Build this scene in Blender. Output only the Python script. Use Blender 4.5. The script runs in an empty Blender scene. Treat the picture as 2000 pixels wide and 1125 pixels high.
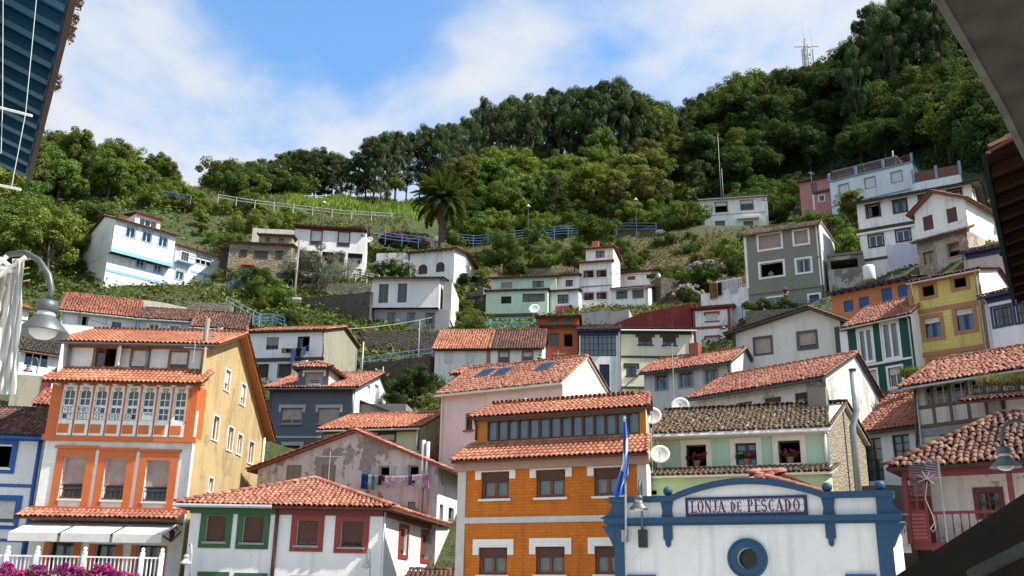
import bpy, bmesh, math, random
import numpy as np
from mathutils import Vector, Matrix
random.seed(7); rng = np.random.default_rng(7)
R = math.radians
scene = bpy.context.scene
col = scene.collection

# ---------------------------------------------------------------- camera
FPX, PITCH, ROLL = 1870.0, R(17.8), 0.0164          # photo pixels (2000 wide)
CAM = Vector((0, 0, 1.7))
_fw = Vector((0, math.cos(PITCH), math.sin(PITCH)))
_u0 = Vector((0, -math.sin(PITCH), math.cos(PITCH))); _r0 = Vector((1, 0, 0))
_up = _u0*math.cos(ROLL) - _r0*math.sin(ROLL)
_rt = _r0*math.cos(ROLL) + _u0*math.sin(ROLL)
cd = bpy.data.cameras.new('camera'); cam = bpy.data.objects.new('camera', cd); col.objects.link(cam)
cd.sensor_width = 36; cd.lens = FPX/2000*36; cd.clip_start = .05; cd.clip_end = 5000
mw = Matrix.Identity(4)
for i in range(3):
    mw[i][0] = _rt[i]; mw[i][1] = _up[i]; mw[i][2] = -_fw[i]; mw[i][3] = CAM[i]
cam.matrix_world = mw
scene.camera = cam

# ---------------------------------------------------------------- light
SUN_AZ, SUN_EL = R(-15), R(50)       # azimuth measured from +x towards +y
sunv = Vector((math.cos(SUN_EL)*math.cos(SUN_AZ), math.cos(SUN_EL)*math.sin(SUN_AZ), math.sin(SUN_EL)))
sl = bpy.data.lights.new('sun', 'SUN'); sl.energy = 4.2; sl.angle = R(.55); sl.color = (1, .94, .84)
so = bpy.data.objects.new('sun', sl); col.objects.link(so)
so.rotation_euler = sunv.to_track_quat('Z', 'Y').to_euler(); so.location = (60, 0, 120)
W = bpy.data.worlds.new('World'); scene.world = W; W.use_nodes = True
nt = W.node_tree; nt.nodes.clear()
def nn(nt, t, **k):
    n = nt.nodes.new(t)
    for a, b in k.items():
        if a.startswith('i_'): n.inputs[a[2:].replace('_', ' ')].default_value = b
        else: setattr(n, a, b)
    return n
out = nn(nt, 'ShaderNodeOutputWorld'); bg = nn(nt, 'ShaderNodeBackground'); nt.links.new(bg.outputs[0], out.inputs[0])
sky = nn(nt, 'ShaderNodeTexSky', sky_type='NISHITA', sun_disc=False, sun_elevation=SUN_EL, sun_rotation=R(90)-SUN_AZ)
sky.air_density = 1.0; sky.dust_density = .6; sky.ozone_density = 1.5
tc = nn(nt, 'ShaderNodeTexCoord'); sep = nn(nt, 'ShaderNodeSeparateXYZ'); nt.links.new(tc.outputs['Generated'], sep.inputs[0])
def mth(op, a, b=None, c=None):
    n = nn(nt, 'ShaderNodeMath', operation=op)
    for i, x in enumerate((a, b, c)):
        if x is None: continue
        if isinstance(x, (int, float)): n.inputs[i].default_value = x
        else: nt.links.new(x, n.inputs[i])
    return n.outputs[0]
zz = mth('ADD', mth('MAXIMUM', sep.outputs[2], 0), .22)
cx = nn(nt, 'ShaderNodeCombineXYZ'); nt.links.new(mth('DIVIDE', sep.outputs[0], zz), cx.inputs[0]); nt.links.new(mth('DIVIDE', sep.outputs[1], zz), cx.inputs[1])
cx.inputs[2].default_value = 3.7
n1 = nn(nt, 'ShaderNodeTexNoise', i_Scale=1.7, i_Detail=9.0, i_Roughness=.56, i_Distortion=.25); nt.links.new(cx.outputs[0], n1.inputs['Vector'])
n2 = nn(nt, 'ShaderNodeTexNoise', i_Scale=3.4, i_Detail=6.0, i_Roughness=.55); nt.links.new(cx.outputs[0], n2.inputs['Vector'])
ramp = nn(nt, 'ShaderNodeMapRange', interpolation_type='SMOOTHSTEP'); ramp.inputs[1].default_value = .33; ramp.inputs[2].default_value = .585
ramp.inputs[3].default_value = .12; ramp.inputs[4].default_value = .93
nt.links.new(mth('ADD', n1.outputs[0], mth('MULTIPLY', mth('SUBTRACT', n2.outputs[0], .5), .42)), ramp.inputs[0])
skys = nn(nt, 'ShaderNodeMixRGB', blend_type='MULTIPLY'); skys.inputs[0].default_value = 1; nt.links.new(sky.outputs[0], skys.inputs[1]); skys.inputs[2].default_value = (.52, .96, 1.22, 1)
mix = nn(nt, 'ShaderNodeMixRGB'); nt.links.new(ramp.outputs[0], mix.inputs[0]); nt.links.new(skys.outputs[0], mix.inputs[1])
mix.inputs[2].default_value = (3.42, 3.52, 3.64, 1)
nt.links.new(mix.outputs[0], bg.inputs[0]); bg.inputs[1].default_value = .116
scene.view_settings.view_transform = 'Standard'; scene.view_settings.look = 'None'
scene.view_settings.gamma = 1; scene.view_settings.use_curve_mapping = False
scene.view_settings.exposure = 1.1
scene.render.engine = 'CYCLES'; cy = scene.cycles
cy.max_bounces = 6; cy.diffuse_bounces = 3; cy.glossy_bounces = 3; cy.transmission_bounces = 4; cy.transparent_max_bounces = 10
cy.use_denoising = True; cy.caustics_reflective = False; cy.caustics_refractive = False

# ---------------------------------------------------------------- pixels to places
def ray(u, v): return _fw + _rt*((u-1000)/FPX) + _up*((562.5-v)/FPX)
def at(u, v, Y):
    d = ray(u, v); return CAM + d*(Y/d.y)
CR = dict(px=(0, 0, 1), Z2=(0, 370, 3.213), Z3=(400, 380, 3.516), Z4=(850, 420, 3.516), Z5=(1280, 260, 2.9605), Z6=(1540, 260, 3.126),
          Z7=(1000, 560, 3.515), Z8=(1400, 560, 3.308), Y1=(0, 560, 1.991), Y2=(340, 780, 3.26), Y3=(460, 600, 3.516), Y4=(860, 740, 2.922),
          Y5=(1160, 760, 3.0817), Y6=(1640, 660, 2.419), Y7=(1500, 0, 2.556), Y8=(420, 120, 2.941), V1=(0, 880, 4.592), V2=(0, 560, 3.75),
          V3=(1700, 820, 3.69), V4=(1880, 240, 2.96), V5=(90, 720, 6.252), V6=(1320, 940, 7.143), V8=(1100, 130, 3.333))
def cz(crop, p):
    c = CR[crop]; return (c[0]+p[0]/c[2], c[1]+p[1]/c[2])

class Frame:
    """a vertical facade plane: s runs right along it, n runs inwards, z up"""
    def __init__(f, O, ang, W=0, ze=0, crop='px'):
        f.O = Vector((O[0], O[1], 0)); f.ang = ang; f.W = W; f.ze = ze; f.crop = crop; f.kk = 0.; f.n0 = 0.
        f.a = Vector((math.cos(ang), math.sin(ang), 0)); f.n = Vector((-math.sin(ang), math.cos(ang), 0))
    def w(f, s, n, z): n += f.n0; return f.O + f.a*(s+(f.kk*n*s/f.W if f.kk else 0)) + f.n*n + Vector((0, 0, z))   # kk: plan flares to the right
    def off(f, d, ds=0):
        g = Frame(f.O+f.a*ds, f.ang, f.W, f.ze, f.crop); g.kk = f.kk; g.n0 = f.n0+d; return g
    def skew(f, p, d, crop=None):
        f.kk = 0; f.kk = (f.sz(p, d, crop)[0]-f.W)/d
    def sz(f, p, off=0, crop=None):
        off = off+f.n0; u, v = cz(crop or f.crop, p); d = ray(u, v); O = f.O+f.n*off
        t = (O-CAM).dot(f.n)/d.dot(f.n); P = CAM+d*t
        return (P-f.O).dot(f.a)/(1+f.kk*off/f.W if f.kk else 1), P.z
    def nz(f, p, s=None, crop=None):
        u, v = cz(crop or f.crop, p); d = ray(u, v); s = f.W if s is None else s; O = f.O+f.a*s; m = f.a-f.n*f.kk
        t = (O-CAM).dot(m)/d.dot(m); P = CAM+d*t
        return (P-f.O).dot(f.n)-f.n0, P.z
    def rect(f, r, off=0, crop=None):
        xm, ym = (r[0]+r[2])/2, (r[1]+r[3])/2
        s0 = f.sz((r[0], ym), off, crop)[0]; s1 = f.sz((r[2], ym), off, crop)[0]
        z1 = f.sz((xm, r[1]), off, crop)[1]; z0 = f.sz((xm, r[3]), off, crop)[1]
        return s0, s1, z0, z1
    def rrect(f, r, s=None, crop=None):
        xm, ym = (r[0]+r[2])/2, (r[1]+r[3])/2
        a = f.nz((r[0], ym), s, crop)[0]; b = f.nz((r[2], ym), s, crop)[0]
        z1 = f.nz((xm, r[1]), s, crop)[1]; z0 = f.nz((xm, r[3]), s, crop)[1]
        return min(a, b), max(a, b), z0, z1
LOG = []
def frame(crop, L, Rr, Y, yaw=None):
    l = cz(crop, L); r = cz(crop, Rr); PL = at(l[0], l[1], Y)
    if yaw is None:
        d = ray(*r); PR = CAM+d*((PL.z-CAM.z)/d.z); ang = math.atan2(PR.y-PL.y, PR.x-PL.x)
        ang = max(-R(50), min(R(50), ang))
    else: ang = R(yaw)
    f = Frame(PL, ang, 0, PL.z, crop)
    f.W = f.sz(Rr)[0]
    return f

# ---------------------------------------------------------------- meshes
class MB:
    def __init__(m): m.v = []; m.f = []
    def poly(m, pts):
        i = len(m.v); m.v += [Vector(p) for p in pts]; m.f.append(tuple(range(i, i+len(pts))))
    def hexa(m, b, t):
        i = len(m.v); m.v += [Vector(p) for p in b]+[Vector(p) for p in t]; k = len(b)
        m.f.append(tuple(range(i+k-1, i-1, -1))); m.f.append(tuple(range(i+k, i+2*k)))
        for j in range(k): m.f.append((i+j, i+(j+1) % k, i+k+(j+1) % k, i+k+j))
    def box(m, fr, s0, s1, n0, n1, z0, z1):
        m.hexa([fr.w(s0, n0, z0), fr.w(s1, n0, z0), fr.w(s1, n1, z0), fr.w(s0, n1, z0)],
               [fr.w(s0, n0, z1), fr.w(s1, n0, z1), fr.w(s1, n1, z1), fr.w(s0, n1, z1)])
    def pbox(m, P, s0, s1, d0, d1, z0, z1):
        m.hexa([P(s0, z0, d0), P(s1, z0, d0), P(s1, z0, d1), P(s0, z0, d1)], [P(s0, z1, d0), P(s1, z1, d0), P(s1, z1, d1), P(s0, z1, d1)])
    def tube(m, pts, r, k=6, r2=None, cap=True):
        pts = [Vector(p) for p in pts]; base = len(m.v); N = len(pts); pv = None
        for i, p in enumerate(pts):
            t = (pts[min(i+1, N-1)]-pts[max(i-1, 0)]).normalized()
            if pv is None:
                x = t.orthogonal().normalized()
            else:
                x = (pv - t*pv.dot(t)); x = x.normalized() if x.length > 1e-6 else t.orthogonal().normalized()
            pv = x; y = t.cross(x)
            rr = r if r2 is None else r+(r2-r)*i/max(1, N-1)
            for j in range(k):
                a = 2*math.pi*j/k; m.v.append(p+(x*math.cos(a)+y*math.sin(a))*rr)
        for i in range(N-1):
            for j in range(k):
                a = base+i*k+j; b = base+i*k+(j+1) % k; m.f.append((a, b, b+k, a+k))
        if cap:
            m.f.append(tuple(base+j for j in range(k-1, -1, -1))); m.f.append(tuple(base+(N-1)*k+j for j in range(k)))
    def lathe(m, c, prof, k=16, ax=Vector((0, 0, 1))):
        c = Vector(c); x = ax.orthogonal().normalized(); y = ax.cross(x); base = len(m.v); N = len(prof)
        for r, h in prof:
            for j in range(k):
                a = 2*math.pi*j/k; m.v.append(c+ax*h+(x*math.cos(a)+y*math.sin(a))*max(r, .0005))
        for i in range(N-1):
            for j in range(k):
                a = base+i*k+j; b = base+i*k+(j+1) % k; m.f.append((a, b, b+k, a+k))
def mesh_of(name, verts, faces, mat, smooth=False):
    me = bpy.data.meshes.new(name); me.from_pydata([tuple(v) for v in verts], [], faces)
    if mat: me.materials.append(mat)
    if smooth: me.polygons.foreach_set('use_smooth', [True]*len(me.polygons))
    return me
def tagp(o, label=None, cat=None, group=None, kind=None):
    for k, x in (('label', label), ('category', cat), ('group', group), ('kind', kind)):
        if x: o[k] = x
    return o
class Thing:
    def __init__(t, name, label, cat, loc, ang=0, group=None, kind=None):
        t.o = bpy.data.objects.new(name, None); col.objects.link(t.o); t.o.empty_display_size = .2
        t.M = Matrix.Translation(Vector(loc)) @ Matrix.Rotation(ang, 4, 'Z'); t.o.matrix_world = t.M; t.inv = t.M.inverted()
        tagp(t.o, label, cat, group, kind); t.budget = 300
    def part(t, name, mb, mat, parent=None, smooth=False, label=None, kind=None):
        me = mesh_of(name, [t.inv @ v for v in mb.v], mb.f, mat, smooth)
        o = bpy.data.objects.new(name, me); col.objects.link(o); o.parent = parent or t.o
        if label: o['label'] = label
        if kind: o['kind'] = kind
        return o
    def raw(t, name, me, mworld, parent=None):
        o = bpy.data.objects.new(name, me); col.objects.link(o); o.parent = parent or t.o; o.matrix_local = t.inv @ mworld; return o
def solo(name, label, cat, mb, mat, group=None, kind=None, smooth=False):
    lo = Vector((min(v.x for v in mb.v), min(v.y for v in mb.v), min(v.z for v in mb.v))); hi = Vector((max(v.x for v in mb.v), max(v.y for v in mb.v), 0))
    c = Vector(((lo.x+hi.x)/2, (lo.y+hi.y)/2, lo.z))
    o = bpy.data.objects.new(name, mesh_of(name, [v-c for v in mb.v], mb.f, mat, smooth)); col.objects.link(o); o.location = c
    tagp(o, label, cat, group, kind); return o
def copy_tree(o, parent=None):
    c = o.copy(); col.objects.link(c); c.parent = parent
    for ch in o.children: copy_tree(ch, c)
    return c

# ---------------------------------------------------------------- materials
def lin(r, g, b):
    f = lambda c: (c/255/12.92) if c <= 10 else ((c/255+.055)/1.055)**2.4
    return (f(r), f(g), f(b))
_mats = {}
def base_mat(name):
    m = bpy.data.materials.new(name); m.use_nodes = True; nt = m.node_tree; nt.nodes.clear()
    o = nn(nt, 'ShaderNodeOutputMaterial'); b = nn(nt, 'ShaderNodeBsdfPrincipled'); nt.links.new(b.outputs[0], o.inputs[0])
    return m, nt, b
def vmul(nt, src, sc):
    mp = nn(nt, 'ShaderNodeMapping'); mp.inputs['Scale'].default_value = sc; nt.links.new(src, mp.inputs[0]); return mp.outputs[0]
def mixc(nt, fac, a, b, bt='MIX'):
    n = nn(nt, 'ShaderNodeMixRGB', blend_type=bt)
    for i, x in ((0, fac), (1, a), (2, b)):
        if isinstance(x, (int, float)): n.inputs[i].default_value = x
        elif isinstance(x, tuple): n.inputs[i].default_value = (*x, 1)
        else: nt.links.new(x, n.inputs[i])
    return n.outputs[0]
def rng_(nt, src, a, b, c=0., d=1.):
    n = nn(nt, 'ShaderNodeMapRange'); nt.links.new(src, n.inputs[0])
    for i, x in enumerate((a, b, c, d)): n.inputs[i+1].default_value = x
    return n.outputs[0]
def noise(nt, vec, sc, det=4., rough=.55):
    n = nn(nt, 'ShaderNodeTexNoise', i_Scale=sc, i_Detail=det, i_Roughness=rough); nt.links.new(vec, n.inputs['Vector']); return n.outputs[0]
def bump(nt, b, h, st=.3, dist=.02):
    n = nn(nt, 'ShaderNodeBump', i_Strength=st, i_Distance=dist); nt.links.new(h, n.inputs['Height']); nt.links.new(n.outputs[0], b.inputs['Normal']); return n
def wall(c, dirt=.25, brick=None, peel=None, rough=.85, dc=(.16, .15, .12), plank=False):
    """painted render: c colour, dirt streaks, brick=(w,h) relief, peel=(amount, under colour)"""
    key = ('w', c, dirt, brick, peel, dc, plank)
    if key in _mats: return _mats[key]
    m, nt, b = base_mat('painted_wall'); b.inputs['Roughness'].default_value = rough
    t = nn(nt, 'ShaderNodeTexCoord').outputs['Object']
    big = noise(nt, t, .45, 5., .6); fine = noise(nt, t, 6., 5., .65)
    cc = mixc(nt, rng_(nt, big, .35, .7), tuple(x*1.04 for x in c), tuple(x*.86 for x in c))
    cc = mixc(nt, rng_(nt, fine, .3, .75, 0, .3), cc, tuple(x*.78 for x in c))
    st = noise(nt, vmul(nt, t, (1.6, 1.6, .12)), 1.7, 6., .65)
    cc = mixc(nt, rng_(nt, st, .50, .76, 0, min(.9, dirt*1.5)), cc, dc)
    bl = noise(nt, t, 1.1, 8., .7)
    cc = mixc(nt, rng_(nt, bl, .56, .70, 0, min(.8, dirt*1.2)), cc, dc)
    h = fine
    if peel:
        p1 = noise(nt, vmul(nt, t, (1, 1, .8)), .55, 9., .62); pm = rng_(nt, p1, .56-peel[0]*.12, .575-peel[0]*.12)
        p2 = noise(nt, t, 2.4, 8., .7); pm2 = rng_(nt, p2, .61-peel[0]*.04, .625-peel[0]*.04)
        mx = nn(nt, 'ShaderNodeMath', operation='MAXIMUM'); nt.links.new(pm, mx.inputs[0]); nt.links.new(pm2, mx.inputs[1])
        under = mixc(nt, rng_(nt, fine, .35, .7), peel[1], tuple(x*.6 for x in peel[1]))
        cc = mixc(nt, mx.outputs[0], cc, under); h = mixc(nt, mx.outputs[0], (1., 1., 1.), (.2, .2, .2))
    if brick:
        sp = nn(nt, 'ShaderNodeSeparateXYZ'); nt.links.new(t, sp.inputs[0]); cb = nn(nt, 'ShaderNodeCombineXYZ')
        ad = nn(nt, 'ShaderNodeMath', operation='ADD'); nt.links.new(sp.outputs[0], ad.inputs[0]); nt.links.new(sp.outputs[1], ad.inputs[1])
        nt.links.new(ad.outputs[0], cb.inputs[0]); nt.links.new(sp.outputs[2], cb.inputs[1])
        br = nn(nt, 'ShaderNodeTexBrick'); nt.links.new(cb.outputs[0], br.inputs['Vector'])
        br.inputs['Scale'].default_value = 1; br.inputs['Brick Width'].default_value = brick[0]; br.inputs['Row Height'].default_value = brick[1]
        br.inputs['Mortar Size'].default_value = brick[2] if len(brick) > 2 else .012; br.inputs['Mortar Smooth'].default_value = .3
        br.inputs['Color1'].default_value = (1, 1, 1, 1); q_ = brick[3] if len(brick) > 3 else .75; q2 = brick[4] if len(brick) > 4 else .92; br.inputs['Color2'].default_value = (q2, q2*.98, q2*.95, 1); br.inputs['Mortar'].default_value = (q_, q_*.96, q_*.92, 1)
        cc = mixc(nt, .8, cc, br.outputs[0], 'MULTIPLY'); h = br.outputs[0]
        bump(nt, b, h, .6, .02)
    elif plank:
        wv = nn(nt, 'ShaderNodeTexWave', wave_type='BANDS', bands_direction='Z', wave_profile='SAW', i_Scale=plank, i_Distortion=.0); nt.links.new(t, wv.inputs[0])
        cc = mixc(nt, rng_(nt, wv.outputs['Fac'], 0., .12, .45, 0), cc, tuple(x*.35 for x in c)); bump(nt, b, wv.outputs['Fac'], .7, .02)
    else: bump(nt, b, h, .35, .015)
    nt.links.new(cc, b.inputs['Base Color']); _mats[key] = m; return m
def plain(c, rough=.55, metal=0., var=.15):
    key = ('p', c, rough, metal, var)
    if key in _mats: return _mats[key]
    m, nt, b = base_mat('painted_trim'); b.inputs['Roughness'].default_value = rough; b.inputs['Metallic'].default_value = metal
    t = nn(nt, 'ShaderNodeTexCoord').outputs['Object']; f = noise(nt, t, 3., 6., .65)
    oi = nn(nt, 'ShaderNodeObjectInfo')
    cc = mixc(nt, rng_(nt, f, .3, .75), tuple(x*(1+var*.4) for x in c), tuple(x*(1-var) for x in c))
    nt.links.new(cc, b.inputs['Base Color']); bump(nt, b, noise(nt, t, 25., 3.), .12, .01); _mats[key] = m; return m
def matte(c):
    key = ('m', c)
    if key not in _mats:
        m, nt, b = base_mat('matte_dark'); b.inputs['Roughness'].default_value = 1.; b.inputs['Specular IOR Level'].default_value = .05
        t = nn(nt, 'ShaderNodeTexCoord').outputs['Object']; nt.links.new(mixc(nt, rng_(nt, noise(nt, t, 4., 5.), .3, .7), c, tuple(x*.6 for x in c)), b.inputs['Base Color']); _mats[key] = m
    return _mats[key]
def slatted(c, sc=9.):
    key = ('s', c, sc)
    if key in _mats: return _mats[key]
    m, nt, b = base_mat('roller_shutter'); b.inputs['Roughness'].default_value = .55
    t = nn(nt, 'ShaderNodeTexCoord').outputs['Object']
    wv = nn(nt, 'ShaderNodeTexWave', wave_type='BANDS', bands_direction='Z', i_Scale=sc, i_Distortion=.0); nt.links.new(t, wv.inputs[0])
    f = noise(nt, t, 2.5, 5.)
    cc = mixc(nt, rng_(nt, f, .3, .75), tuple(x*1.05 for x in c), tuple(x*.75 for x in c))
    cc = mixc(nt, rng_(nt, wv.outputs['Fac'], 0., .25, .55, 0), cc, tuple(x*.4 for x in c))
    nt.links.new(cc, b.inputs['Base Color']); bump(nt, b, wv.outputs['Fac'], .6, .015); _mats[key] = m; return m
def tile_mat(c1, c2, c3, lich=0., lc=(.30, .22, .05)):
    key = ('t', c1, c2, c3, lich)
    if key in _mats: return _mats[key]
    m, nt, b = base_mat('roof_tile'); b.inputs['Roughness'].default_value = .8
    oi = nn(nt, 'ShaderNodeObjectInfo'); ge = nn(nt, 'ShaderNodeNewGeometry')
    ad = nn(nt, 'ShaderNodeMath', operation='ADD'); nt.links.new(oi.outputs['Random'], ad.inputs[0]); nt.links.new(ge.outputs['Random Per Island'], ad.inputs[1])
    fr = nn(nt, 'ShaderNodeMath', operation='FRACT'); nt.links.new(ad.outputs[0], fr.inputs[0])
    rp = nn(nt, 'ShaderNodeValToRGB'); e = rp.color_ramp.elements; e[0].position = .05; e[0].color = (*c3, 1); e[1].position = 1; e[1].color = (*c2, 1)
    x = rp.color_ramp.elements.new(.5); x.color = (*c1, 1); nt.links.new(fr.outputs[0], rp.inputs[0])
    f = noise(nt, ge.outputs['Position'], 3.2, 6., .65); g = noise(nt, ge.outputs['Position'], .35, 5., .6)
    cc = mixc(nt, rng_(nt, f, .35, .72, 0, .55), rp.outputs[0], tuple(x*.55 for x in c3))
    cc = mixc(nt, rng_(nt, g, .42, .66, 0, .85), cc, tuple(x*.8 for x in c3))
    if lich:
        l = noise(nt, ge.outputs['Position'], 5., 7., .7); cc = mixc(nt, rng_(nt, l, .62-.12*lich, .68-.1*lich, 0, .8), cc, lc)
    nt.links.new(cc, b.inputs['Base Color']); bump(nt, b, f, .3, .01); _mats[key] = m; return m
def stone(c1, c2, sc=2.6, mortar=(.12, .11, .09), moss=.0, depth=.05):
    key = ('st', c1, c2, sc, mortar, moss)
    if key in _mats: return _mats[key]
    m, nt, b = base_mat('rubble_stone'); b.inputs['Roughness'].default_value = .9
    t = nn(nt, 'ShaderNodeTexCoord').outputs['Object']
    ds = nn(nt, 'ShaderNodeMixRGB', blend_type='ADD'); ds.inputs[0].default_value = .22; nt.links.new(vmul(nt, t, (1, 1, 1.7)), ds.inputs[1])
    nz = nn(nt, 'ShaderNodeTexNoise', i_Scale=2.2, i_Detail=4.); nt.links.new(t, nz.inputs['Vector']); nt.links.new(nz.outputs['Color'], ds.inputs[2])
    v1 = nn(nt, 'ShaderNodeTexVoronoi', feature='F1', i_Scale=sc); v2 = nn(nt, 'ShaderNodeTexVoronoi', feature='DISTANCE_TO_EDGE', i_Scale=sc)
    nt.links.new(ds.outputs[0], v1.inputs['Vector']); nt.links.new(ds.outputs[0], v2.inputs['Vector'])
    sp = nn(nt, 'ShaderNodeSeparateColor'); nt.links.new(v1.outputs['Color'], sp.inputs[0])
    cc = mixc(nt, sp.outputs[0], c1, c2); f = noise(nt, t, 7., 6., .65)
    cc = mixc(nt, rng_(nt, f, .3, .75, 0, .5), cc, tuple(x*.5 for x in c1))
    cc = mixc(nt, rng_(nt, v2.outputs['Distance'], .0, .07, 1, 0), cc, mortar)
    if moss:
        g = noise(nt, t, .8, 7., .65); cc = mixc(nt, rng_(nt, g, .62-moss*.2, .72-moss*.2, 0, .85), cc, (.045, .07, .02))
    bump(nt, b, rng_(nt, v2.outputs['Distance'], 0, .18), .9, depth)
    nt.links.new(cc, b.inputs['Base Color']); _mats[key] = m; return m
def glass():
    if 'glass' in _mats: return _mats['glass']
    m = bpy.data.materials.new('window_glass'); m.use_nodes = True; nt = m.node_tree; nt.nodes.clear()
    o = nn(nt, 'ShaderNodeOutputMaterial'); g = nn(nt, 'ShaderNodeBsdfGlossy'); g.inputs['Roughness'].default_value = .03
    tr = nn(nt, 'ShaderNodeBsdfTransparent'); tr.inputs[0].default_value = (.75, .8, .8, 1)
    lw = nn(nt, 'ShaderNodeFresnel', i_IOR=1.6); t = nn(nt, 'ShaderNodeTexCoord').outputs['Object']
    bp = nn(nt, 'ShaderNodeBump', i_Strength=.12, i_Distance=.02); nt.links.new(noise(nt, t, 2.2, 2.), bp.inputs['Height']); nt.links.new(bp.outputs[0], g.inputs['Normal'])
    ad = nn(nt, 'ShaderNodeMath', operation='ADD'); ad.inputs[1].default_value = .03; nt.links.new(lw.outputs[0], ad.inputs[0])
    mx = nn(nt, 'ShaderNodeMixShader'); nt.links.new(ad.outputs[0], mx.inputs[0]); nt.links.new(tr.outputs[0], mx.inputs[1]); nt.links.new(g.outputs[0], mx.inputs[2])
    nt.links.new(mx.outputs[0], o.inputs[0]); _mats['glass'] = m; return m
def cloth(c, tr=.25):
    key = ('c', c, tr)
    if key in _mats: return _mats[key]
    m = bpy.data.materials.new('cloth'); m.use_nodes = True; nt = m.node_tree; nt.nodes.clear()
    o = nn(nt, 'ShaderNodeOutputMaterial'); d = nn(nt, 'ShaderNodeBsdfDiffuse'); t = nn(nt, 'ShaderNodeBsdfTranslucent'); d.inputs[0].default_value = (*c, 1); t.inputs[0].default_value = (*c, 1)
    co = nn(nt, 'ShaderNodeTexCoord').outputs['Object']; cc = mixc(nt, rng_(nt, noise(nt, co, 4., 4.), .3, .75), c, tuple(x*.8 for x in c)); nt.links.new(cc, d.inputs[0])
    mx = nn(nt, 'ShaderNodeMixShader'); mx.inputs[0].default_value = tr; nt.links.new(d.outputs[0], mx.inputs[1]); nt.links.new(t.outputs[0], mx.inputs[2]); nt.links.new(mx.outputs[0], o.inputs[0])
    _mats[key] = m; return m

# colours
WHITE = (.83, .81, .78); OFFW = (.70, .68, .64); CREAM = (.72, .67, .52); GREYW = (.55, .55, .55)
BROWN = plain((.085, .035, .018)); DBROWN = plain((.035, .018, .012)); WOOD = plain((.20, .075, .025)); ORANGE = plain((.50, .115, .022), .6)
WHT = plain((.78, .76, .74)); GREY = plain((.22, .23, .24)); DGREY = plain((.06, .065, .07)); BLACK = plain((.012, .012, .014))
BLUE = plain((.012, .085, .27)); NAVY = plain((.012, .022, .085)); SKYB = plain((.13, .30, .55)); GREEN = plain((.022, .10, .028)); DGREEN = plain((.008, .035, .016))
RED = plain((.25, .025, .018)); DRED = plain((.13, .012, .014)); OLIVE = plain((.045, .06, .016)); TEAL = plain((.03, .16, .15)); STEEL = plain((.45, .47, .49), .4, .6)
ZINC = plain((.42, .43, .44), .5, .2); BEIGE = plain((.48, .40, .30)); RAILB = plain((.022, .12, .30)); CREAMT = plain((.72, .68, .55))
SH_BRN = slatted((.115, .045, .03)); SH_WHT = slatted((.70, .68, .64)); SH_PNK = slatted((.42, .30, .26)); SH_BEI = slatted((.45, .36, .29)); SH_GRY = slatted((.30, .28, .27))
CURT = cloth((.68, .66, .60)); GLASS = glass()
T_NEW = tile_mat((.50, .19, .10), (.58, .28, .17), (.36, .115, .06))
T_SAL = tile_mat((.46, .185, .115), (.55, .27, .18), (.30, .10, .06), .2, (.2, .16, .1))
T_MID = tile_mat((.37, .125, .068), (.48, .21, .12), (.22, .066, .04), .25, (.14, .11, .07))
T_OLD = tile_mat((.19, .068, .043), (.32, .145, .09), (.072, .032, .025), .5, (.10, .09, .06))
T_DRK = tile_mat((.145, .08, .056), (.21, .12, .078), (.076, .042, .032), .9, (.22, .16, .03))
T_BLK = tile_mat((.06, .048, .04), (.11, .088, .07), (.028, .024, .02), .5, (.10, .10, .065))
PAN = plain((.10, .032, .016), .9); PAND = plain((.045, .022, .015), .9)

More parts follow.
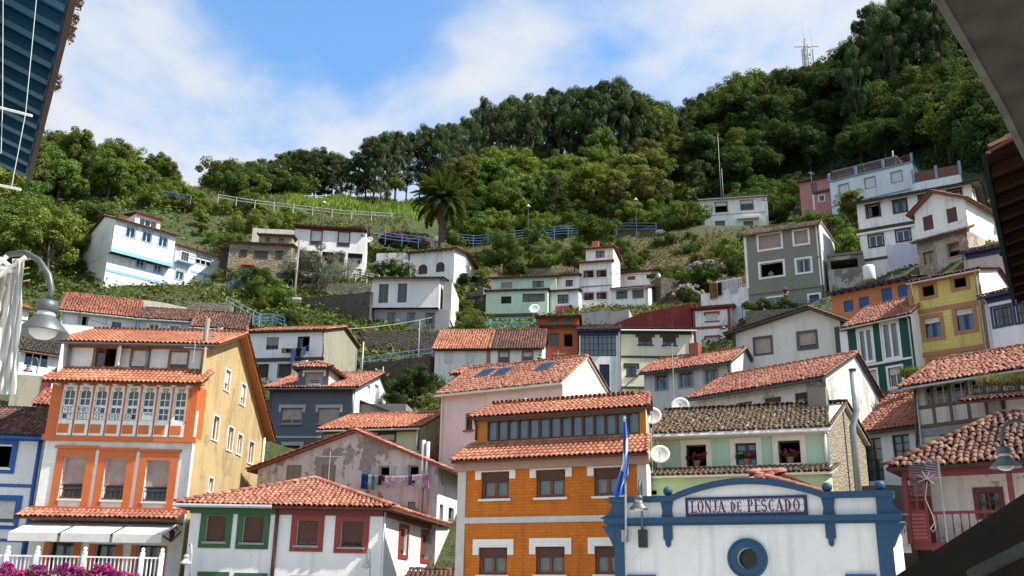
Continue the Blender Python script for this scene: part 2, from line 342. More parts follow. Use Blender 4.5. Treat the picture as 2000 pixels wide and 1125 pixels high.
# ---------------------------------------------------------------- roofs
_tm = {}
def tile_mesh(mat, w, l, fine):
    k = (mat.name, round(w, 3), round(l, 3), fine)
    if k in _tm: return _tm[k]
    seg = 6 if fine else 4; V = []; Fc = []; h = w*.40
    for y, wd, zo in ((0, .47, .035), (l*1.13, .40, 0.)):
        for i in range(seg+1):
            a = math.pi*i/seg; V.append((-math.cos(a)*w*wd, y, math.sin(a)*h+zo))
    for i in range(seg): Fc.append((i, i+1, seg+2+i, seg+1+i))
    b = len(V)
    for i in range(seg+1):
        a = math.pi*i/seg; V.append((-math.cos(a)*w*.47*.80, .0, math.sin(a)*h*.76+.035))
    for i in range(seg): Fc.append((b+i, b+i+1, i+1, i))
    me = mesh_of('roof_tile', V, Fc, mat, True)
    _tm[k] = (me, np.array(V), np.array(Fc)); return _tm[k]
def tiles(T, roof, p00, p10, p11, p01, mat, tw=.21, tl=.36, indiv=False, jit=.0, lift=.0, skip=None):
    p00, p10, p11, p01 = map(Vector, (p00, p10, p11, p01))
    e = (p10-p00); Wd = e.length; e.normalize(); g = (p01-p00) - e*(p01-p00).dot(e); L = g.length
    if L < .05 or Wd < .05: return
    g.normalize(); nr = e.cross(g)
    x01 = (p01-p00).dot(e); x11 = (p11-p00).dot(e)
    me, V, Fc = tile_mesh(mat, tw, tl, indiv)
    nc = max(1, round(Wd/tw)); pw = Wd/nc; nrw = max(1, int(math.ceil(L/tl-.15)))
    Ms = []
    for j in range(nrw):
        y = j*tl; f = (y+tl*.5)/L
        for i in range(nc):
            x = (i+.5)*pw
            if x < x01*f-.02 or x > Wd+(x11-Wd)*f+.02: continue
            if skip and skip(x, y): continue
            p = p00+e*(x+random.gauss(0, jit*.02))+g*(y+random.gauss(0, jit*.03)-.03)+nr*(.005+lift+abs(random.gauss(0, jit*.008)))
            Ms.append((p, random.gauss(0, jit*.05)))
    if not Ms: return
    def mat_of(p, a):
        ee = e*math.cos(a)+g*math.sin(a); gg = g*math.cos(a)-e*math.sin(a)
        return Matrix(((ee.x, gg.x, nr.x, p.x), (ee.y, gg.y, nr.y, p.y), (ee.z, gg.z, nr.z, p.z), (0, 0, 0, 1)))
    k = 0
    if indiv:
        Ms.sort(key=lambda q: (q[0]-CAM).length); k = min(len(Ms), T.budget); T.budget -= k
        for p, a in Ms[:k]:
            T.raw('roof_tile', me, mat_of(p, a), roof)
    if k < len(Ms):
        n = len(Ms)-k; vs = np.empty((n, len(V), 3)); 
        for q, (p, a) in enumerate(Ms[k:]):
            m = np.array(T.inv @ mat_of(p, a)); vs[q] = V @ m[:3, :3].T + m[:3, 3]
        fs = (Fc[None]+(np.arange(n)*len(V))[:, None, None]).reshape(-1, 4)
        o = bpy.data.objects.new('roof_tiles', npmesh('roof_tiles', vs.reshape(-1, 3), fs, mat, True)); col.objects.link(o); o.parent = roof; o['kind'] = 'stuff'
def npmesh(name, v, f, mat, smooth=False):
    me = bpy.data.meshes.new(name); n, k = f.shape
    me.vertices.add(len(v)); me.vertices.foreach_set('co', np.ascontiguousarray(v, dtype=np.float32).ravel())
    me.loops.add(n*k); me.loops.foreach_set('vertex_index', np.ascontiguousarray(f, dtype=np.int32).ravel())
    me.polygons.add(n); me.polygons.foreach_set('loop_start', np.arange(n, dtype=np.int32)*k); me.polygons.foreach_set('loop_total', np.full(n, k, dtype=np.int32))
    if smooth: me.polygons.foreach_set('use_smooth', np.ones(n, dtype=bool))
    if mat: me.materials.append(mat)
    me.update(calc_edges=True); return me
def ridge(T, roof, p, q, mat, w=.26, l=.40, indiv=False):
    p, q = Vector(p), Vector(q); d = q-p; L = d.length
    if L < .2: return
    d.normalize(); sd = d.cross(Vector((0, 0, 1))).normalized(); upv = sd.cross(d); n = max(1, round(L/l)); me, V, Fc = tile_mesh(mat, w, L/n, indiv)
    vs = []
    for i in range(n):
        o = p+d*(i*L/n)+upv*.03
        M4 = Matrix(((sd.x, d.x, upv.x, o.x), (sd.y, d.y, upv.y, o.y), (sd.z, d.z, upv.z, o.z), (0, 0, 0, 1)))
        if indiv and T.budget > 0: T.raw('ridge_tile', me, M4, roof); T.budget -= 1
        else:
            m = np.array(T.inv @ M4); vs.append(V @ m[:3, :3].T+m[:3, 3])
    if vs:
        n = len(vs); fs = (Fc[None]+(np.arange(n)*len(V))[:, None, None]).reshape(-1, 4)
        o = bpy.data.objects.new('ridge_tiles', npmesh('ridge_tiles', np.array(vs).reshape(-1, 3), fs, mat, True)); col.objects.link(o); o.parent = roof; o['kind'] = 'stuff'
def slab(mb, q, th=.09):
    n = (Vector(q[1])-Vector(q[0])).cross(Vector(q[-1])-Vector(q[0])).normalized()
    if n.z < 0: n = -n
    mb.hexa([Vector(p) for p in q], [Vector(p)+n*th for p in q])
    return [Vector(p)+n*th for p in q]
def roof_profile(T, fr, t0, t1, pts, mat, axis='s', ov=(.35, .3), ovs=.15, tw=.21, tl=.36, indiv=False, jit=.4, pan=PAN, which=None, rmat=None, th=.09, vm=None, rg=True, skip=None, verge=True):
    """pts: list of (across, z). axis 's': ridge runs along the facade, pts are (n, z). axis 'n': ridge runs inwards, pts are (s, z)"""
    pts = [Vector((p[0], p[1])) for p in pts]
    if ov[0]: pts[0] = pts[0]-(pts[1]-pts[0]).normalized()*ov[0]
    if ov[1]: pts[-1] = pts[-1]+(pts[-1]-pts[-2]).normalized()*ov[1]
    t0 -= ovs; t1 += ovs; P = (lambda t, q: fr.w(t, q.x, q.y)) if axis == 's' else (lambda t, q: fr.w(q.x, t, q.y))
    mb = MB(); tops = []
    for i in range(len(pts)-1):
        a, b = pts[i], pts[i+1]; upw = b.y >= a.y
        q = [P(t0, a), P(t1, a), P(t1, b), P(t0, b)]; tp = slab(mb, q, th)
        if axis == 's': order = (0, 1, 2, 3) if upw else (2, 3, 0, 1)
        else: order = (1, 0, 3, 2) if upw else (3, 2, 1, 0)
        tops.append([tp[k] for k in order])
    roof = T.part('roof', mb, pan)
    for i, tq in enumerate(tops):
        if which is None or i in which:
            tiles(T, roof, *tq, mat, tw, tl, indiv, jit, skip=skip)
            if verge:
                for k0, k1 in ((0, 3), (1, 2)): ridge(T, roof, tq[k0], tq[k1], mat, tw*1.05, tl, False)
    if rg:
        for i in range(1, len(pts)-1):
            if pts[i].y > pts[i-1].y-.01 and pts[i].y > pts[i+1].y-.01:
                ridge(T, roof, P(t0, pts[i])+Vector((0, 0, th*1.3)), P(t1, pts[i])+Vector((0, 0, th*1.3)), rmat or mat, .27, .42, False)
    return roof, pts
def hip_roof(T, fr, s0, s1, n0, n1, ze, rise, mat, inset=None, ov=.4, tw=.21, tl=.36, indiv=False, jit=.4, pan=PAN, axis='s', faces='flrb'):
    s0 -= ov; s1 += ov; n0 -= ov; n1 += ov; mb = MB(); hw = min((s1-s0), (n1-n0))/2 if inset is None else inset
    if axis == 's': A, B = (s0+hw, (n0+n1)/2), (s1-hw, (n0+n1)/2)
    else: A, B = ((s0+s1)/2, n0+hw), ((s0+s1)/2, n1-hw)
    z = ze+rise; c = [fr.w(s0, n0, ze), fr.w(s1, n0, ze), fr.w(s1, n1, ze), fr.w(s0, n1, ze)]
    a = fr.w(A[0], A[1], z); b = fr.w(B[0], B[1], z)
    if axis == 's': qs = dict(f=[c[0], c[1], b, a], r=[c[1], c[2], b, b], b=[c[2], c[3], a, b], l=[c[3], c[0], a, a])
    else: qs = dict(f=[c[0], c[1], a, a], r=[c[1], c[2], b, a], b=[c[2], c[3], b, b], l=[c[3], c[0], a, b])
    up = Vector((0, 0, .1))
    i = 0
    mb.v += c+[a, b]+[x+up for x in c]+[a+up, b+up]
    idx = {0: c[0], 1: c[1], 2: c[2], 3: c[3]}
    mb.f += [(3, 2, 1, 0)]+[(k, (k+1) % 4, 6+(k+1) % 4, 6+k) for k in range(4)]
    if axis == 's': mb.f += [(6, 7, 11, 10), (7, 8, 11), (8, 9, 10, 11), (9, 6, 10)]
    else: mb.f += [(6, 7, 10), (7, 8, 11, 10), (8, 9, 11), (9, 6, 10, 11)]
    roof = T.part('roof', mb, pan)
    for k in faces:
        tiles(T, roof, *[p+up for p in qs[k]], mat, tw, tl, indiv and k in 'fr', jit)
    u2 = up*1.4
    if axis == 's': hips = ((c[0], a), (c[1], b), (c[2], b), (c[3], a), (a, b))
    else: hips = ((c[0], a), (c[1], a), (c[2], b), (c[3], b), (a, b))
    for p, q in hips: ridge(T, roof, p+u2, q+u2, mat, .27, .42, indiv)
    return roof

# ---------------------------------------------------------------- walls
def wallface(mb, P, s0, s1, z0, z1, holes, rv=.2):
    hs = []
    for h in holes:
        a, b, c, d = max(h[0], s0+.02), min(h[1], s1-.02), max(h[2], z0+.02), min(h[3], z1-.02)
        if b-a > .05 and d-c > .05: hs.append((a, b, c, d))
    S = sorted({round(x, 4) for x in [s0, s1]+[h[i] for h in hs for i in (0, 1)]}); Z = sorted({round(x, 4) for x in [z0, z1]+[h[i] for h in hs for i in (2, 3)]})
    for i in range(len(S)-1):
        for j in range(len(Z)-1):
            cs, cz_ = (S[i]+S[i+1])/2, (Z[j]+Z[j+1])/2
            if any(h[0] < cs < h[1] and h[2] < cz_ < h[3] for h in hs): continue
            mb.poly([P(S[i], Z[j], 0), P(S[i+1], Z[j], 0), P(S[i+1], Z[j+1], 0), P(S[i], Z[j+1], 0)])
    for a, b, c, d in hs:
        mb.poly([P(a, c, 0), P(b, c, 0), P(b, c, rv), P(a, c, rv)]); mb.poly([P(a, d, 0), P(a, d, rv), P(b, d, rv), P(b, d, 0)])
        mb.poly([P(a, c, 0), P(a, c, rv), P(a, d, rv), P(a, d, 0)]); mb.poly([P(b, c, 0), P(b, d, 0), P(b, d, rv), P(b, c, rv)])
def cut(mb, planes):
    bm = bmesh.new()
    for f in mb.f:
        bm.faces.new([bm.verts.new(mb.v[i]) for i in f])
    for co, no in planes:
        bmesh.ops.bisect_plane(bm, geom=bm.verts[:]+bm.edges[:]+bm.faces[:], plane_co=co, plane_no=no, clear_outer=True, dist=1e-5)
    o = MB(); bm.verts.index_update(); o.v = [v.co.copy() for v in bm.verts]; o.f = [tuple(v.index for v in f.verts) for f in bm.faces]; bm.free(); return o
def cut_planes(fr, pts, axis='s'):
    out = []
    for i in range(len(pts)-1):
        a, b = pts[i], pts[i+1]; d = Vector((b[0]-a[0], b[1]-a[1]))
        nv = Vector((-d.y, d.x)); nv = nv if nv.y > 0 else -nv
        if axis == 's': out.append((fr.w(0, a[0], a[1]), fr.n*nv.x+Vector((0, 0, nv.y))))
        else: out.append((fr.w(a[0], 0, a[1]), fr.a*nv.x+Vector((0, 0, nv.y))))
    return out
def walls(T, fr, s0, s1, n0, n1, zb, zt, mat, hf=(), hr=(), hl=(), planes=(), sidemat=None, rv=.2, name='wall', sides='frlb', lmat=None):
    Pf = lambda s, z, d: fr.w(s, n0+d, z)
    Pr = lambda s, z, d: fr.w(s1-d, s, z)
    Pl = lambda s, z, d: fr.w(s0+d, s, z)
    groups = {}
    for k, P, a, b, hs, m in (('f', Pf, s0, s1, hf, mat), ('r', Pr, n0, n1, hr, sidemat or mat), ('l', Pl, n0, n1, hl, lmat or mat)):
        if k in sides: wallface(groups.setdefault(m.name_full, (MB(), m))[0], P, a, b, zb, zt, hs, rv)
    if 'b' in sides: groups.setdefault(mat.name_full, (MB(), mat))[0].poly([fr.w(s1, n1, zb), fr.w(s0, n1, zb), fr.w(s0, n1, zt), fr.w(s1, n1, zt)])
    if not planes: groups[mat.name_full][0].poly([fr.w(s0, n0, zt), fr.w(s1, n0, zt), fr.w(s1, n1, zt), fr.w(s0, n1, zt)])
    r = None
    for k, (mb, m) in groups.items():
        o = T.part(name if m is mat else 'side_wall', cut(mb, planes) if planes else mb, m)
        r = r or o
    return r

# ---------------------------------------------------------------- windows
def S(frame=BROWN, cols=2, rows=1, shut=0., shm=None, cur=0., sur=None, sill=None, fw=.06, open=False, rv=.16, solid=None, mid=None, pane=True, name='window', bars=0, box=None):
    return dict(frame=frame, cols=cols, rows=rows, shut=shut, shm=shm, cur=cur, sur=sur, sill=sill, fw=fw, open=open, rv=rv, solid=solid, mid=mid, pane=pane, name=name, bars=bars, box=box)
def window(T, P, s0, s1, z0, z1, st):
    w, h = s1-s0, z1-z0; d = st['rv']; f = min(st['fw'], w*.14, h*.14); m = MB()
    for a, b, c, e in ((s0, s1, z0, z0+f), (s0, s1, z1-f, z1), (s0, s0+f, z0+f, z1-f), (s1-f, s1, z0+f, z1-f)): m.pbox(P, a, b, d-.03, d+.05, c, e)
    n, r = st['cols'], st['rows']
    if not st['solid'] and not st['open']:
        for i in range(1, n): x = s0+w*i/n; m.pbox(P, x-f*.55, x+f*.55, d-.025, d+.045, z0+f, z1-f)
        for j in range(1, r): z = z0+h*j/r; m.pbox(P, s0+f, s1-f, d-.015, d+.035, z-f*.3, z+f*.3)
        if st['mid']:
            for i in range(n): x = s0+w*(i+.5)/n; m.pbox(P, x-f*.25, x+f*.25, d-.01, d+.03, z0+f, z1-f)
    W_ = T.part(st['name'], m, st['frame'])
    zs = z1-h*st['shut'] if st['shut'] else z1
    if st['solid']:
        k = MB()
        for i in range(n):
            a = s0+f+(w-2*f)*i/n; b = s0+f+(w-2*f)*(i+1)/n-.012
            k.pbox(P, a, b, d-.01, d+.03, z0+f, z1-f); k.pbox(P, a+.07, b-.07, d-.03, d-.01, z0+f+.1, (z0+z1)/2-.05); k.pbox(P, a+.07, b-.07, d-.03, d-.01, (z0+z1)/2+.05, z1-f-.1)
        T.part('door_leaf' if st['name'] == 'door' else 'shutter', k, st['solid'], W_)
    elif st['pane'] and not st['open'] and zs > z0+.12:
        zt = min(zs, z1-f)
        for i in range(n):
            for j in range(r):
                a = s0+w*i/n+f*.6; b = s0+w*(i+1)/n-f*.6; c = z0+h*j/r+f*.4; e = min(z0+h*(j+1)/r-f*.3, zt)
                if e-c < .05: continue
                k = MB(); k.poly([P(a, c, d+.01), P(b, c, d+.01), P(b, e, d+.01), P(a, e, d+.01)]); T.part('pane', k, GLASS, W_)
    if st['open']:
        k = MB(); lw = w*.34; k.pbox(P, s0+f, s0+f+lw, d+.06, d+.10, z0+f, z1-f); 
        k2 = MB(); k2.poly([P(s0+f+.05, z0+f+.05, d+.05), P(s0+f+lw-.05, z0+f+.05, d+.05), P(s0+f+lw-.05, z1-f-.05, d+.05), P(s0+f+.05, z1-f-.05, d+.05)])
        if st['open'] == 2: T.part('casement', k, st['frame'], W_); T.part('pane', k2, GLASS, W_)
    if st['shut']:
        k = MB(); k.pbox(P, s0+f*.5, s1-f*.5, d-.06, d-.035, zs, z1-f*.3); k.pbox(P, s0+f*.5, s1-f*.5, d-.075, d-.03, zs-.03, zs+.02); T.part('shutter', k, st['shm'] or SH_BRN, W_)
    if st['cur']:
        for a, b in ((s0+f, s0+f+w*.46*st['cur']), (s1-f-w*.46*st['cur'], s1-f)):
            k = MB(); N = 10; i0 = len(k.v)
            for i in range(N+1):
                x = a+(b-a)*i/N; dd = d+.13+.025*(i % 2); k.v += [P(x, z0+.02, dd), P(x, z1-.02, dd)]
            for i in range(N): k.f.append((i0+2*i, i0+2*i+2, i0+2*i+3, i0+2*i+1))
            T.part('curtain', k, CURT, W_)
    if st['bars']:
        k = MB()
        for i in range(st['bars']+1):
            x = s0+w*i/st['bars']; k.pbox(P, x-.012, x+.012, .02, .045, z0, z0+h*.32)
        k.pbox(P, s0, s1, .015, .05, z0+h*.32, z0+h*.32+.03); T.part('window_guard', k, DGREY, W_)
    if st['sur']:
        ty, mt, sw = st['sur']; k = MB(); p = -.045
        if ty == 'full':
            k.pbox(P, s0-sw, s1+sw, p, .0, z1, z1+sw); k.pbox(P, s0-sw, s1+sw, p, .0, z0-sw, z0); k.pbox(P, s0-sw, s0, p, .0, z0, z1); k.pbox(P, s1, s1+sw, p, .0, z0, z1)
        elif ty == 'lintel':
            e = h*.28; k.pbox(P, s0-sw, s1+sw, p, 0, z1, z1+sw*1.1); k.pbox(P, s0-sw, s0-.02, p, 0, z1-e, z1); k.pbox(P, s1+.02, s1+sw, p, 0, z1-e, z1)
        elif ty == 'hat':
            k.pbox(P, s0-sw, s1+sw, p, 0, z1, z1+sw); k.pbox(P, s0-sw, s0, p, 0, z0-sw, z1); k.pbox(P, s1, s1+sw, p, 0, z0-sw, z1); k.pbox(P, s0-sw*1.5, s1+sw*1.5, p-.04, 0, z1+sw, z1+sw*1.5)
            k.pbox(P, s0, s1, p, 0, z0-sw*.8, z0)
        T.part('window_surround', k, mt, W_)
    if st['sill']:
        k = MB(); k.pbox(P, s0-.1, s1+.1, -.11, .02, z0-.09, z0-.005); T.part('sill', k, st['sill'], W_)
    return W_

FOOT = []
def house(name, label, crop, L, Rt, Y, base, mat, depth=7., yaw=None, roof=None, wins=(), rw=(), bands=(), sidemat=None, lmat=None, found=5., cat='house', near=None, rmat=None, ro=None, gut=None, fas=None, group=None, top=0., rv=.2, foot=True, sides='frlb'):
    fr = frame(crop, L, Rt, Y, yaw); Wd = fr.W; ze = fr.ze+top
    zb = fr.sz((L[0], base))[1]; near = (Y < 46) if near is None else near
    T = Thing(name, label, cat, fr.w(Wd/2, 0, zb), fr.ang, group)
    LOG.append((name, label[:30], round(math.degrees(fr.ang), 1), round(Wd, 2), round(ze-zb, 2), round(zb, 1)))
    H = [(fr.rect(w[:4]), w[4]) for w in wins]
    ro = dict(ro or {}); pts = None; axis = 's'; zt = ze
    if roof:
        k = roof[0]
        if k == 'R':
            n2 = fr.nz(roof[2])[0]
            if len(roof) > 3 or not 4 < n2 < 12: fr.skew(roof[2], roof[3] if len(roof) > 3 else 7.5)
            n1, z1 = fr.nz(roof[1]); n2, z2 = fr.nz(roof[2]); LOG.append(('   R', round(n1, 2), round(z1-ze, 2), round(n2, 2), round(z2-ze, 2), 'kk', round(fr.kk, 2))); pts = [(0, ze), (n1, z1), (n2, z2)]; depth = n2
        elif k == 'N':
            rn = roof[1]; zr = fr.sz(roof[2], rn)[1]; zk = roof[3] if len(roof) > 3 else None
            pts = [(0, ze), (rn, zr), (depth, zr-(zr-ze)/rn*(depth-rn) if zk is None else ze+zk)]
        elif k == 'M':
            rn = roof[1]; rise = math.tan(R(roof[2]))*rn; pts = [(0, ze), (rn, ze+rise), (depth, ze+rise-math.tan(R(roof[2]))*(depth-rn))]
        elif k == 'S': pts = [(0, ze), (depth, ze+math.tan(R(roof[1]))*depth)]
        elif k == 'G':
            sa, za = fr.sz(roof[1]); zr = fr.sz(roof[2])[1] if len(roof) > 2 else ze; pts = [(0, ze), (sa, za), (Wd, zr)]; axis = 'n'
        if pts: zt = max(p[1] for p in pts)+.3
    pl = cut_planes(fr, pts, axis) if pts else []
    RW = [(fr.rrect(w[:4]), w[4]) for w in rw]
    walls(T, fr, 0, Wd, 0, depth, zb-found, zt, mat, [h for h, _ in H], [h for h, _ in RW], planes=pl, sidemat=sidemat, lmat=lmat, rv=rv, sides=sides)
    Pf = lambda s, z, d: fr.w(s, d, z); Pr = lambda s, z, d: fr.w(Wd-d, s, z)
    for h, st in H: window(T, Pf, *h, st)
    for h, st in RW: window(T, Pr, *h, st)
    for bd in bands:
        r = fr.rect(bd[:4]); k = MB(); pr = bd[5] if len(bd) > 5 else .04; k.box(fr, r[0], r[1], -pr, .0, r[2], r[3]); T.part(bd[6] if len(bd) > 6 else 'band', k, bd[4])
    T.fr = fr; T.pts = pts; T.depth = depth; T.ze = ze; T.zb = zb
    if pts:
        a = dict(mat=rmat or T_MID, indiv=near, ov=(.4, .2), ovs=.15, jit=.8); a.update(ro)
        m = a.pop('mat')
        if axis == 's': T.roof, T.rp = roof_profile(T, fr, 0, Wd, pts, m, 's', **a)
        else: T.roof, T.rp = roof_profile(T, fr, 0, depth, pts, m, 'n', **a)
        if gut and axis == 's':
            p = T.rp[0]; k = MB(); k.tube([fr.w(-.2, p.x-.05, p.y-.02), fr.w(Wd+.2, p.x-.05, p.y-.02)], .065, 8); T.part('gutter', k, gut)
        if gut and axis == 's':
            x = Wd-.14 if len(label) % 2 else .14; k = MB(); k.tube([fr.w(x, T.rp[0].x, T.rp[0].y-.05), fr.w(x, -.09, ze-.35), fr.w(x, -.09, zb-1)], .05, 6); T.part('downpipe', k, gut if gut is not NAVY else ZINC)
        if fas and axis == 's':
            k = MB(); k.box(fr, .0, Wd, -.08, .0, ze-fas[1], ze-.03); T.part('fascia', k, fas[0])
    if foot: FOOT.append((fr, Wd, depth, zb))
    return T
def pipe(T, pts, r, mat, name='downpipe', parent=None):
    k = MB(); k.tube(pts, r, 7); return T.part(name, k, mat, parent, True)
def fpath(fr, px, off=-.08, crop=None):
    o = []
    for p in px:
        s, z = fr.sz(p, off, crop); o.append(fr.w(s, off, z))
    return o

# ================================================================ houses, far to near
wW = wall(WHITE, .3); wW2 = wall((.72, .73, .76), .3); wO = wall(OFFW, .35); wC = wall((.70, .66, .50), .18); wPk = wall((.74, .62, .58), .15); wG = wall((.55, .55, .54), .35)
# top white house with the masts
Sx = S(WOOD, 2, 1, cur=.5, sur=('full', WOOD, .12))
H35 = house('white_house', 'small white two-storey house with brown windows at the edge of the wood', 'Z5', (255, 388), (645, 362), 140, 558, wW, 7,
    roof=('M', 3.5, 12), rmat=T_OLD, gut=ZINC, wins=[(347, 400, 415, 455, S(WOOD, 1, 1, shut=.35, shm=SH_WHT, open=1, sur=('full', WOOD, .1))), (494, 390, 564, 442, S(WOOD, 2, 1, shut=.3, shm=SH_WHT, sur=('full', WOOD, .1))),
    (349, 510, 400, 557, S(WOOD, 2, 1, sur=('full', WOOD, .08))), (513, 512, 563, 550, S(WOOD, 2, 1, sur=('full', WOOD, .08)))],
    bands=[(470, 488, 600, 500, WHT, .7, 'canopy'), (258, 466, 640, 470, GREY, .02)])
# pink house and pale terrace house, top right
H38 = house('pink_house', 'faded pink house with a small window high below the wood', 'Z6', (65, 306), (248, 268), 125, 520, wall(lin(190, 128, 122), .45), 6,
    roof=('M', 3, 10), rmat=T_OLD, wins=[(138, 305, 175, 375, S(GREY, 2, 2)), (187, 380, 219, 415, S(WHT, 1, 1, sur=('full', WHT, .12)))], bands=[(150, 375, 160, 470, WHT, .06, 'corner_strip'), (155, 350, 262, 362, BROWN, .25, 'canopy')])
blw = wall(lin(216, 222, 226), .3, dc=(.3, .33, .36)); bl_s = S(plain((.18, .27, .36)), 1, 1, shut=.96, shm=SH_WHT, sur=('full', plain((.16, .25, .34)), .09))
H39 = house('terrace_house', 'pale blue-white house with a roof terrace balustrade below the wood', 'Z6', (250, 302), (755, 180), 120, 500, blw, 7,
    wins=[(309, 312, 368, 373, bl_s), (467, 270, 530, 333, bl_s), (627, 234, 693, 298, bl_s)], bands=[(255, 392, 755, 400, plain((.16, .25, .34)), .05)])
fr = H39.fr; k = MB(); k.box(fr, -.1, fr.W+.1, -.15, 7, fr.ze+.003, fr.ze+.18); H39.part('terrace_slab', k, plain((.18, .27, .36)))
for s in (0, .33, .66, 1):
    k = MB(); x = s*fr.W; k.box(fr, x-.15, x+.15, -.1, .2, fr.ze+.19, fr.ze+1.35); H39.part('parapet_post', k, plain((.18, .27, .36)))
lat = wall((.16, .06, .045), .3)
for b in range(3):
    x0, x1 = fr.W*b*.335+.2, fr.W*(b+1)*.33-.1; k = MB(); n = 9
    for i in range(n+1):
        for q in (0, 1):
            a = x0+(x1-x0)*i/n; bb = a+.55*(1 if q else -1); a_, b_ = max(x0, min(x1, a)), max(x0, min(x1, bb))
            k.tube([fr.w(a_, .05, fr.ze+.25), fr.w(b_, .05, fr.ze+1.1)], .035, 4)
    k.box(fr, x0, x1, 0, .1, fr.ze+1.08, fr.ze+1.18); H39.part('lattice_panel', k, lat)
k = MB(); k.box(fr, -.0, fr.W*.8, 1.2, 5, fr.ze+2.0, fr.ze+2.12); H39.part('terrace_canopy', k, GREY)
for x in (.1, fr.W*.4, fr.W*.78):
    for y in (1.3, 4.8): k = MB(); k.box(fr, x, x+.08, y, y+.08, fr.ze+.18, fr.ze+2.0); H39.part('canopy_post', k, GREY)
k = MB(); k.tube([fr.w(fr.W*.7, 4, fr.ze+2.1), fr.w(fr.W*.7, 4, fr.ze+4.2)], .09, 6); H39.part('vent_pipe', k, WHT)
# neighbour terrace behind the big white house
f2 = frame('Z6', (765, 300), (1050, 245), 100); T = Thing('terrace_wall', 'roof terrace parapet with blue posts behind the big white house', 'parapet', f2.w(0, 0, f2.ze-4), f2.ang)
k = MB(); k.box(f2, 0, f2.W, 0, 5, f2.ze-6, f2.ze-.1); T.part('wall', k, blw)
for i in range(3): k = MB(); x = f2.W*i/2; k.box(f2, x-.15, x+.15, -.1, .2, f2.ze-.1, f2.ze+1.5); T.part('parapet_post', k, plain((.18, .27, .36)))
k = MB(); k.box(f2, .15, f2.W, 0, .12, f2.ze-.1, f2.ze+1.1); T.part('lattice_panel', k, lat)
# big white house with brown shutters
sB = S(DBROWN, 2, 1, cur=.5, sur=('hat', DBROWN, .13)); sB2 = S(WHT, 2, 1, sur=('full', DBROWN, .13))
H40 = house('white_house', 'large white house with dark brown surrounds and a mossy dark roof', 'Z6', (415, 436), (1112, 310), 84, 760, wW, 8,
    roof=('M', 4, 14), rmat=T_BLK, ro=dict(ov=(.7, .3), ovs=.7, pan=DBROWN), wins=[(478, 442, 556, 510, S(DBROWN, 2, 1, open=2, sur=('hat', DBROWN, .13))), (643, 414, 720, 482, sB), (800, 385, 860, 440, sB), (975, 350, 1055, 400, sB),
    (493, 622, 576, 690, sB2), (660, 592, 742, 656, sB2)], bands=[(415, 565, 772, 582, DBROWN, .12), (415, 590, 772, 600, WHT, .2), (450, 748, 780, 762, DBROWN, .1)], rw=[(1122, 330, 1134, 380, S(DBROWN, 1, 1)), (1150, 350, 1165, 400, S(WHT, 1, 1))])
# white house with front gable and terracotta verge
H41 = house('gabled_house', 'white front-gabled house with terracotta verge and closed brown shutters', 'Z6', (768, 494), (1072, 388), 74, 640, wW, 9,
    roof=('G', (885, 368)), rmat=T_MID, ro=dict(ov=(.5, .5), ovs=.5, pan=WOOD), wins=[(820, 503, 884, 593, S(DBROWN, 1, 1, shut=.98, shm=SH_BRN)), (965, 455, 1030, 546, S(DBROWN, 1, 1, shut=.98, shm=SH_BRN))], found=2)
f41 = H41.fr
lo = f41.off(-.9); rough = wall((.42, .37, .31), .6, peel=(.6, (.30, .23, .16)))
sR = lo.sz((780, 670))[0]; sE = lo.sz((1085, 585))[0]; zt = lo.sz((780, 672))[1]
hh = [lo.rect((822, 722, 892, 800)), lo.rect((972, 668, 1048, 752))]
walls(H41, lo, sR, sE, 0, 4, zt-9, zt, rough, hh, name='lower_wall')
for q, h in enumerate(hh): window(H41, lambda s, z, d: lo.w(s, d, z), *h, S(plain((.28, .15, .08)), 2, 1, cur=.9 if q == 0 else 0, open=q == 1, sur=('full', plain((.36, .22, .13)), .14)))
roof_profile(H41, lo, sR, sE, [(0, zt), (1.2, zt+.55)], T_MID, 's', ov=(.5, 0), ovs=.2, indiv=False, pan=DGREY)
# pieces right of it
H42 = house('white_house', 'low white wing with a blue framed window at the right edge', 'Z6', (1105, 570), (1340, 515), 76, 720, wW, 6, roof=('M', 3, 18), rmat=T_MID, gut=ZINC, wins=[(1250, 570, 1296, 645, S(BLUE, 1, 1, shut=.5, shm=SH_WHT, sur=('full', BLUE, .08)))])
H42b = house('white_house', 'narrow house with navy eaves squeezed above the yellow house', 'Z6', (1062, 735), (1345, 680), 66, 800, wall((.55, .45, .42), .3), 4, roof=('S', 20), rmat=T_OLD, fas=(NAVY, .55), gut=NAVY, wins=[(1285, 718, 1320, 750, S(NAVY, 2, 1, open=1))])
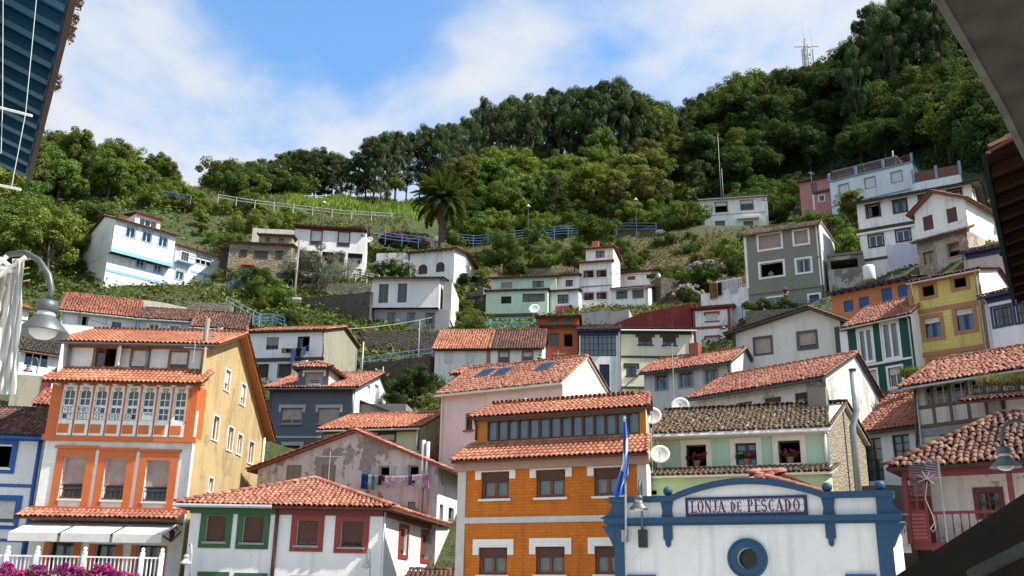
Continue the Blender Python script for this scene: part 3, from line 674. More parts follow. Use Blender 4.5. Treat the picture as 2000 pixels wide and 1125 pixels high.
# grey-green block
gg = wall(lin(128, 128, 112), .22); sg = S(WHT, 2, 1, sur=('full', WHT, .16))
H36 = house('grey_block', 'grey-green three-storey house with white window surrounds', 'Z5', (517, 588), (946, 522), 86, 1010, gg, 8, roof=('R', (952, 512), (1033, 632)), sidemat=wall((.66, .66, .62), .5), rmat=T_OLD, ro=dict(ov=(.45, .2), pan=CREAMT), gut=BROWN,
    wins=[(597, 587, 726, 668, S(WHT, 1, 1, shut=.98, shm=SH_PNK, sur=('full', WHT, .18))), (803, 564, 882, 640, S(WHT, 1, 1, shut=.98, shm=SH_PNK, sur=('full', WHT, .18))), (606, 748, 740, 828, S(WHT, 2, 1, open=1, sur=('full', WHT, .18))),
          (817, 728, 898, 804, S(WHT, 2, 1, cur=.4, sur=('full', WHT, .18))), (630, 952, 755, 1005, S(WHT, 4, 1, bars=12, sur=('full', WHT, .18))), (892, 935, 950, 1012, S(DGREY, 2, 1, bars=5, sur=('full', WHT, .18), name='door'))],
    bands=[(519, 600, 534, 900, WHT, .05, 'corner_strip'), (940, 530, 962, 880, WHT, .05, 'corner_strip'), (540, 905, 968, 912, plain((.2, .2, .16)), .1)])
# white terrace below it
wt = house('white_annex', 'low white annex with a balustraded roof terrace under the grey block', 'Z5', (262, 930), (545, 885), 89, 1010, wW, 5, wins=[])
f = wt.fr
k = MB(); k.box(f, f.W*.33, f.W*.85, .05, .15, f.ze+.95, f.ze+1.05); wt.part('handrail', k, WHT)
for i in range(13): k = MB(); x = f.W*(.34+.5*i/12); k.box(f, x-.04, x+.04, .06, .14, f.ze, f.ze+.95); wt.part('baluster', k, WHT)
# derelict shed between grey block and big white house
H_d = house('ruined_shed', 'roofless grey ruin with a dark opening beside the grey block', 'Z6', (232, 760), (455, 735), 83, 960, wall((.38, .36, .33), .8, peel=(.8, (.2, .17, .14))), 5, wins=[(256, 770, 425, 825, S(GREY, 1, 1, open=1, fw=.03))])
k = MB(); k.box(H_d.fr, 0, H_d.fr.W, -.15, 5, H_d.ze+.01, H_d.ze+.25); H_d.part('roof_slab', k, wall((.16, .14, .12), .6))
tkp = at(*cz('Z6', (497, 900)), 80); tk = solo('water_tank', 'white rounded tank in front of the ruin', 'tank', (lambda m: (m.lathe(tkp, [(0, 0), (.48, 0), (.52, .1), (.52, 1.2), (.44, 1.36), (0, 1.4)], 18), m)[1])(MB()), wall(WHITE, .2), smooth=True)
# orange house with blue shutters
sb = S(BLUE, 2, 1, solid=BLUE, rv=.1)
H43 = house('orange_house', 'orange rendered house with closed blue shutters under a dark roof', 'Z6', (258, 985), (745, 885), 75, 1200, wall(lin(203, 120, 76), .3), 6, roof=('M', 3, 14), rmat=T_BLK, ro=dict(ov=(.5, .2), pan=NAVY), wins=[(338, 1022, 396, 1090, sb), (432, 1000, 492, 1066, sb), (570, 945, 634, 1046, sb), (670, 924, 735, 1028, sb)])
for i in range(10): k = MB(); x = H43.fr.W*(i+.5)/10; k.box(H43.fr, x-.07, x+.07, -.45, 0, H43.ze-.16, H43.ze-.02); H43.part('rafter', k, NAVY)
# yellow house
yel = wall(lin(205, 190, 108), .3, brick=(.5, .22, .02)); tr = plain((.34, .15, .07))
so_ = S(DBROWN, 2, 1, open=1, sur=('full', tr, .2)); ss_ = S(DBROWN, 2, 1, shut=.25, shm=SH_WHT, sur=('full', tr, .22), cur=.6)
H44 = house('yellow_house', 'yellow brick house with terracotta trim and dark open windows', 'Z8', (1258, -20), (1690, -105), 58.5, 560, yel, 8, roof=('M', 4, 15), rmat=T_OLD, sidemat=wall(WHITE, .25), ro=dict(ov=(.4, .2)), gut=ZINC,
    wins=[(1326, -10, 1405, 62, so_), (1530, -60, 1612, 5, so_), (1344, 196, 1448, 328, ss_), (1548, 138, 1660, 280, ss_), (1380, 466, 1490, 560, S(DBROWN, 2, 1, shut=.6, shm=SH_WHT, sur=('full', tr, .22))), (1585, 412, 1690, 500, S(DBROWN, 2, 1, shut=.8, shm=SH_WHT, sur=('full', tr, .22)))],
    bands=[(1262, -90, 1700, -45, plain((.50, .19, .06)), .05), (1280, 118, 1715, 145, tr, .06), (1295, 400, 1750, 430, tr, .06), (1258, 10, 1285, 480, tr, .05, 'corner_strip'), (1700, -20, 1735, 400, tr, .05, 'corner_strip')])
# white house with navy windows
H45 = house('white_house', 'white house with navy blue windows and eaves at the right edge', 'Z8', (1722, 70), (2050, 0), 55, 460, wall((.70, .71, .73), .2), 7, roof=('M', 3.5, 18), rmat=T_OLD, fas=(NAVY, .45), gut=NAVY,
    wins=[(1785, 128, 1902, 250, S(NAVY, 2, 2, mid=1, cur=.4, sur=('full', NAVY, .12))), (1930, 95, 2040, 225, S(NAVY, 2, 2, mid=1, cur=.4, sur=('full', NAVY, .12)))])
# dark green house
dg = wall((.010, .075, .052), .15, brick=(.5, .11, .012)); sT = S(WHT, 2, 1, rv=.05, fw=.14, sur=('full', WHT, .08), cur=.9); 
H46 = house('green_house', 'dark green tiled house with tall white double windows', 'Z8', (842, 258), (1250, 172), 61, 700, dg, 7, roof=('N', 3, (1245, 85)), rmat=T_SAL, sidemat=wW, lmat=wW, ro=dict(ov=(.45, .2)), gut=ZINC,
    wins=[(915, 268, 1012, 492, sT), (1068, 225, 1182, 468, sT), (975, 540, 1036, 660, S(WHT, 2, 1, shut=.6, shm=SH_WHT, sur=('full', WHT, .12))), (1112, 520, 1198, 645, S(WHT, 2, 1, shut=.35, shm=SH_WHT, cur=.5, sur=('full', WHT, .14)))],
    bands=[(940, 478, 1265, 492, WHT, .05), (800, 290, 850, 440, wW, .03, 'corner_strip')])
# olive trimmed house
H18 = house('olive_trimmed_house', 'off-white house with a low front gable and olive green trim', 'Z8', (120, 306), (795, 222), 66, 600, wall((.66, .64, .58), .2), 8, roof=('G', (600, 150)), rmat=T_OLD, ro=dict(ov=(.7, .7), ovs=.6, pan=OLIVE), 
    wins=[(248, 332, 350, 430, S(plain((.05, .055, .04)), 1, 1, shut=.97, shm=SH_BEI, sur=('full', plain((.055, .065, .05)), .14))), (530, 295, 640, 395, S(plain((.05, .055, .04)), 2, 1, shut=.75, shm=SH_BEI, sur=('full', plain((.055, .065, .05)), .14)))],
    bands=[(104, 310, 128, 560, OLIVE, .06, 'corner_strip'), (768, 260, 800, 470, OLIVE, .06, 'corner_strip'), (140, 508, 770, 530, OLIVE, .05)])
# red trimmed white house
H23 = house('red_trimmed_house', 'narrow white house with red corner strips and lintels', 'Z7', (1250, 152), (1500, 134), 86, 450, wW, 6, roof=('M', 3, 12), rmat=T_MID, ro=dict(pan=RED, ov=(.4, .2), ovs=.3), fas=(RED, .25),
    wins=[(1328, 182, 1416, 236, S(WHT, 1, 1, shut=.97, shm=SH_WHT, sur=('lintel', RED, .14), sill=RED)), (1332, 345, 1418, 402, S(WHT, 1, 1, shut=.97, shm=SH_WHT, sur=('lintel', RED, .14), sill=RED))], bands=[(1245, 160, 1262, 450, RED, .05, 'corner_strip'), (1486, 140, 1506, 450, RED, .05, 'corner_strip'), (1258, 270, 1490, 288, RED, .05)])
# red sheet wall / roof behind cream house
T = Thing('red_shed', 'red painted sheet-clad shed behind the cream house', 'shed', at(1290, 640, 82)); f = frame('Z4', (1405, 690), (1758, 610), 88, -14)
k = MB(); zt0 = f.ze+.2; zt1 = f.sz((1758, 605))[1]; k.hexa([f.w(0, 0, zt0-5), f.w(f.W, 0, zt0-5), f.w(f.W, 4, zt0-5), f.w(0, 4, zt0-5)], [f.w(0, 0, zt0), f.w(f.W, 0, zt1), f.w(f.W, 4, zt1), f.w(0, 4, zt0)]); T.part('wall', k, wall((.20, .02, .016), .25))
k = MB(); s = f.sz((1230, 705))[0]; k.hexa([f.w(s, 0, zt0-4), f.w(0, 0, zt0-4), f.w(0, 4, zt0-4), f.w(s, 4, zt0-4)], [f.w(s, 0, zt0-.9), f.w(0, 0, zt0-.01), f.w(0, 4, zt0-.01), f.w(s, 4, zt0-.9)]); T.part('lower_wall', k, wall((.20, .02, .016), .25))
# cream house with green lintels
sC = S(BROWN, 2, 1, shut=.55, shm=SH_BRN, sur=('lintel', DGREEN, .22), sill=DBROWN, cur=.3)
H19 = house('cream_house', 'cream house with dark green lintels and a green string course', 'Z7', (745, 298), (1246, 302), 77, 700, wC, 6, roof=('M', 3, 13), rmat=T_OLD, ro=dict(pan=DGREEN), fas=(DGREEN, .35), gut=WHT,
    wins=[(866, 328, 962, 398, sC), (1034, 330, 1126, 402, sC), (784, 545, 856, 612, S(BROWN, 2, 1, sur=('lintel', DGREEN, .22), sill=DBROWN, cur=.4))], bands=[(748, 476, 1240, 490, DGREEN, .06), (748, 686, 950, 700, DGREEN, .08)])
# white house with the blue glazed gallery
H20 = house('blue_gallery_house', 'tall white house with a navy blue glazed gallery', 'Z7', (460, 302), (733, 300), 76, 790, wW, 6, roof=('M', 3, 20), rmat=T_OLD, ro=dict(pan=NAVY), fas=(NAVY, .4),
    wins=[(470, 306, 714, 478, S(NAVY, 8, 4, rv=.03, fw=.05, cur=1.)), (600, 532, 670, 696, S(NAVY, 2, 1, solid=NAVY, bars=6, name='door'))], bands=[(735, 300, 745, 790, ZINC, .12, 'downpipe')])
# terracotta house
H21 = house('terracotta_house', 'terracotta rendered house with a dark tile skirt roof', 'Z4', (735, 772), (978, 770), 79, 1020, wall(lin(158, 76, 36), .35), 3, wins=[(788, 812, 850, 905, S(DGREY, 2, 1)), (884, 815, 946, 905, S(DGREY, 2, 1, open=1))], found=3)
f = H21.fr; g = f.off(1.6); z2 = g.sz((735, 705))[1]; s0 = g.sz((700, 740))[0]; s1 = g.sz((985, 740))[0]; hh = [g.rect((784, 720, 848, 755)), g.rect((880, 718, 940, 752))]
walls(H21, g, s0, s1, 0, 5, f.ze-.5, z2, wall(lin(158, 76, 36), .35), hh, name='upper_wall')
for h in hh: window(H21, lambda s, z, d: g.w(s, d, z), *h, S(TEAL, 2, 1))
roof_profile(H21, f, 0, f.W, [(0, f.ze), (1.6, f.ze+.35)], T_BLK, 's', ov=(.35, 0), indiv=False)
roof_profile(H21, g, s0, s1, [(0, z2), (2.5, z2+.5), (5, z2)], T_BLK, 's', ov=(.35, .2), indiv=False)
# white house with bright and dark roof halves
H22 = house('two_roofed_house', 'long white house whose roof is half bright orange, half dark tile', 'Z4', (0, 918), (362, 916), 75, 1100, wO, 7, roof=('N', 3.4, (85, 805)), rmat=T_NEW, ro=dict(pan=BROWN, ov=(.4, .2)), fas=(BROWN, .2),
    wins=[(65, 935, 120, 1018, S(WHT, 1, 1, shut=.98, shm=SH_WHT, rv=.05)), (210, 935, 268, 1018, S(WHT, 1, 1, shut=.98, shm=SH_WHT, rv=.05))], bands=[(352, 930, 378, 1090, plain((.33, .12, .06)), .06, 'corner_strip')])
fr = H22.fr; se = fr.sz((736, 912))[0]; hh = [fr.rect((440, 938, 502, 1018)), fr.rect((604, 940, 664, 1010))]
walls(H22, fr, fr.W+.003, se, 0, 7, H22.zb-5, H22.pts[1][1]+.2, wW, hh, planes=cut_planes(fr, H22.pts), name='wing_wall')
for h in hh: window(H22, lambda s, z, d: fr.w(s, d, z), *h, S(WOOD, 2, 1, shut=.4, shm=SH_WHT, sur=('full', plain((.33, .12, .06)), .12)))
roof_profile(H22, fr, fr.W+.25, se, H22.pts, T_OLD, 's', ov=(.4, .2), indiv=False, pan=PAND)
# mint house: three stepped storeys
mint = wall(lin(190, 212, 188), .15)
H24 = house('mint_house', 'pale mint green house in three stepped storeys', 'Z4', (350, 528), (772, 516), 98, 770, mint, 4, sides='frlb', wins=[(452, 558, 523, 608, S(BROWN, 2, 1, open=1)), (600, 540, 753, 596, S(BROWN, 4, 1, open=0))],
    bands=[(350, 680, 700, 698, DBROWN, .25), (408, 712, 453, 750, DGREY, .01, 'lower_window'), (512, 730, 570, 768, DGREY, .01, 'lower_window'), (630, 720, 668, 750, DGREY, .01, 'lower_window')], foot=True)
f = H24.fr; g = f.off(2.4); z2 = g.sz((400, 438))[1]; s0 = g.sz((385, 470))[0]; s1 = g.sz((832, 460))[0]
hh = [g.rect((452, 462, 530, 504)), g.rect((668, 452, 745, 498))]; walls(H24, g, s0, s1, 0, 5, f.ze-1, z2, mint, hh, name='upper_wall')
window(H24, lambda s, z, d: g.w(s, d, z), *hh[0], S(BEIGE, 1, 1, shut=.98, shm=SH_PNK)); window(H24, lambda s, z, d: g.w(s, d, z), *hh[1], S(BROWN, 2, 1, cur=.5))
roof_profile(H24, f, 0, f.W, [(0, f.ze), (2.4, f.ze+.35)], T_BLK, 's', ov=(.3, 0), indiv=False)
roof_profile(H24, g, s0, s1, [(0, z2), (2.5, z2+.55), (5, z2)], T_MID, 's', ov=(.4, .2), indiv=False, pan=DBROWN)
# its angled left bay
fb = frame('Z4', (216, 545), (350, 528), 101, -32); fb.W = (f.O-fb.O).dot(fb.a); hb = [fb.rect((272, 568, 320, 622))]
walls(H24, fb, 0, fb.W+.05, 0, 3.5, fb.sz((216, 760))[1]-3, f.ze, mint, hb, name='bay_wall'); window(H24, lambda s, z, d: fb.w(s, d, z), *hb[0], S(BROWN, 2, 1, sur=('full', plain((.55, .45, .38)), .08)))
roof_profile(H24, fb, 0, fb.W, [(0, f.ze), (3, f.ze+.7)], T_MID, 's', ov=(.3, 0), indiv=False)
# balustrade terrace in turquoise in front of it
T = Thing('terrace_balustrade', 'turquoise and white openwork balustrade below the mint house', 'balustrade', at(960, 640, 84)); f = frame('Z4', (75, 760), (680, 765), 93, -4)
tq = plain((.12, .42, .38)); z0 = f.ze-.35
for i in range(5): k = MB(); x = f.W*i/4; k.box(f, x-.15, x+.15, -.1, .15, z0-.2, z0+1.0); T.part('post', k, tq)
for b in range(4):
    k = MB(); x0, x1 = f.W*b/4+.16, f.W*(b+1)/4-.16; n = 8
    for i in range(n): xa = x0+(x1-x0)*i/n; xb = x0+(x1-x0)*(i+1)/n; k.tube([f.w(xa, .02, z0), f.w(xb, .02, z0+.6)], .035, 4); k.tube([f.w(xb, .02, z0), f.w(xa, .02, z0+.6)], .035, 4)
    T.part('openwork_panel', k, WHT); k = MB(); k.box(f, x0, x1, -.06, .1, z0+.62, z0+.74); T.part('handrail', k, tq)
k = MB(); k.box(f, -.3, f.W+.3, -.1, 3.5, z0-4, z0-.05); T.part('terrace_wall', k, wall((.34, .36, .34), .5))
# small white house between mint and tower
H25 = house('white_house', 'small white house with a navy window between the mint house and the tower', 'Z4', (782, 530), (985, 518), 98.5, 670, wW, 4, wins=[(840, 545, 915, 608, S(NAVY, 2, 2, sur=None))], bands=[(776, 535, 790, 660, GREY, .08, 'downpipe')])
f = H25.fr; g = f.off(1.8); z2 = g.sz((835, 425))[1]; s0 = g.sz((832, 460))[0]; s1 = g.sz((990, 455))[0]; h = g.rect((895, 445, 946, 490)); walls(H25, g, s0, s1, 0, 4, f.ze-1, z2, wW, [h], name='upper_wall'); window(H25, lambda s, z, d: g.w(s, d, z), *h, S(NAVY, 2, 1))
roof_profile(H25, f, 0, f.W, [(0, f.ze), (1.8, f.ze+.35)], T_OLD, 's', ov=(.35, 0), indiv=False); roof_profile(H25, g, s0, s1, [(0, z2), (2, z2+.4), (4, z2)], T_BLK, 's', indiv=False)
# tower house
tpk = plain((.42, .34, .34)); sTw = S(BROWN, 2, 1, open=2, sur=('full', tpk, .1), sill=WHT)
H26 = house('tower_house', 'tall narrow white tower house with tiled skirt roofs', 'Z4', (990, 334), (1212, 318), 100, 660, wW, 6, roof=None, rw=[], wins=[(1020, 382, 1088, 432, sTw), (1108, 378, 1176, 428, sTw), (1022, 534, 1088, 586, sTw), (1110, 530, 1176, 580, sTw)], bands=[(985, 485, 1212, 493, GREY, .05)])
f = H26.fr; g = f.off(1.1); z2 = g.sz((1035, 238))[1]; s0 = g.sz((1035, 260))[0]; s1 = f.W; h = g.rect((1102, 244, 1163, 294)); walls(H26, g, s0, s1, 0, 5, f.ze-.5, z2, wW, [h], name='upper_wall'); window(H26, lambda s, z, d: g.w(s, d, z), *h, S(BROWN, 2, 1, cur=.8))
roof_profile(H26, f, 0, f.W, [(0, f.ze), (1.1, f.ze+.3)], T_NEW, 's', ov=(.4, 0), indiv=False); roof_profile(H26, g, s0, s1, [(0, z2), (2.5, z2+.6), (5, z2)], T_NEW, 's', ov=(.4, .2), indiv=False)
k = MB(); k.box(g, s0+.5, s0+1.2, 1.2, 1.8, z2, z2+1.4); H26.part('chimney', k, plain((.42, .13, .07)))
# low white house right of the tower
sB27 = S(plain((.05, .08, .11)), 2, 1, sur=('full', GREY, .08))
H27 = house('white_house', 'low white house with lit gable right of the tower house', 'Z4', (1217, 512), (1462, 494), 99, 650, wW, 6, roof=('M', 3, 17), rmat=T_MID, gut=GREY, wins=[(1246, 524, 1316, 573, sB27), (1358, 518, 1428, 568, sB27)], bands=[(1217, 628, 1462, 650, GREY, .04)])
H27b = house('white_outhouse', 'low white building with brown hatches behind the low white house', 'Z4', (1255, 405), (1535, 385), 107, 470, wW, 4, roof=('S', 8), rmat=T_OLD, wins=[(1320, 420, 1375, 445, S(WOOD, 1, 1, solid=WOOD)), (1450, 408, 1500, 432, S(WOOD, 1, 1, solid=WOOD))])
# modern white box house
H28 = house('modern_house', 'modern house with a white upper box over grey ground floor', 'Z3', (1150, 582), (1612, 592), 89, 778, wall((.70, .69, .67), .1), 6.5, roof=('M', 3.2, 13), rmat=T_OLD, ro=dict(pan=DGREY, ov=(.5, .2), ovs=.4), yaw=-4, found=-.02,
    wins=[(1194, 614, 1260, 745, S(plain((.10, .15, .20)), 2, 1)), (1324, 610, 1388, 742, S(plain((.10, .15, .20)), 2, 1))], foot=False)
f = H28.fr; g = f.off(.55); z1 = H28.zb; hh = [g.rect((1254, 810, 1310, 915)), g.rect((1388, 810, 1444, 915)), g.rect((1518, 812, 1580, 925))]; sW_ = g.sz((1740, 700))[0]; sl_ = g.sz((1135, 850))[0]
walls(H28, g, sl_, f.W+1.0, 0, 6, z1-8, z1-.01, wall((.30, .30, .31), .2), hh, name='ground_floor_wall')
for q, h in enumerate(hh): window(H28, lambda s, z, d: g.w(s, d, z), *h, S(plain((.12, .20, .28)) if q < 2 else DGREY, 2, 1, name='window' if q < 2 else 'door', cur=.4))
walls(H28, f, f.W+.25, f.W+1.1, .9, 6.5, z1-1, f.ze, wall((.30, .30, .31), .2), [], name='stair_wall', sidemat=wall(WHITE, .2))
FOOT.append((g, f.W+1, 6, g.sz((1135, 925))[1]-.3)); k = MB(); zr = z1-3.0
for i in range(9): x = sl_+(f.W+.3-sl_)*i/8; k.tube([f.w(x, -.9, zr), f.w(x, -.9, zr+1.05)], .025, 5)
for j in range(5): k.tube([f.w(sl_, -.9, zr+.2+.21*j), f.w(f.W+.3, -.9, zr+.2+.21*j)], .015, 4)
H28.part('balcony_railing', k, GREY)
k = MB(); k.box(f, sl_-.2, f.W+1, -1.1, .6, zr-.3, zr); H28.part('balcony_slab', k, wall((.25, .25, .25), .4))
# house with arched windows
H29 = house('white_house', 'white house with two arched brown windows', 'Z3', (1410, 404), (1716, 376), 104, 560, wW, 7, roof=('M', 3.5, 11), rmat=T_MID, ro=dict(ov=(.6, .3), ovs=.4, pan=BROWN), wins=[])
f = H29.fr
for r in ((1468, 480, 1528, 545), (1590, 464, 1646, 530)):
    s0, s1, z0, z1 = f.rect(r); k = MB(); c = (s0+s1)/2; rad = (s1-s0)/2; pts = [(s0, z0), (s1, z0)]+[(c+rad*math.cos(a*math.pi/8), z1-rad+rad*math.sin(a*math.pi/8)) for a in range(9)]
    k.hexa([f.w(x, .0, z) for x, z in pts][::-1], [f.w(x, -.05, z) for x, z in pts][::-1]); o = H29.part('arched_window', k, DBROWN)
    k = MB(); k.box(f, c-.03, c+.03, -.08, -.051, z0, z1-.1); H29.part('mullion', k, BROWN, o)
for i in range(8): k = MB(); x = f.W*(i+.5)/8; k.box(f, x-.06, x+.06, -.55, 0, H29.ze-.14, H29.ze-.02); H29.part('rafter', k, BROWN)
# white house with porch
sP = S(DRED, 1, 1, shut=.72, shm=SH_WHT, sur=('full', DRED, .10))
H30 = house('porch_house', 'white house with dark red eaves above an open columned porch', 'Z3', (622, 218), (1112, 248), 102, 380, wall((.78, .77, .76), .2), 7, roof=('M', 3.5, 12), rmat=T_BLK, ro=dict(pan=DRED, ov=(.5, .2), ovs=.2), fas=(DRED, .3), found=.01, foot=False, wins=[(730, 250, 803, 340, sP), (917, 260, 992, 352, sP)])
f = H30.fr; zb = H30.zb; z0 = f.sz((640, 545))[1]
for px in (628, 792, 970, 1092): s = f.sz((px, 440))[0]; k = MB(); k.box(f, s-.17, s+.17, 0, .34, z0, zb-.012); H30.part('column', k, wW)
hh = [f.rect((630, 415, 690, 520), 1.6), f.rect((820, 430, 880, 530), 1.6), f.rect((918, 430, 960, 480), 1.6), f.rect((1050, 450, 1068, 475), 1.6)]; g = f.off(1.6)
walls(H30, g, 0, f.W, 0, 5.3, z0-5, zb-.012, wW, hh, name='porch_wall')
for q, h in enumerate(hh): window(H30, lambda s, z, d: g.w(s, d, z), *h, S(DRED if q < 2 else GREY, 2, 1, cur=.4))
k = MB(); k.box(f, -.2, f.W+.2, -.2, 1.8, z0-4, z0); H30.part('porch_floor', k, wall((.45, .42, .38), .4))
k = MB(); x0 = f.sz((970, 480))[0]
for i in range(10): x = x0+(f.W-x0)*i/9; k.box(f, x-.02, x+.02, .1, .14, z0, z0+.95)
k.box(f, x0, f.W, .08, .16, z0+.95, z0+1.02); H30.part('porch_railing', k, DRED)
FOOT.append((f, f.W, 7, z0))
# stone house
stn = stone((.24, .19, .12), (.36, .30, .20), 2.4, (.16, .13, .09))
sS = S(BROWN, 2, 1, sur=('full', plain((.10, .06, .035)), .07))
H31 = house('stone_house', 'rubble stone cottage with brown windows and a dormer', 'Z3', (172, 332), (600, 352), 98, 590, stn, 6, roof=('M', 3, 14), rmat=T_OLD, ro=dict(ov=(.3, .2)), wins=[(246, 382, 288, 423, sS), (344, 390, 430, 434, S(BROWN, 3, 1, sur=('full', plain((.10, .06, .035)), .07))), (490, 388, 533, 438, sS),
    (278, 525, 333, 592, S(DBROWN, 1, 1, solid=DBROWN, name='door')), (392, 530, 438, 575, S(plain((.03, .12, .25)), 2, 1)), (486, 536, 543, 580, S(plain((.03, .12, .25)), 2, 1))], bands=[(255, 480, 348, 492, plain((.5, .14, .06)), .5, 'door_canopy')])
f = H31.fr; g = f.off(1.2); s0 = g.sz((372, 300))[0]; s1 = g.sz((602, 310))[0]; z2 = g.sz((372, 280))[1]; hh = [g.rect((418, 295, 450, 330)), g.rect((508, 300, 545, 336))]
walls(H31, g, s0, s1, 0, 4, f.ze, z2, wall((.30, .24, .12), .3), hh, name='dormer_wall')
for h in hh: window(H31, lambda s, z, d: g.w(s, d, z), *h, S(BROWN, 2, 1, cur=.8))
roof_profile(H31, g, s0, s1, [(0, z2), (2, z2+.35), (4, z2)], T_OLD, 's', ov=(.4, .2), indiv=False)
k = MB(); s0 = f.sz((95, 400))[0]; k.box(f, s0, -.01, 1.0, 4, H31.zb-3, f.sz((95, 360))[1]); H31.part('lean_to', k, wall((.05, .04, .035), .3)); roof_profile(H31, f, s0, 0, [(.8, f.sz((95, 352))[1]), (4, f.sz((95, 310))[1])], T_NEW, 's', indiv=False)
# white and blue house on the left
lb = plain((.20, .42, .70)); sL = S(WHT, 2, 1, sur=('full', lb, .11), cur=.0)
H32 = house('white_blue_house', 'white house with sky blue trim high on the left slope', 'Z2', (727, 186), (1104, 292), 92, 420, wall((.80, .79, .77), .2), 8, roof=('M', 3, 20), rmat=T_MID, ro=dict(ov=(.4, .2)), found=-.4, foot=False, wins=[(793, 235, 850, 300, sL), (894, 262, 952, 330, sL), (997, 294, 1052, 358, sL)], rv=.15)
f = H32.fr; zb = H32.zb+.4; k = MB(); k.box(f, -.03, f.W+.03, -.04, .0, zb, zb+.4); H32.part('band', k, lb)
g = f.off(.7); hh = [g.rect((858, 422, 910, 490)), g.rect((970, 455, 1016, 520)), g.rect((1103, 505, 1152, 565))]; s1 = g.sz((1192, 560))[0]
walls(H32, g, 0, s1, 0, 7.3, zb-10, zb-.02, wall((.74, .74, .72), .4), hh, name='lower_wall')
for h in hh: window(H32, lambda s, z, d: g.w(s, d, z), *h, S(WHT, 2, 1, sur=('full', lb, .11)))
r = g.rect((690, 520, 1190, 600)); zA = g.sz((690, 508))[1]; k = MB(); k.box(g, 0, s1, -.04, 0, zA-.15, zA+.15); H32.part('band', k, lb)
d_ = f.off(.9); s0, s1d, z0, z1 = d_.rect((850, 165, 1010, 235)); z0 = f.ze+.1; z1 = d_.sz((850, 150))[1]; s0 = d_.sz((850, 180))[0]; s1d = d_.sz((1008, 210))[0]; h = (s0+.5, s1d-.4, z0+.45, z1-.25)
walls(H32, d_, s0, s1d, 0, 3, z0-.3, z1, wW, [h], name='dormer_wall'); window(H32, lambda s, z, d: d_.w(s, d, z), *h, S(WHT, 3, 1, cur=.6)); roof_profile(H32, d_, s0, s1d, [(0, z1), (3, z1+.6)], T_MID, 's', ov=(.3, 0), indiv=False)
# right wing
wg = f.off(1.2); sA = wg.sz((1095, 450))[0]; sB_ = wg.sz((1362, 500))[0]; zt = wg.sz((1105, 352))[1]; hh = [wg.rect((1230, 403, 1330, 472)), wg.rect((1140, 385, 1185, 460))]
walls(H32, wg, sA, sB_, 0, 5, zb-10, zt, wall((.78, .77, .75), .3), hh, name='wing_wall'); window(H32, lambda s, z, d: wg.w(s, d, z), *hh[0], S(WHT, 3, 1, shut=.6, shm=SH_WHT, sur=('full', lb, .1))); window(H32, lambda s, z, d: wg.w(s, d, z), *hh[1], S(DBROWN, 2, 1, name='door', solid=DBROWN))
roof_profile(H32, wg, sA, sB_, [(0, zt), (5, zt+1.2)], T_MID, 's', ov=(.35, 0), indiv=False)
zz_ = wg.sz((1140, 462))[1]; sC_ = wg.sz((1197, 460))[0]; k = MB(); k.box(wg, sA, sC_, -1.0, -.01, zz_-.15, zz_); o = H32.part('balcony_slab', k, lb)
for i in range(8): k = MB(); x = sA+(sC_-sA)*i/7; k.box(wg, x-.02, x+.02, -.98, -.94, zz_, zz_+1); H32.part('baluster', k, GREY)
for j in range(3): k = MB(); k.box(wg, sA, sC_, -.99, -.93, zz_+.4+.28*j, zz_+.46+.28*j); H32.part('rail', k, DBROWN if j < 2 else WHT)
zA2 = wg.sz((1200, 512))[1]; k = MB(); k.box(wg, sC_+.1, sB_, -.04, 0, zA2-.12, zA2+.12); H32.part('band', k, lb)
FOOT.append((f, f.W+5, 8, g.sz((690, 575))[1]))
# ---------------------------------------------------------------- middle rows
# row of three joined houses on the left
sQ = S(WHT, 2, 1, open=2, cur=.4)
H33 = house('white_row_house', 'white row house with mid-orange tiles under the left slope', 'Z2', (388, 752), (858, 800), 73, 900, wall((.75, .74, .73), .3), 7, roof=('N', 3, (540, 674)), rmat=T_MID, gut=ZINC, wins=[(482, 788, 558, 853, sQ), (700, 832, 762, 868, S(GREY, 2, 1))])
H33b = house('pale_blue_row_house', 'pale blue row house with old mottled tiles', 'Z2', (862, 806), (1205, 826), 73.6, 900, wall(lin(178, 205, 215), .2), 7, roof=('N', 3, (1100, 765)), rmat=T_OLD, ro=dict(jit=1.), gut=ZINC, wins=[(935, 845, 996, 885, S(WHT, 2, 1, sur=('full', WHT, .15))), (1065, 858, 1126, 890, S(WHT, 2, 1, sur=('full', WHT, .15)))])
H33c = house('yellow_row_house', 'beige row house with a yellow end wall and old tiles', 'Z2', (1210, 858), (1535, 880), 71.5, 940, wall((.62, .55, .48), .3), 6, roof=('N', 3, (1450, 790)), rmat=T_OLD, sidemat=wall((.62, .50, .20), .25), ro=dict(jit=1.), gut=ZINC, wins=[(1255, 880, 1290, 920, S(GREY, 2, 1))])
# far left white houses behind the lamp
H34 = house('white_cottage', 'white cottage with a row of three windows under dark slates, far left', 'V2', (158, 458), (492, 508), 66, 640, wall((.74, .75, .76), .2), 6, roof=('N', 3, (300, 370)), rmat=T_BLK, ro=dict(jit=1.), wins=[(178, 480, 360, 585, S(WHT, 3, 1))], gut=BROWN)
H34b = house('white_cottage', 'white house with louvred shutter behind the hanging cloths', 'V2', (-40, 120), (215, 170), 74, 500, wall((.74, .75, .76), .2), 6, roof=('M', 3, 18), rmat=T_MID, wins=[(148, 240, 185, 390, S(WHT, 1, 1, shut=.98, shm=SH_WHT))])
H34c = house('stone_wall_house', 'small maroon and stone outbuilding left of the gallery house', 'V2', (100, 640), (420, 660), 60, 900, wall((.36, .33, .25), .7), 5, wins=[], bands=[(310, 645, 400, 780, plain((.20, .02, .035)), .06, 'painted_panel'), (375, 680, 392, 800, WHT, .14, 'downpipe')])
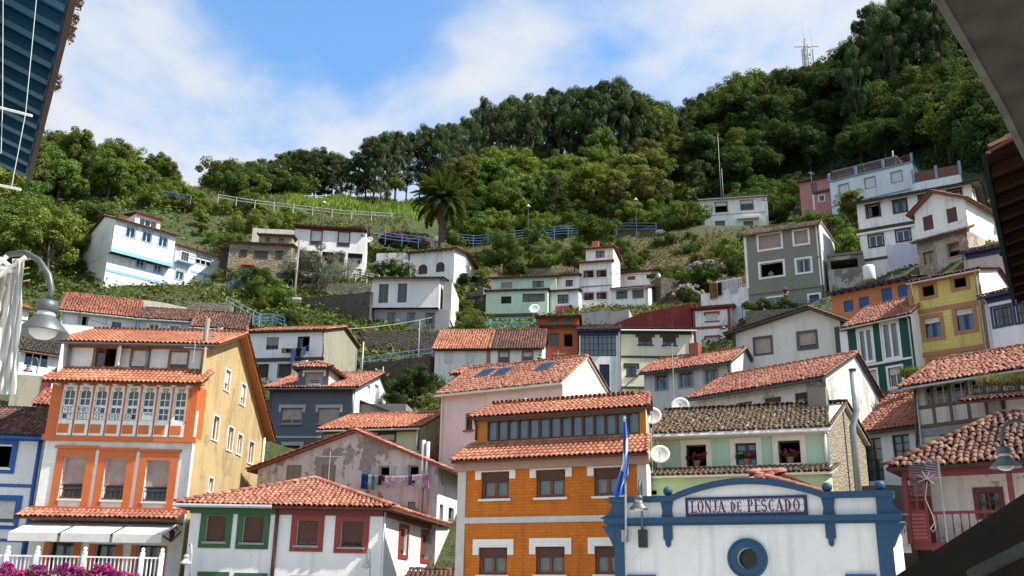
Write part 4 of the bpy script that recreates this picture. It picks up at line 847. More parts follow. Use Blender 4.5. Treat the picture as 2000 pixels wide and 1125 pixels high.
H34d = house('tile_shed', 'small shed with a bright tile roof beside the gallery house', 'V2', (272, 860), (480, 872), 52, 960, wall((.10, .08, .07), .4), 3, roof=('N', 2, (275, 770)), rmat=T_MID, near=False)
# laundry house
H16 = house('white_house', 'white house with laundry, brown string course and grey end wall', 'Y3', (98, 172), (612, 160), 72, 560, wall((.75, .74, .74), .25), 8, roof=('R', (744, 146), (838, 278)), rmat=T_NEW, sidemat=wall((.27, .26, .20), .8), ro=dict(pan=DBROWN, ov=(.35, .2)), fas=(DBROWN, .1),
    wins=[(212, 206, 296, 291, S(BLACK, 2, 1, shut=.6, shm=SH_GRY, bars=5)), (424, 200, 508, 283, S(BLACK, 2, 1, open=2)), (150, 395, 222, 478, S(DBROWN, 1, 1, shut=.98, shm=slatted((.05, .035, .03)), sur=('full', BROWN, .06))), (294, 393, 378, 478, S(DBROWN, 1, 1, shut=.98, shm=slatted((.05, .035, .03)), sur=('full', BROWN, .06)))],
    bands=[(95, 348, 608, 372, DBROWN, .1), (95, 548, 230, 575, DGREY, .2)])
pipe(H16, fpath(H16.fr, [(603, 165), (603, 300), (590, 375)]), .06, DGREY)
# slate blue house with dormer
sl_w = wall(lin(88, 94, 108), .35, dc=(.12, .12, .12)); gs = plain((.36, .36, .35))
H15 = house('slate_blue_house', 'slate blue house with a dormer and old mottled tiles', 'Y3', (236, 556), (822, 552), 64, 890, sl_w, 7, roof=('R', (990, 462), (1036, 575)), rmat=T_SAL, sidemat=wall((.64, .66, .67), .4), ro=dict(jit=1., pan=DBROWN, ov=(.45, .3), ovs=.3, skip=None), gut=DGREY,
    wins=[(314, 692, 456, 800, S(BEIGE, 2, 1, shut=.72, shm=SH_BEI, sur=('lintel', gs, .2), sill=plain((.25, .26, .2)))), (567, 692, 712, 800, S(BEIGE, 2, 1, shut=.98, shm=SH_BEI, sur=('lintel', gs, .2), sill=plain((.25, .26, .2)))), (332, 950, 440, 1060, S(DBROWN, 2, 1, solid=DBROWN, sur=('lintel', gs, .22)))],
    rw=[(903, 532, 926, 615, S(WHT, 1, 1, solid=WHT)), (955, 530, 980, 652, S(WHT, 1, 1, solid=WHT))], bands=[(236, 885, 600, 900, gs, .06)])
f = H15.fr; g = f.off(-.06); s0 = g.sz((430, 480))[0]; s1 = g.sz((640, 480))[0]; z1 = g.sz((430, 432))[1]; h = g.rect((474, 448, 602, 546))
k = MB(); walls(H15, g, s0, s1, 0, 4.5, f.ze-.1, z1, sl_w, [h], name='dormer_wall', sidemat=wall((.55, .55, .45), .4)); window(H15, lambda s, z, d: g.w(s, d, z), *h, S(BEIGE, 1, 1, shut=.98, shm=SH_BEI, sur=('lintel', CREAMT, .16), sill=gs))
hip_roof(H15, g, s0, s1, 0, 4.5, z1, .55, T_SAL, inset=1.0, ov=.35, axis='n', jit=1., pan=DBROWN, faces='flr')
H15.g = g
k = MB(); fa = f.off(1.5, f.W); k.box(fa, .02, 3.2, 0, 4, f.ze-6, f.sz((830, 665), 1.5)[1]); H15.part('annex', k, wall((.22, .21, .20), .7)); k = MB(); q = f.sz((830, 650), 1.5)[1]; k.hexa([fa.w(0.02, -.2, q), fa.w(3.6, -.2, q-1.3), fa.w(3.6, 4, q-1.3), fa.w(0.02, 4, q)], [fa.w(0.02, -.2, q+.1), fa.w(3.6, -.2, q-1.2), fa.w(3.6, 4, q-1.2), fa.w(0.02, 4, q+.1)]); H15.part('annex_roof', k, DBROWN)
pipe(H15, fpath(f, [(808, 560), (805, 740)]), .06, ZINC)
# small green house
H14 = house('pale_green_house', 'small pale green house with bright orange roof and yellowed end wall', 'Y3', (602, 842), (1262, 824), 58, 1000, wall(lin(190, 208, 170), .15), 6, roof=('R', (1418, 736), (1528, 915)), rmat=T_NEW, sidemat=wall((.52, .48, .30), .5), ro=dict(ov=(.45, .2), pan=DGREEN), gut=ZINC, fas=(DGREEN, .25), near=False,
    wins=[(985, 872, 1092, 960, S(DGREEN, 2, 1, shut=.4, shm=SH_WHT, sur=('full', DGREEN, .1)))], bands=[(596, 850, 612, 920, DGREEN, .05, 'corner_strip'), (1246, 835, 1262, 980, DGREEN, .05, 'corner_strip')])
pipe(H14, fpath(H14.fr, [(1252, 815), (1240, 980)]), .06, WHT)
# pink house with skylights
H13 = house('pink_house', 'pale pink house with salmon tiles, skylights and a bright white end wall', 'px', (862, 768), (1099, 744), 56, 900, wPk, 8, roof=('R', (1146, 700), (1186, 768)), rmat=T_SAL, sidemat=wall((.76, .74, .68), .5, dc=(.3, .28, .15)), ro=dict(ov=(.45, .2), pan=CREAMT, ovs=.1), gut=CREAMT, near=False, wins=[(909, 807, 923, 840, S(BROWN, 2, 2, sill=WOOD))])
f = H13.fr; (n0, z0), (n1, z1) = H13.pts[0], H13.pts[1]
for r in ((285, 1082, 425, 1118), (420, 1080, 522, 1108), (690, 1044, 832, 1074)):
    u, v = cz('Z4', ((r[0]+r[2])/2, (r[1]+r[3])/2)); d = ray(u, v); nn_ = (f.n*-(z1-z0)+Vector((0, 0, n1-n0))).normalized(); P0 = f.w(0, n0, z0); t = (P0-CAM).dot(nn_)/d.dot(nn_); C = CAM+d*t; e = f.a; gg_ = (f.n*(n1-n0)+Vector((0, 0, z1-z0))).normalized()
    k = MB(); q = [C-e*.5-gg_*.65, C+e*.5-gg_*.65, C+e*.5+gg_*.65, C-e*.5+gg_*.65]; k.hexa([p+nn_*.02 for p in q], [p+nn_*.22 for p in q]); o = H13.part('skylight', k, DGREY, H13.roof); k = MB(); k.poly([C+(p-C)*.8+nn_*.23 for p in q]); H13.part('pane', k, GLASS, o)
# small orange canopy roof left of it
Hc = house('tile_porch', 'little porch with a salmon tile roof beside the pink house', 'Z4', (130, 1095), (380, 1078), 60, 1180, wall((.5, .42, .38), .4), 3, roof=('N', 1.6, (200, 1060)), rmat=T_SAL, near=False, foot=False)
# grey-white house
sGw = S(GREY, 2, 1, sur=('full', plain((.24, .25, .27)), .08), cur=.5)
H17 = house('grey_white_house', 'pale grey house with three grey-framed windows and salmon tiles', 'Z7', (905, 588), (1502, 514), 66, 960, wG, 7, roof=('N', 2.6, (1100, 500)), rmat=T_SAL, ro=dict(pan=DGREY, ov=(.5, .2)), gut=DGREY, wins=[(986, 602, 1066, 706, sGw), (1148, 584, 1242, 688, sGw), (1328, 567, 1412, 676, sGw)])
k = MB(); x = H17.fr.sz((1255, 470), 2.2)[0]; k.box(H17.fr, x-.35, x+.35, 2.0, 2.6, H17.ze, H17.ze+2.2); H17.part('chimney', k, plain((.30, .07, .05)))
# long white peeling house
lw_ = wall((.68, .65, .62), .4, peel=(.15, (.42, .38, .34)))
sLw = S(DBROWN, 2, 1, cur=.5, shut=.18, shm=SH_BRN)
H12 = house('long_white_house', 'long patched white house with salmon tiles and stained end wall', 'px', (1356, 776), (1612, 734), 53, 850, lw_, 8, roof=('R', (1669, 694), (1716, 776)), rmat=T_SAL, sidemat=wall((.62, .62, .58), .7), ro=dict(ov=(.55, .2), pan=DGREY), gut=DGREY, near=False,
    wins=[(1384, 794, 1412, 830, sLw), (1440, 785, 1470, 830, sLw), (1495, 776, 1527, 825, sLw), (1553, 766, 1586, 812, sLw)])
for i in range(16): k = MB(); x = H12.fr.W*(i+.5)/16; k.box(H12.fr, x-.05, x+.05, -.5, 0, H12.ze-.14, H12.ze-.02); H12.part('rafter', k, DGREY)
# white house with salmon roof on the right
H9 = house('white_house', 'white house with deep salmon tile roof and brown curtained windows', 'Y6', (104, 436), (362, 404), 49, 960, wall((.70, .70, .70), .2), 7, roof=('N', 3.6, (345, 265)), rmat=T_SAL, ro=dict(ov=(.5, .2), pan=DBROWN), gut=DBROWN, near=False,
    wins=[(118, 472, 204, 676, S(DBROWN, 2, 4, cur=.7, name='door')), (250, 456, 332, 568, S(DBROWN, 2, 3, cur=.8))])
k = MB(); s_, z_ = H9.fr.sz((195, 300), 2.6); k.lathe(H9.fr.w(s_, 2.6, z_-.8), [(.12, 0), (.12, 1.1), (.17, 1.12), (.17, 1.2), (0, 1.2)], 10); H9.part('chimney_pot', k, plain((.4, .12, .06)))
# half timbered house
ht = wall((.62, .59, .52), .5, plank=5.); tb = plain((.10, .05, .028)); grn = plain((.35, .33, .3))
H10 = house('half_timbered_house', 'weathered half-timbered house with a long glazed gallery', 'Y6', (346, 216), (930, 112), 46.3, 640, wall((.52, .46, .36), .5), 7, roof=('N', 3.4, (860, 52)), rmat=T_SAL, ro=dict(jit=1.2, ov=(.8, .2), pan=DBROWN, ovs=.4), gut=ZINC, near=False,
    wins=[(402, 228, 438, 318, S(plain((.45, .43, .40)), 1, 3)), (448, 218, 522, 310, S(plain((.45, .43, .40)), 2, 3)), (532, 204, 606, 296, S(plain((.45, .43, .40)), 2, 3)), (616, 190, 690, 284, S(plain((.45, .43, .40)), 2, 3)), (700, 178, 770, 272, S(plain((.45, .43, .40)), 2, 3)), (780, 165, 850, 258, S(plain((.45, .43, .40)), 2, 3)),
          (486, 428, 590, 530, S(WOOD, 2, 1, sur=('full', tb, .1))), (690, 405, 772, 490, S(WOOD, 2, 1, sur=('full', tb, .1)))])
f = H10.fr; zA = f.sz((370, 330))[1]; zB = f.sz((375, 420))[1]; zT = f.ze-.25
sx = [f.sz((x, 330))[0] for x in (366, 445, 527, 611, 695, 775, 855)]; z0_ = zB
for i, s in enumerate(sx): k = MB(); k.box(f, s-.07, s+.07, -.06, 0, zB, f.ze); H10.part('timber_post', k, tb)
for i in range(len(sx)-1): k = MB(); k.box(f, sx[i]+.075, sx[i+1]-.075, -.03, 0, zB+.08, zA-.12); H10.part('infill_panel', k, ht)
for z in (zA, zB): k = MB(); k.box(f, 0, f.W, -.075, 0, z-.1, z+.06); H10.part('timber_rail', k, tb)
k = MB(); k.box(f, 0, f.W, -.05, 0, zB-.5, zB-.12); H10.part('sole_band', k, plain((.20, .20, .20)))
pipe(H10, fpath(f, [(355, 230), (362, 420), (368, 555)], -.12), .06, BROWN)
# white house with overgrown roof at the right edge
H11 = house('white_house', 'white house with a dry-grass covered roof at the right edge', 'Y6', (784, 285), (950, 270), 41, 620, wall((.70, .71, .74), .2, peel=(-.3, (.3, .28, .26))), 6, roof=('M', 3, 14), rmat=T_OLD, ro=dict(ov=(1.4, .2), ovs=1.6, pan=DRED), near=True, wins=[])
# ---------------------------------------------------------------- front row
# orange and white gallery house
wb = wall((.76, .75, .73), .2, brick=(.42, .16, .012, .86)); yl = wall((.44, .325, .155), .6, dc=(.2, .15, .08), peel=(-.2, (.36, .27, .14)))
sH = S(WHT, 1, 1, shut=.62, shm=SH_PNK, rv=.22)
f = frame('Y1', (178, 596), (752, 617), 43.5, 1); Wd = f.W; ZB = 0.
H5 = Thing('gallery_house', 'white and orange house with a glazed gallery and tiled canopies', 'house', f.w(Wd/2, 0, 0), f.ang)
FOOT.append((f, Wd, 12, 0))
# right side profile
f.skew((1020, 620), 10.5); n1, zA = f.nz((925, 190)); n2, zBk = f.nz((1030, 585)); g3 = f.off(.9); zT = g3.sz((275, 222))[1]
n1 = max(1.6, n1); prof = [(.9, zT+.1), (n1, max(zA, zT+.7)), (n2, zBk)]
LOG.append(('H5 prof', prof, Wd))
pl = cut_planes(f, prof); W1 = S(WHT, 1, 1, shut=.6, shm=SH_WHT, sur=('full', WHT, .06), rv=.12); W0 = S(WHT, 1, 1, sur=('full', WHT, .06), rv=.12, cur=1)
rws = [((873, 322, 893, 405), W1), ((935, 378, 953, 460), W1), ((826, 502, 849, 598), W0), ((884, 545, 904, 638), W0), ((921, 574, 939, 653), W0), ((965, 602, 984, 688), W0), ((809, 744, 827, 798), W0)]
RW = [(f.rrect(r), st) for r, st in rws]
mb = MB(); wallface(mb, lambda s, z, d: f.w(Wd-d, s, z), 0, n2, -1, zA+.5, [h for h, _ in RW]); zc = f.sz((178, 350))[1]
H5.part('side_wall', cut(mb, pl), yl)
for h, st in RW: window(H5, lambda s, z, d: f.w(Wd-d, s, z), *h, st)
k = MB(); k.poly([f.w(0, 0, -1), f.w(0, n2, -1), f.w(0, n2, zA+.5), f.w(0, 0, zA+.5)]); k.poly([f.w(0, n2, -1), f.w(Wd, n2, -1), f.w(Wd, n2, zA+.5), f.w(0, n2, zA+.5)]); H5.part('back_wall', cut(k, pl), wb)
# first floor
z_belt = f.sz((178, 596))[1]; z_can = f.sz((130, 868))[1]
wr = [(238, 660, 328, 825), (402, 668, 487, 830), (562, 674, 655, 836)]; HW = [f.rect(r) for r in wr]; z_g = f.sz((200, 1000))[1]
DR = [f.rect(r, crop='V1') for r in ((440, 820, 650, 1100), (845, 840, 1030, 1115), (1225, 850, 1425, 1130))]
walls(H5, f, 0, Wd, 0, 6, -1, z_belt+.02, wb, HW+DR, sides='f')
for h in HW:
    w_ = window(H5, lambda s, z, d: f.w(s, d, z), *h, sH); k = MB(); s0, s1, z0, z1 = h; sw = .34; zb2 = z0-.55
    k.box(f, s0-sw, s0, -.06, 0, zb2, z1); k.box(f, s1, s1+sw, -.06, 0, zb2, z1); k.box(f, s0-sw, s1+sw, -.06, 0, z1, z1+.36); k.box(f, s0-sw-.1, s1+sw+.1, -.12, 0, z1+.36, z1+.48)
    H5.part('window_surround', k, ORANGE, w_); k = MB(); k.box(f, s0-.02, s1+.02, -.1, .1, z0-.08, z0-.005); H5.part('sill', k, CREAMT, w_)
    k = MB(); n = 9; zr = z0+.62
    for i in range(n+1): x = s0+(s1-s0)*i/n; k.tube([f.w(x, .05, z0+.03), f.w(x+(s1-s0)/n*.5*(1 if i % 2 else -1)*.6, .05, zr-.2)], .012, 4)
    for zz_ in (zr, zr-.18, z0+.06): k.box(f, s0, s1, .03, .07, zz_-.018, zz_+.018)
    H5.part('window_guard', k, BROWN, w_)
for h in DR:
    w_ = window(H5, lambda s, z, d: f.w(s, d, z), h[0], h[1], max(h[2], -.8), h[3], S(DBROWN, 2, 1, cur=.6, rv=.3, name='door')); k = MB(); s0, s1, z0, z1 = h
    k.box(f, s0-.28, s0, -.05, 0, -1, z1); k.box(f, s1, s1+.28, -.05, 0, -1, z1); H5.part('door_surround', k, ORANGE, w_)
k = MB(); k.box(f, -.1, Wd+.12, -.22, .0, z_belt-.02, z_belt+.24); H5.part('belt_course', k, ORANGE)
# gallery
g = f.off(-.2); V5 = 'V5'; zg0 = z_belt+.24; zg1 = g.sz((180, 372))[1]
gz = lambda p: g.sz(p, 0, V5)
sA, sB_ = gz((165, 490))[0], gz((1722, 550))[0]
cols8 = [(230, 378, 256, 600), (412, 568, 268, 605), (605, 760, 275, 620), (795, 950, 284, 630), (985, 1145, 294, 640), (1178, 1335, 300, 620), (1372, 1530, 310, 660), (1560, 1722, 318, 668)]
pitch = (sB_-sA)/8; zw1 = gz((900, 275))[1]; zw0 = gz((900, 635))[1]; ztop = gz((950, 210))[1]
holes = [(sA+pitch*i+.10, sA+pitch*(i+1)-.10, zw0, zw1) for i in range(8)]
walls(H5, g, 0, Wd, 0, 1.1, zg0, zg1, ORANGE, [(sA+.02, sB_-.02, zw0-.05, zw1+.05)], sides='frl', name='gallery_wall', rv=.05)
wp = plain((.66, .65, .60)); GZ = []
for i, (a, b, c, d) in enumerate(holes):
    # pale panel around each light
    x0, x1 = sA+pitch*i+.04, sA+pitch*(i+1)-.04; z_b = gz((900, 825))[1]
    k = MB(); wallface(k, lambda s, z, dd: g.w(s, -.03+dd, z), x0, x1, z_b, ztop, [(a, b, c, d)], .10); fp = H5.part('gallery_panel', k, wp)
    # arched sash
    m = MB(); fwid = .055; cx_, rad = (a+b)/2, (b-a)/2
    zarch = d-rad*.55
    for q in range(10):
        t0, t1 = math.pi*q/10, math.pi*(q+1)/10
        p0 = (cx_+rad*math.cos(t0), zarch+rad*.55*math.sin(t0)); p1 = (cx_+rad*math.cos(t1), zarch+rad*.55*math.sin(t1))
        m.hexa([g.w(p0[0], .04, p0[1]), g.w(p0[0], .04, d+.01), g.w(p1[0], .04, d+.01), g.w(p1[0], .04, p1[1])], [g.w(p0[0], .075, p0[1]), g.w(p0[0], .075, d+.01), g.w(p1[0], .075, d+.01), g.w(p1[0], .075, p1[1])])
    zm = c+(d-c)*.47
    for zz_, th in ((c+.03, .04), (zm, .06), (c+(zm-c)*.5, .018), (zm+(d-zm)*.48, .018)): m.box(g, a, b, .04, .08, zz_-th, zz_+th)
    for xx, th in ((a+.025, .03), (b-.025, .03), (cx_, .016)): m.box(g, xx-th, xx+th, .041, .079, c, d)
    w_ = H5.part('gallery_window', m, wp)
    for qi in range(2):
        for qj in range(4):
            za = [c, c+(zm-c)*.5, zm, zm+(d-zm)*.48, d]; xa = (a, cx_, b)
            if i == 4 and qj == 0 and qi == 1: continue
            k = MB(); k.poly([g.w(xa[qi]+.02, .06, za[qj]+.02), g.w(xa[qi+1]-.02, .06, za[qj]+.02), g.w(xa[qi+1]-.02, .06, za[qj+1]-.02), g.w(xa[qi]+.02, .06, za[qj+1]-.02)]); H5.part('pane', k, GLASS, w_)
    k = MB(); k.poly([g.w(a, .30, c), g.w(b, .30, c), g.w(b, .30, d), g.w(a, .30, d)]); H5.part('curtain', k, cloth((.42, .44, .40)), w_)
    GZ.append((a, b, c, d, zm, cx_, w_))
    # square inset below
    k = MB(); hs = .235; zc_ = gz((900, 742))[1]; xm = (x0+x1)/2-.06; k.box(g, xm-hs, xm+hs, -.055, -.031, zc_-.2, zc_+.2); H5.part('square_panel', k, ORANGE)
    # crown ornament
    k = MB(); zc2 = ztop-.22
    for p, q in (((-.13, .12), (-.1, -.02)), ((-.1, -.02), (.1, -.02)), ((.1, -.02), (.13, .12)), ((-.13, .12), (-.05, .03)), ((-.05, .03), (0, .13)), ((0, .13), (.05, .03)), ((.05, .03), (.13, .12))): k.tube([g.w(cx_+p[0], -.04, zc2+p[1]), g.w(cx_+q[0], -.04, zc2+q[1])], .012, 4)
    H5.part('crown_ornament', k, plain((.22, .07, .03)), fp)
for i in range(9): k = MB(); x = sA+pitch*i; k.box(g, x-.038, x+.038, -.06, .05, gz((900, 640))[1], ztop); H5.part('mullion', k, ORANGE)
H5.g = g; H5.GZ = GZ
# cornice above gallery with brackets
for i in range(10):
    k = MB(); x = Wd*(i+.5)/10; k.box(g, x-.08, x+.08, -.42, -.0, zg1-.14, zg1-.0); k.box(g, x-.09, x+.09, -.5, -.42, zg1-.12, zg1+.0); H5.part('bracket', k, wp)
k = MB(); k.box(g, -.2, Wd+.2, -.5, .2, zg1+.003, zg1+.12); H5.part('cornice', k, ORANGE)
zt2 = g3.sz((275, 325))[1]
roof_profile(H5, f, 0, Wd, [(-.3, zg1+.14), (.9, max(zt2, zg1+.45))], T_NEW, 's', ov=(.55, 0), ovs=.25, indiv=True, jit=.2, verge=True)
# top floor
HT = [g3.rect((366, 234, 460, 313)), g3.rect((512, 248, 578, 316)), g3.rect((660, 254, 728, 326))]
walls(H5, g3, .05, Wd-.004, 0, 1.0, zg1+.2, zT+.1, wb, HT, sides='fl', name='top_floor_wall')
Pg = lambda s, z, d: g3.w(s, d, z)
window(H5, Pg, *HT[0], S(WOOD, 3, 1, open=2, rv=.12, sur=('full', WOOD, .05))); window(H5, Pg, *HT[1], S(WOOD, 2, 1, shut=.85, shm=SH_WHT, rv=.12, sur=('full', WOOD, .07))); window(H5, Pg, *HT[2], S(WOOD, 2, 1, shut=.62, shm=SH_WHT, rv=.12, sur=('full', WOOD, .07)))
k = MB(); h = HT[0]; k.hexa([g3.w(h[1]-.1, -.02, h[2]), g3.w(h[1]+.25, -.5, h[2]), g3.w(h[1]+.29, -.47, h[2]), g3.w(h[1]-.06, .0, h[2])], [g3.w(h[1]-.1, -.02, h[3]), g3.w(h[1]+.25, -.5, h[3]), g3.w(h[1]+.29, -.47, h[3]), g3.w(h[1]-.06, .0, h[3])]); H5.part('open_casement', k, WHT)
k = MB(); k.box(g3, 0, Wd, -.12, 0, zT-.18, zT+.1); H5.part('eaves_board', k, plain((.26, .08, .03)))
H5.roof, H5.rp = roof_profile(H5, f, 0, Wd, prof, T_NEW, 's', ov=(.6, .35), ovs=.45, indiv=True, jit=.2, pan=plain((.36, .12, .03)))
p = H5.rp[0]; k = MB(); k.tube([f.w(-.5, p.x-.05, p.y), f.w(Wd+.4, p.x-.05, p.y)], .07, 8); H5.part('gutter', k, DGREY)
for sx_ in (.12, Wd*.56): pipe(H5, [f.w(sx_, .72, zT-.1), f.w(sx_, .80, zg1+.6)], .055, GREY)
pipe(H5, [f.w(Wd-.22, .6, zg1+.3), f.w(Wd-.22, .6, zT+1.3)], .12, plain((.18, .16, .14)), 'flue')
pipe(H5, [f.w(Wd+.03, -.08, zg0+1.2), f.w(Wd+.03, -.08, 0)], .06, CREAMT); pipe(H5, [f.w(Wd+.1, n2-.4, zBk-.1), f.w(Wd+.1, n2-.3, zBk-8)], .06, WHT)
# tiled canopy and awnings
zcn = f.sz((130, 872))[1]; k = MB(); k.box(f, -.15, Wd+.1, -.14, 0, zcn, zcn+.2); H5.part('canopy_board', k, ORANGE)
roof_profile(H5, f, -.3, Wd-.1, [(-.85, zcn-.36), (.0, zcn-.02)], T_SAL, 's', ov=(.1, 0), ovs=.1, indiv=True, jit=.5, verge=False)
AW = [((50, 985), (245, 1000), (110, 920), (315, 930)), ((268, 992), (425, 1005), (315, 930), (470, 938)), ((437, 1000), (625, 1012), (470, 938), (660, 945))]
awm = cloth((.78, .76, .72), .2)
for i, (a, b, c, d) in enumerate(AW):
    s0 = .06+Wd*.995/3*i; s1 = Wd/3*(i+1)-.1; zt_ = zcn-.5; zf = zcn-1.05; k = MB(); q = [f.w(s0, -.25, zt_), f.w(s1, -.25, zt_), f.w(s1, -2.1, zf), f.w(s0, -2.1, zf)]
    k.hexa(q, [p+Vector((0, 0, .02)) for p in q]); k.hexa([f.w(s0, -2.1, zf-.33), f.w(s1, -2.1, zf-.33), f.w(s1, -2.08, zf-.33), f.w(s0, -2.08, zf-.33)], [f.w(s0, -2.1, zf-.002), f.w(s1, -2.1, zf-.002), f.w(s1, -2.08, zf-.002), f.w(s0, -2.08, zf-.002)])
    o = H5.part('awning', k, awm); k = MB(); k.tube([f.w(s1+.06, -.2, zt_-.3), f.w(s1+.06, -1.2, zf-.2), f.w(s1+.02, -2.0, zf-.03)], .04, 5); H5.part('awning_arm', k, BROWN, o)
k = MB(); k.box(f, 0, Wd, -.3, 0, zcn-.5, zcn-.42); H5.part('awning_case', k, DBROWN)

# blue trimmed house at the left edge
B6 = plain((.012, .085, .32)); s6 = S(WHT, 2, 1, open=1, sur=('full', B6, .26), sill=WHT); s6b = S(WHT, 1, 1, shut=.75, shm=SH_WHT, sur=('full', B6, .26), sill=WHT)
H6 = house('blue_trimmed_house', 'white house with royal blue window surrounds and bands at the left edge', 'Y1', (-230, 560), (176, 578), 45, 1125, wall((.79, .78, .77), .15), 8, yaw=8, roof=('N', 3.2, (100, 486)), rmat=T_OLD, ro=dict(ov=(.55, .2), pan=B6, jit=.3), fas=(B6, .35), gut=B6, near=True, found=2,
    wins=[(-70, 612, 42, 704, s6), (-70, 832, 56, 920, s6b)], bands=[(-230, 764, 140, 777, B6, .04), (-230, 978, 120, 990, B6, .04)])
pipe(H6, fpath(H6.fr, [(160, 585), (125, 800), (95, 1040)], -.1), .09, B6)

# house split in green and red trim with hip roof
f = frame('Y2', (112, 690), (1335, 704), 41, 1); Wd = f.W; zb = 0; f.skew((1662, 800), 9.); n2, z2 = f.nz((1662, 800)); dp = n2; ze = f.ze
H4 = Thing('green_red_house', 'white corner house, left half trimmed green, right half red, hipped roof', 'house', f.w(Wd/2, 0, 0), f.ang); FOOT.append((f, Wd, dp, 0)); LOG.append(('H4', n2, Wd, ze))
sgn = S(BROWN, 1, 1, shut=.92, shm=SH_BRN, sur=('full', GREEN, .26), sill=plain((.3, .28, .26))); srd = S(BROWN, 2, 1, shut=.8, shm=SH_BRN, sur=('full', RED, .25), sill=plain((.3, .28, .26)))
ws = [((205, 742, 328, 905), sgn), ((440, 748, 568, 912), sgn), ((782, 770, 915, 930), srd), ((1062, 775, 1203, 940), srd), ((180, 1140, 300, 1290), sgn), ((415, 1148, 545, 1300), sgn), ((770, 1165, 900, 1310), srd), ((1050, 1170, 1190, 1315), srd)]
HW = [(f.rect(r), st) for r, st in ws]; sr = S(BROWN, 1, 1, shut=.8, shm=SH_BRN, sur=('full', RED, .18)); RW = [(f.rrect(r), sr) for r in ((1434, 820, 1482, 990), (1574, 855, 1618, 1018))]
walls(H4, f, 0, Wd, 0, dp, -1, ze, wall((.80, .79, .77), .15), [h for h, _ in HW], [h for h, _ in RW])
for h, st in HW: window(H4, lambda s, z, d: f.w(s, d, z), *h, st)
for h, st in RW: window(H4, lambda s, z, d: f.w(Wd-d, s, z), *h, st)
apx = f.sz((880, 525), 3.6); rise = apx[1]-ze
H4.roof = hip_roof(H4, f, 0, Wd, 0, dp, ze, max(1.5, rise), T_SAL, inset=4.2, ov=.55, indiv=True, jit=.5, axis='n')
sm = f.sz((650, 680))[0]
k = MB(); k.box(f, -.02, sm, -.14, 0, ze-.22, ze-.005); H4.part('fascia', k, GREEN, label='green fascia'); k = MB(); k.box(f, sm+.002, Wd+.02, -.14, 0, ze-.22, ze-.005); k.box(f, Wd, Wd+.14, .002, dp, ze-.22, ze-.005); H4.part('fascia', k, plain((.14, .02, .02)), label='dark red fascia')
k = MB(); k.tube([f.w(-.6, -.62, ze+.05), f.w(sm, -.62, ze+.05)], .075, 8); H4.part('gutter', k, ZINC)
pipe(H4, fpath(f, [(662, 690), (640, 930), (622, 1140)], -.09), .085, plain((.12, .05, .035)))
pipe(H4, [f.w(Wd+.07, -.02, ze-.05), f.w(Wd+.07, -.02, 0)], .05, WHT)
# lean-to tile roof at its right
k = MB(); nA, zA_ = f.nz((1480, 1020)); lt = Frame(f.w(Wd, max(2.5, nA-2), 0), f.ang); walls(H4, lt, .003, 2.6, 0, 4, -1, 1.9, wall((.6, .58, .56), .2), name='porch_wall'); roof_profile(H4, lt, 0, 2.6, [(0, 1.9), (2, 2.6), (4, 1.9)], T_OLD, 's', ov=(.4, .3), indiv=False)

# peeling front-gabled house
pw = wall((.56, .53, .52), .4, peel=(.42, (.30, .27, .25))); gsh = plain((.20, .17, .15)); sPe = S(plain((.42, .41, .40)), 1, 1, open=1, sur=('full', plain((.42, .41, .40)), .08)); sPc = S(gsh, 2, 1, solid=gsh, rv=.06)
H7 = house('peeling_house', 'front-gabled house with badly peeling grey-white render and a laundry line', 'Y2', (535, 446), (1682, 430), 51, 1010, pw, 8, roof=('G', (1160, 212)), rmat=T_SAL, sidemat=wall((.70, .70, .68), .3), ro=dict(ov=(.5, .9), ovs=.3, pan=plain((.24, .065, .035)), jit=.8), near=False,
    wins=[(714, 418, 810, 530, sPc), (938, 416, 1028, 545, sPc), (1305, 424, 1372, 522, sPe), (1492, 420, 1558, 536, sPe), (1487, 652, 1535, 720, S(gsh, 1, 1, shut=.97, shm=SH_GRY))], rw=[(1690, 668, 1712, 815, S(GREY, 1, 2)), (1746, 690, 1780, 832, S(GREY, 1, 2)), (1706, 470, 1724, 545, S(GREY, 1, 1))])
f = H7.fr
for px in (1590, 1618): pipe(H7, fpath(f, [(px, 260 if px < 1600 else 270), (px-12, 500), (px-22, 720)], -.2), .11, plain((.42, .42, .42)), 'flue')
for px in (1282, 1390, 1470, 1575):
    r = f.rect((px-16, 425, px+16, 520)); k = MB(); k.box(f, r[0], r[1], -.06, -.01, r[2], r[3]); H7.part('shutter', k, plain((.40, .40, .39)))
# low roof between peeling and ochre
Hl = house('tile_outhouse', 'low outhouse with mottled salmon tiles beside the ochre house', 'Y2', (1640, 385), (1815, 375), 58, 560, wall((.6, .58, .55), .3), 4, yaw=-8, roof=('N', 2.5, (1760, 300)), rmat=T_SAL, near=False, foot=False)
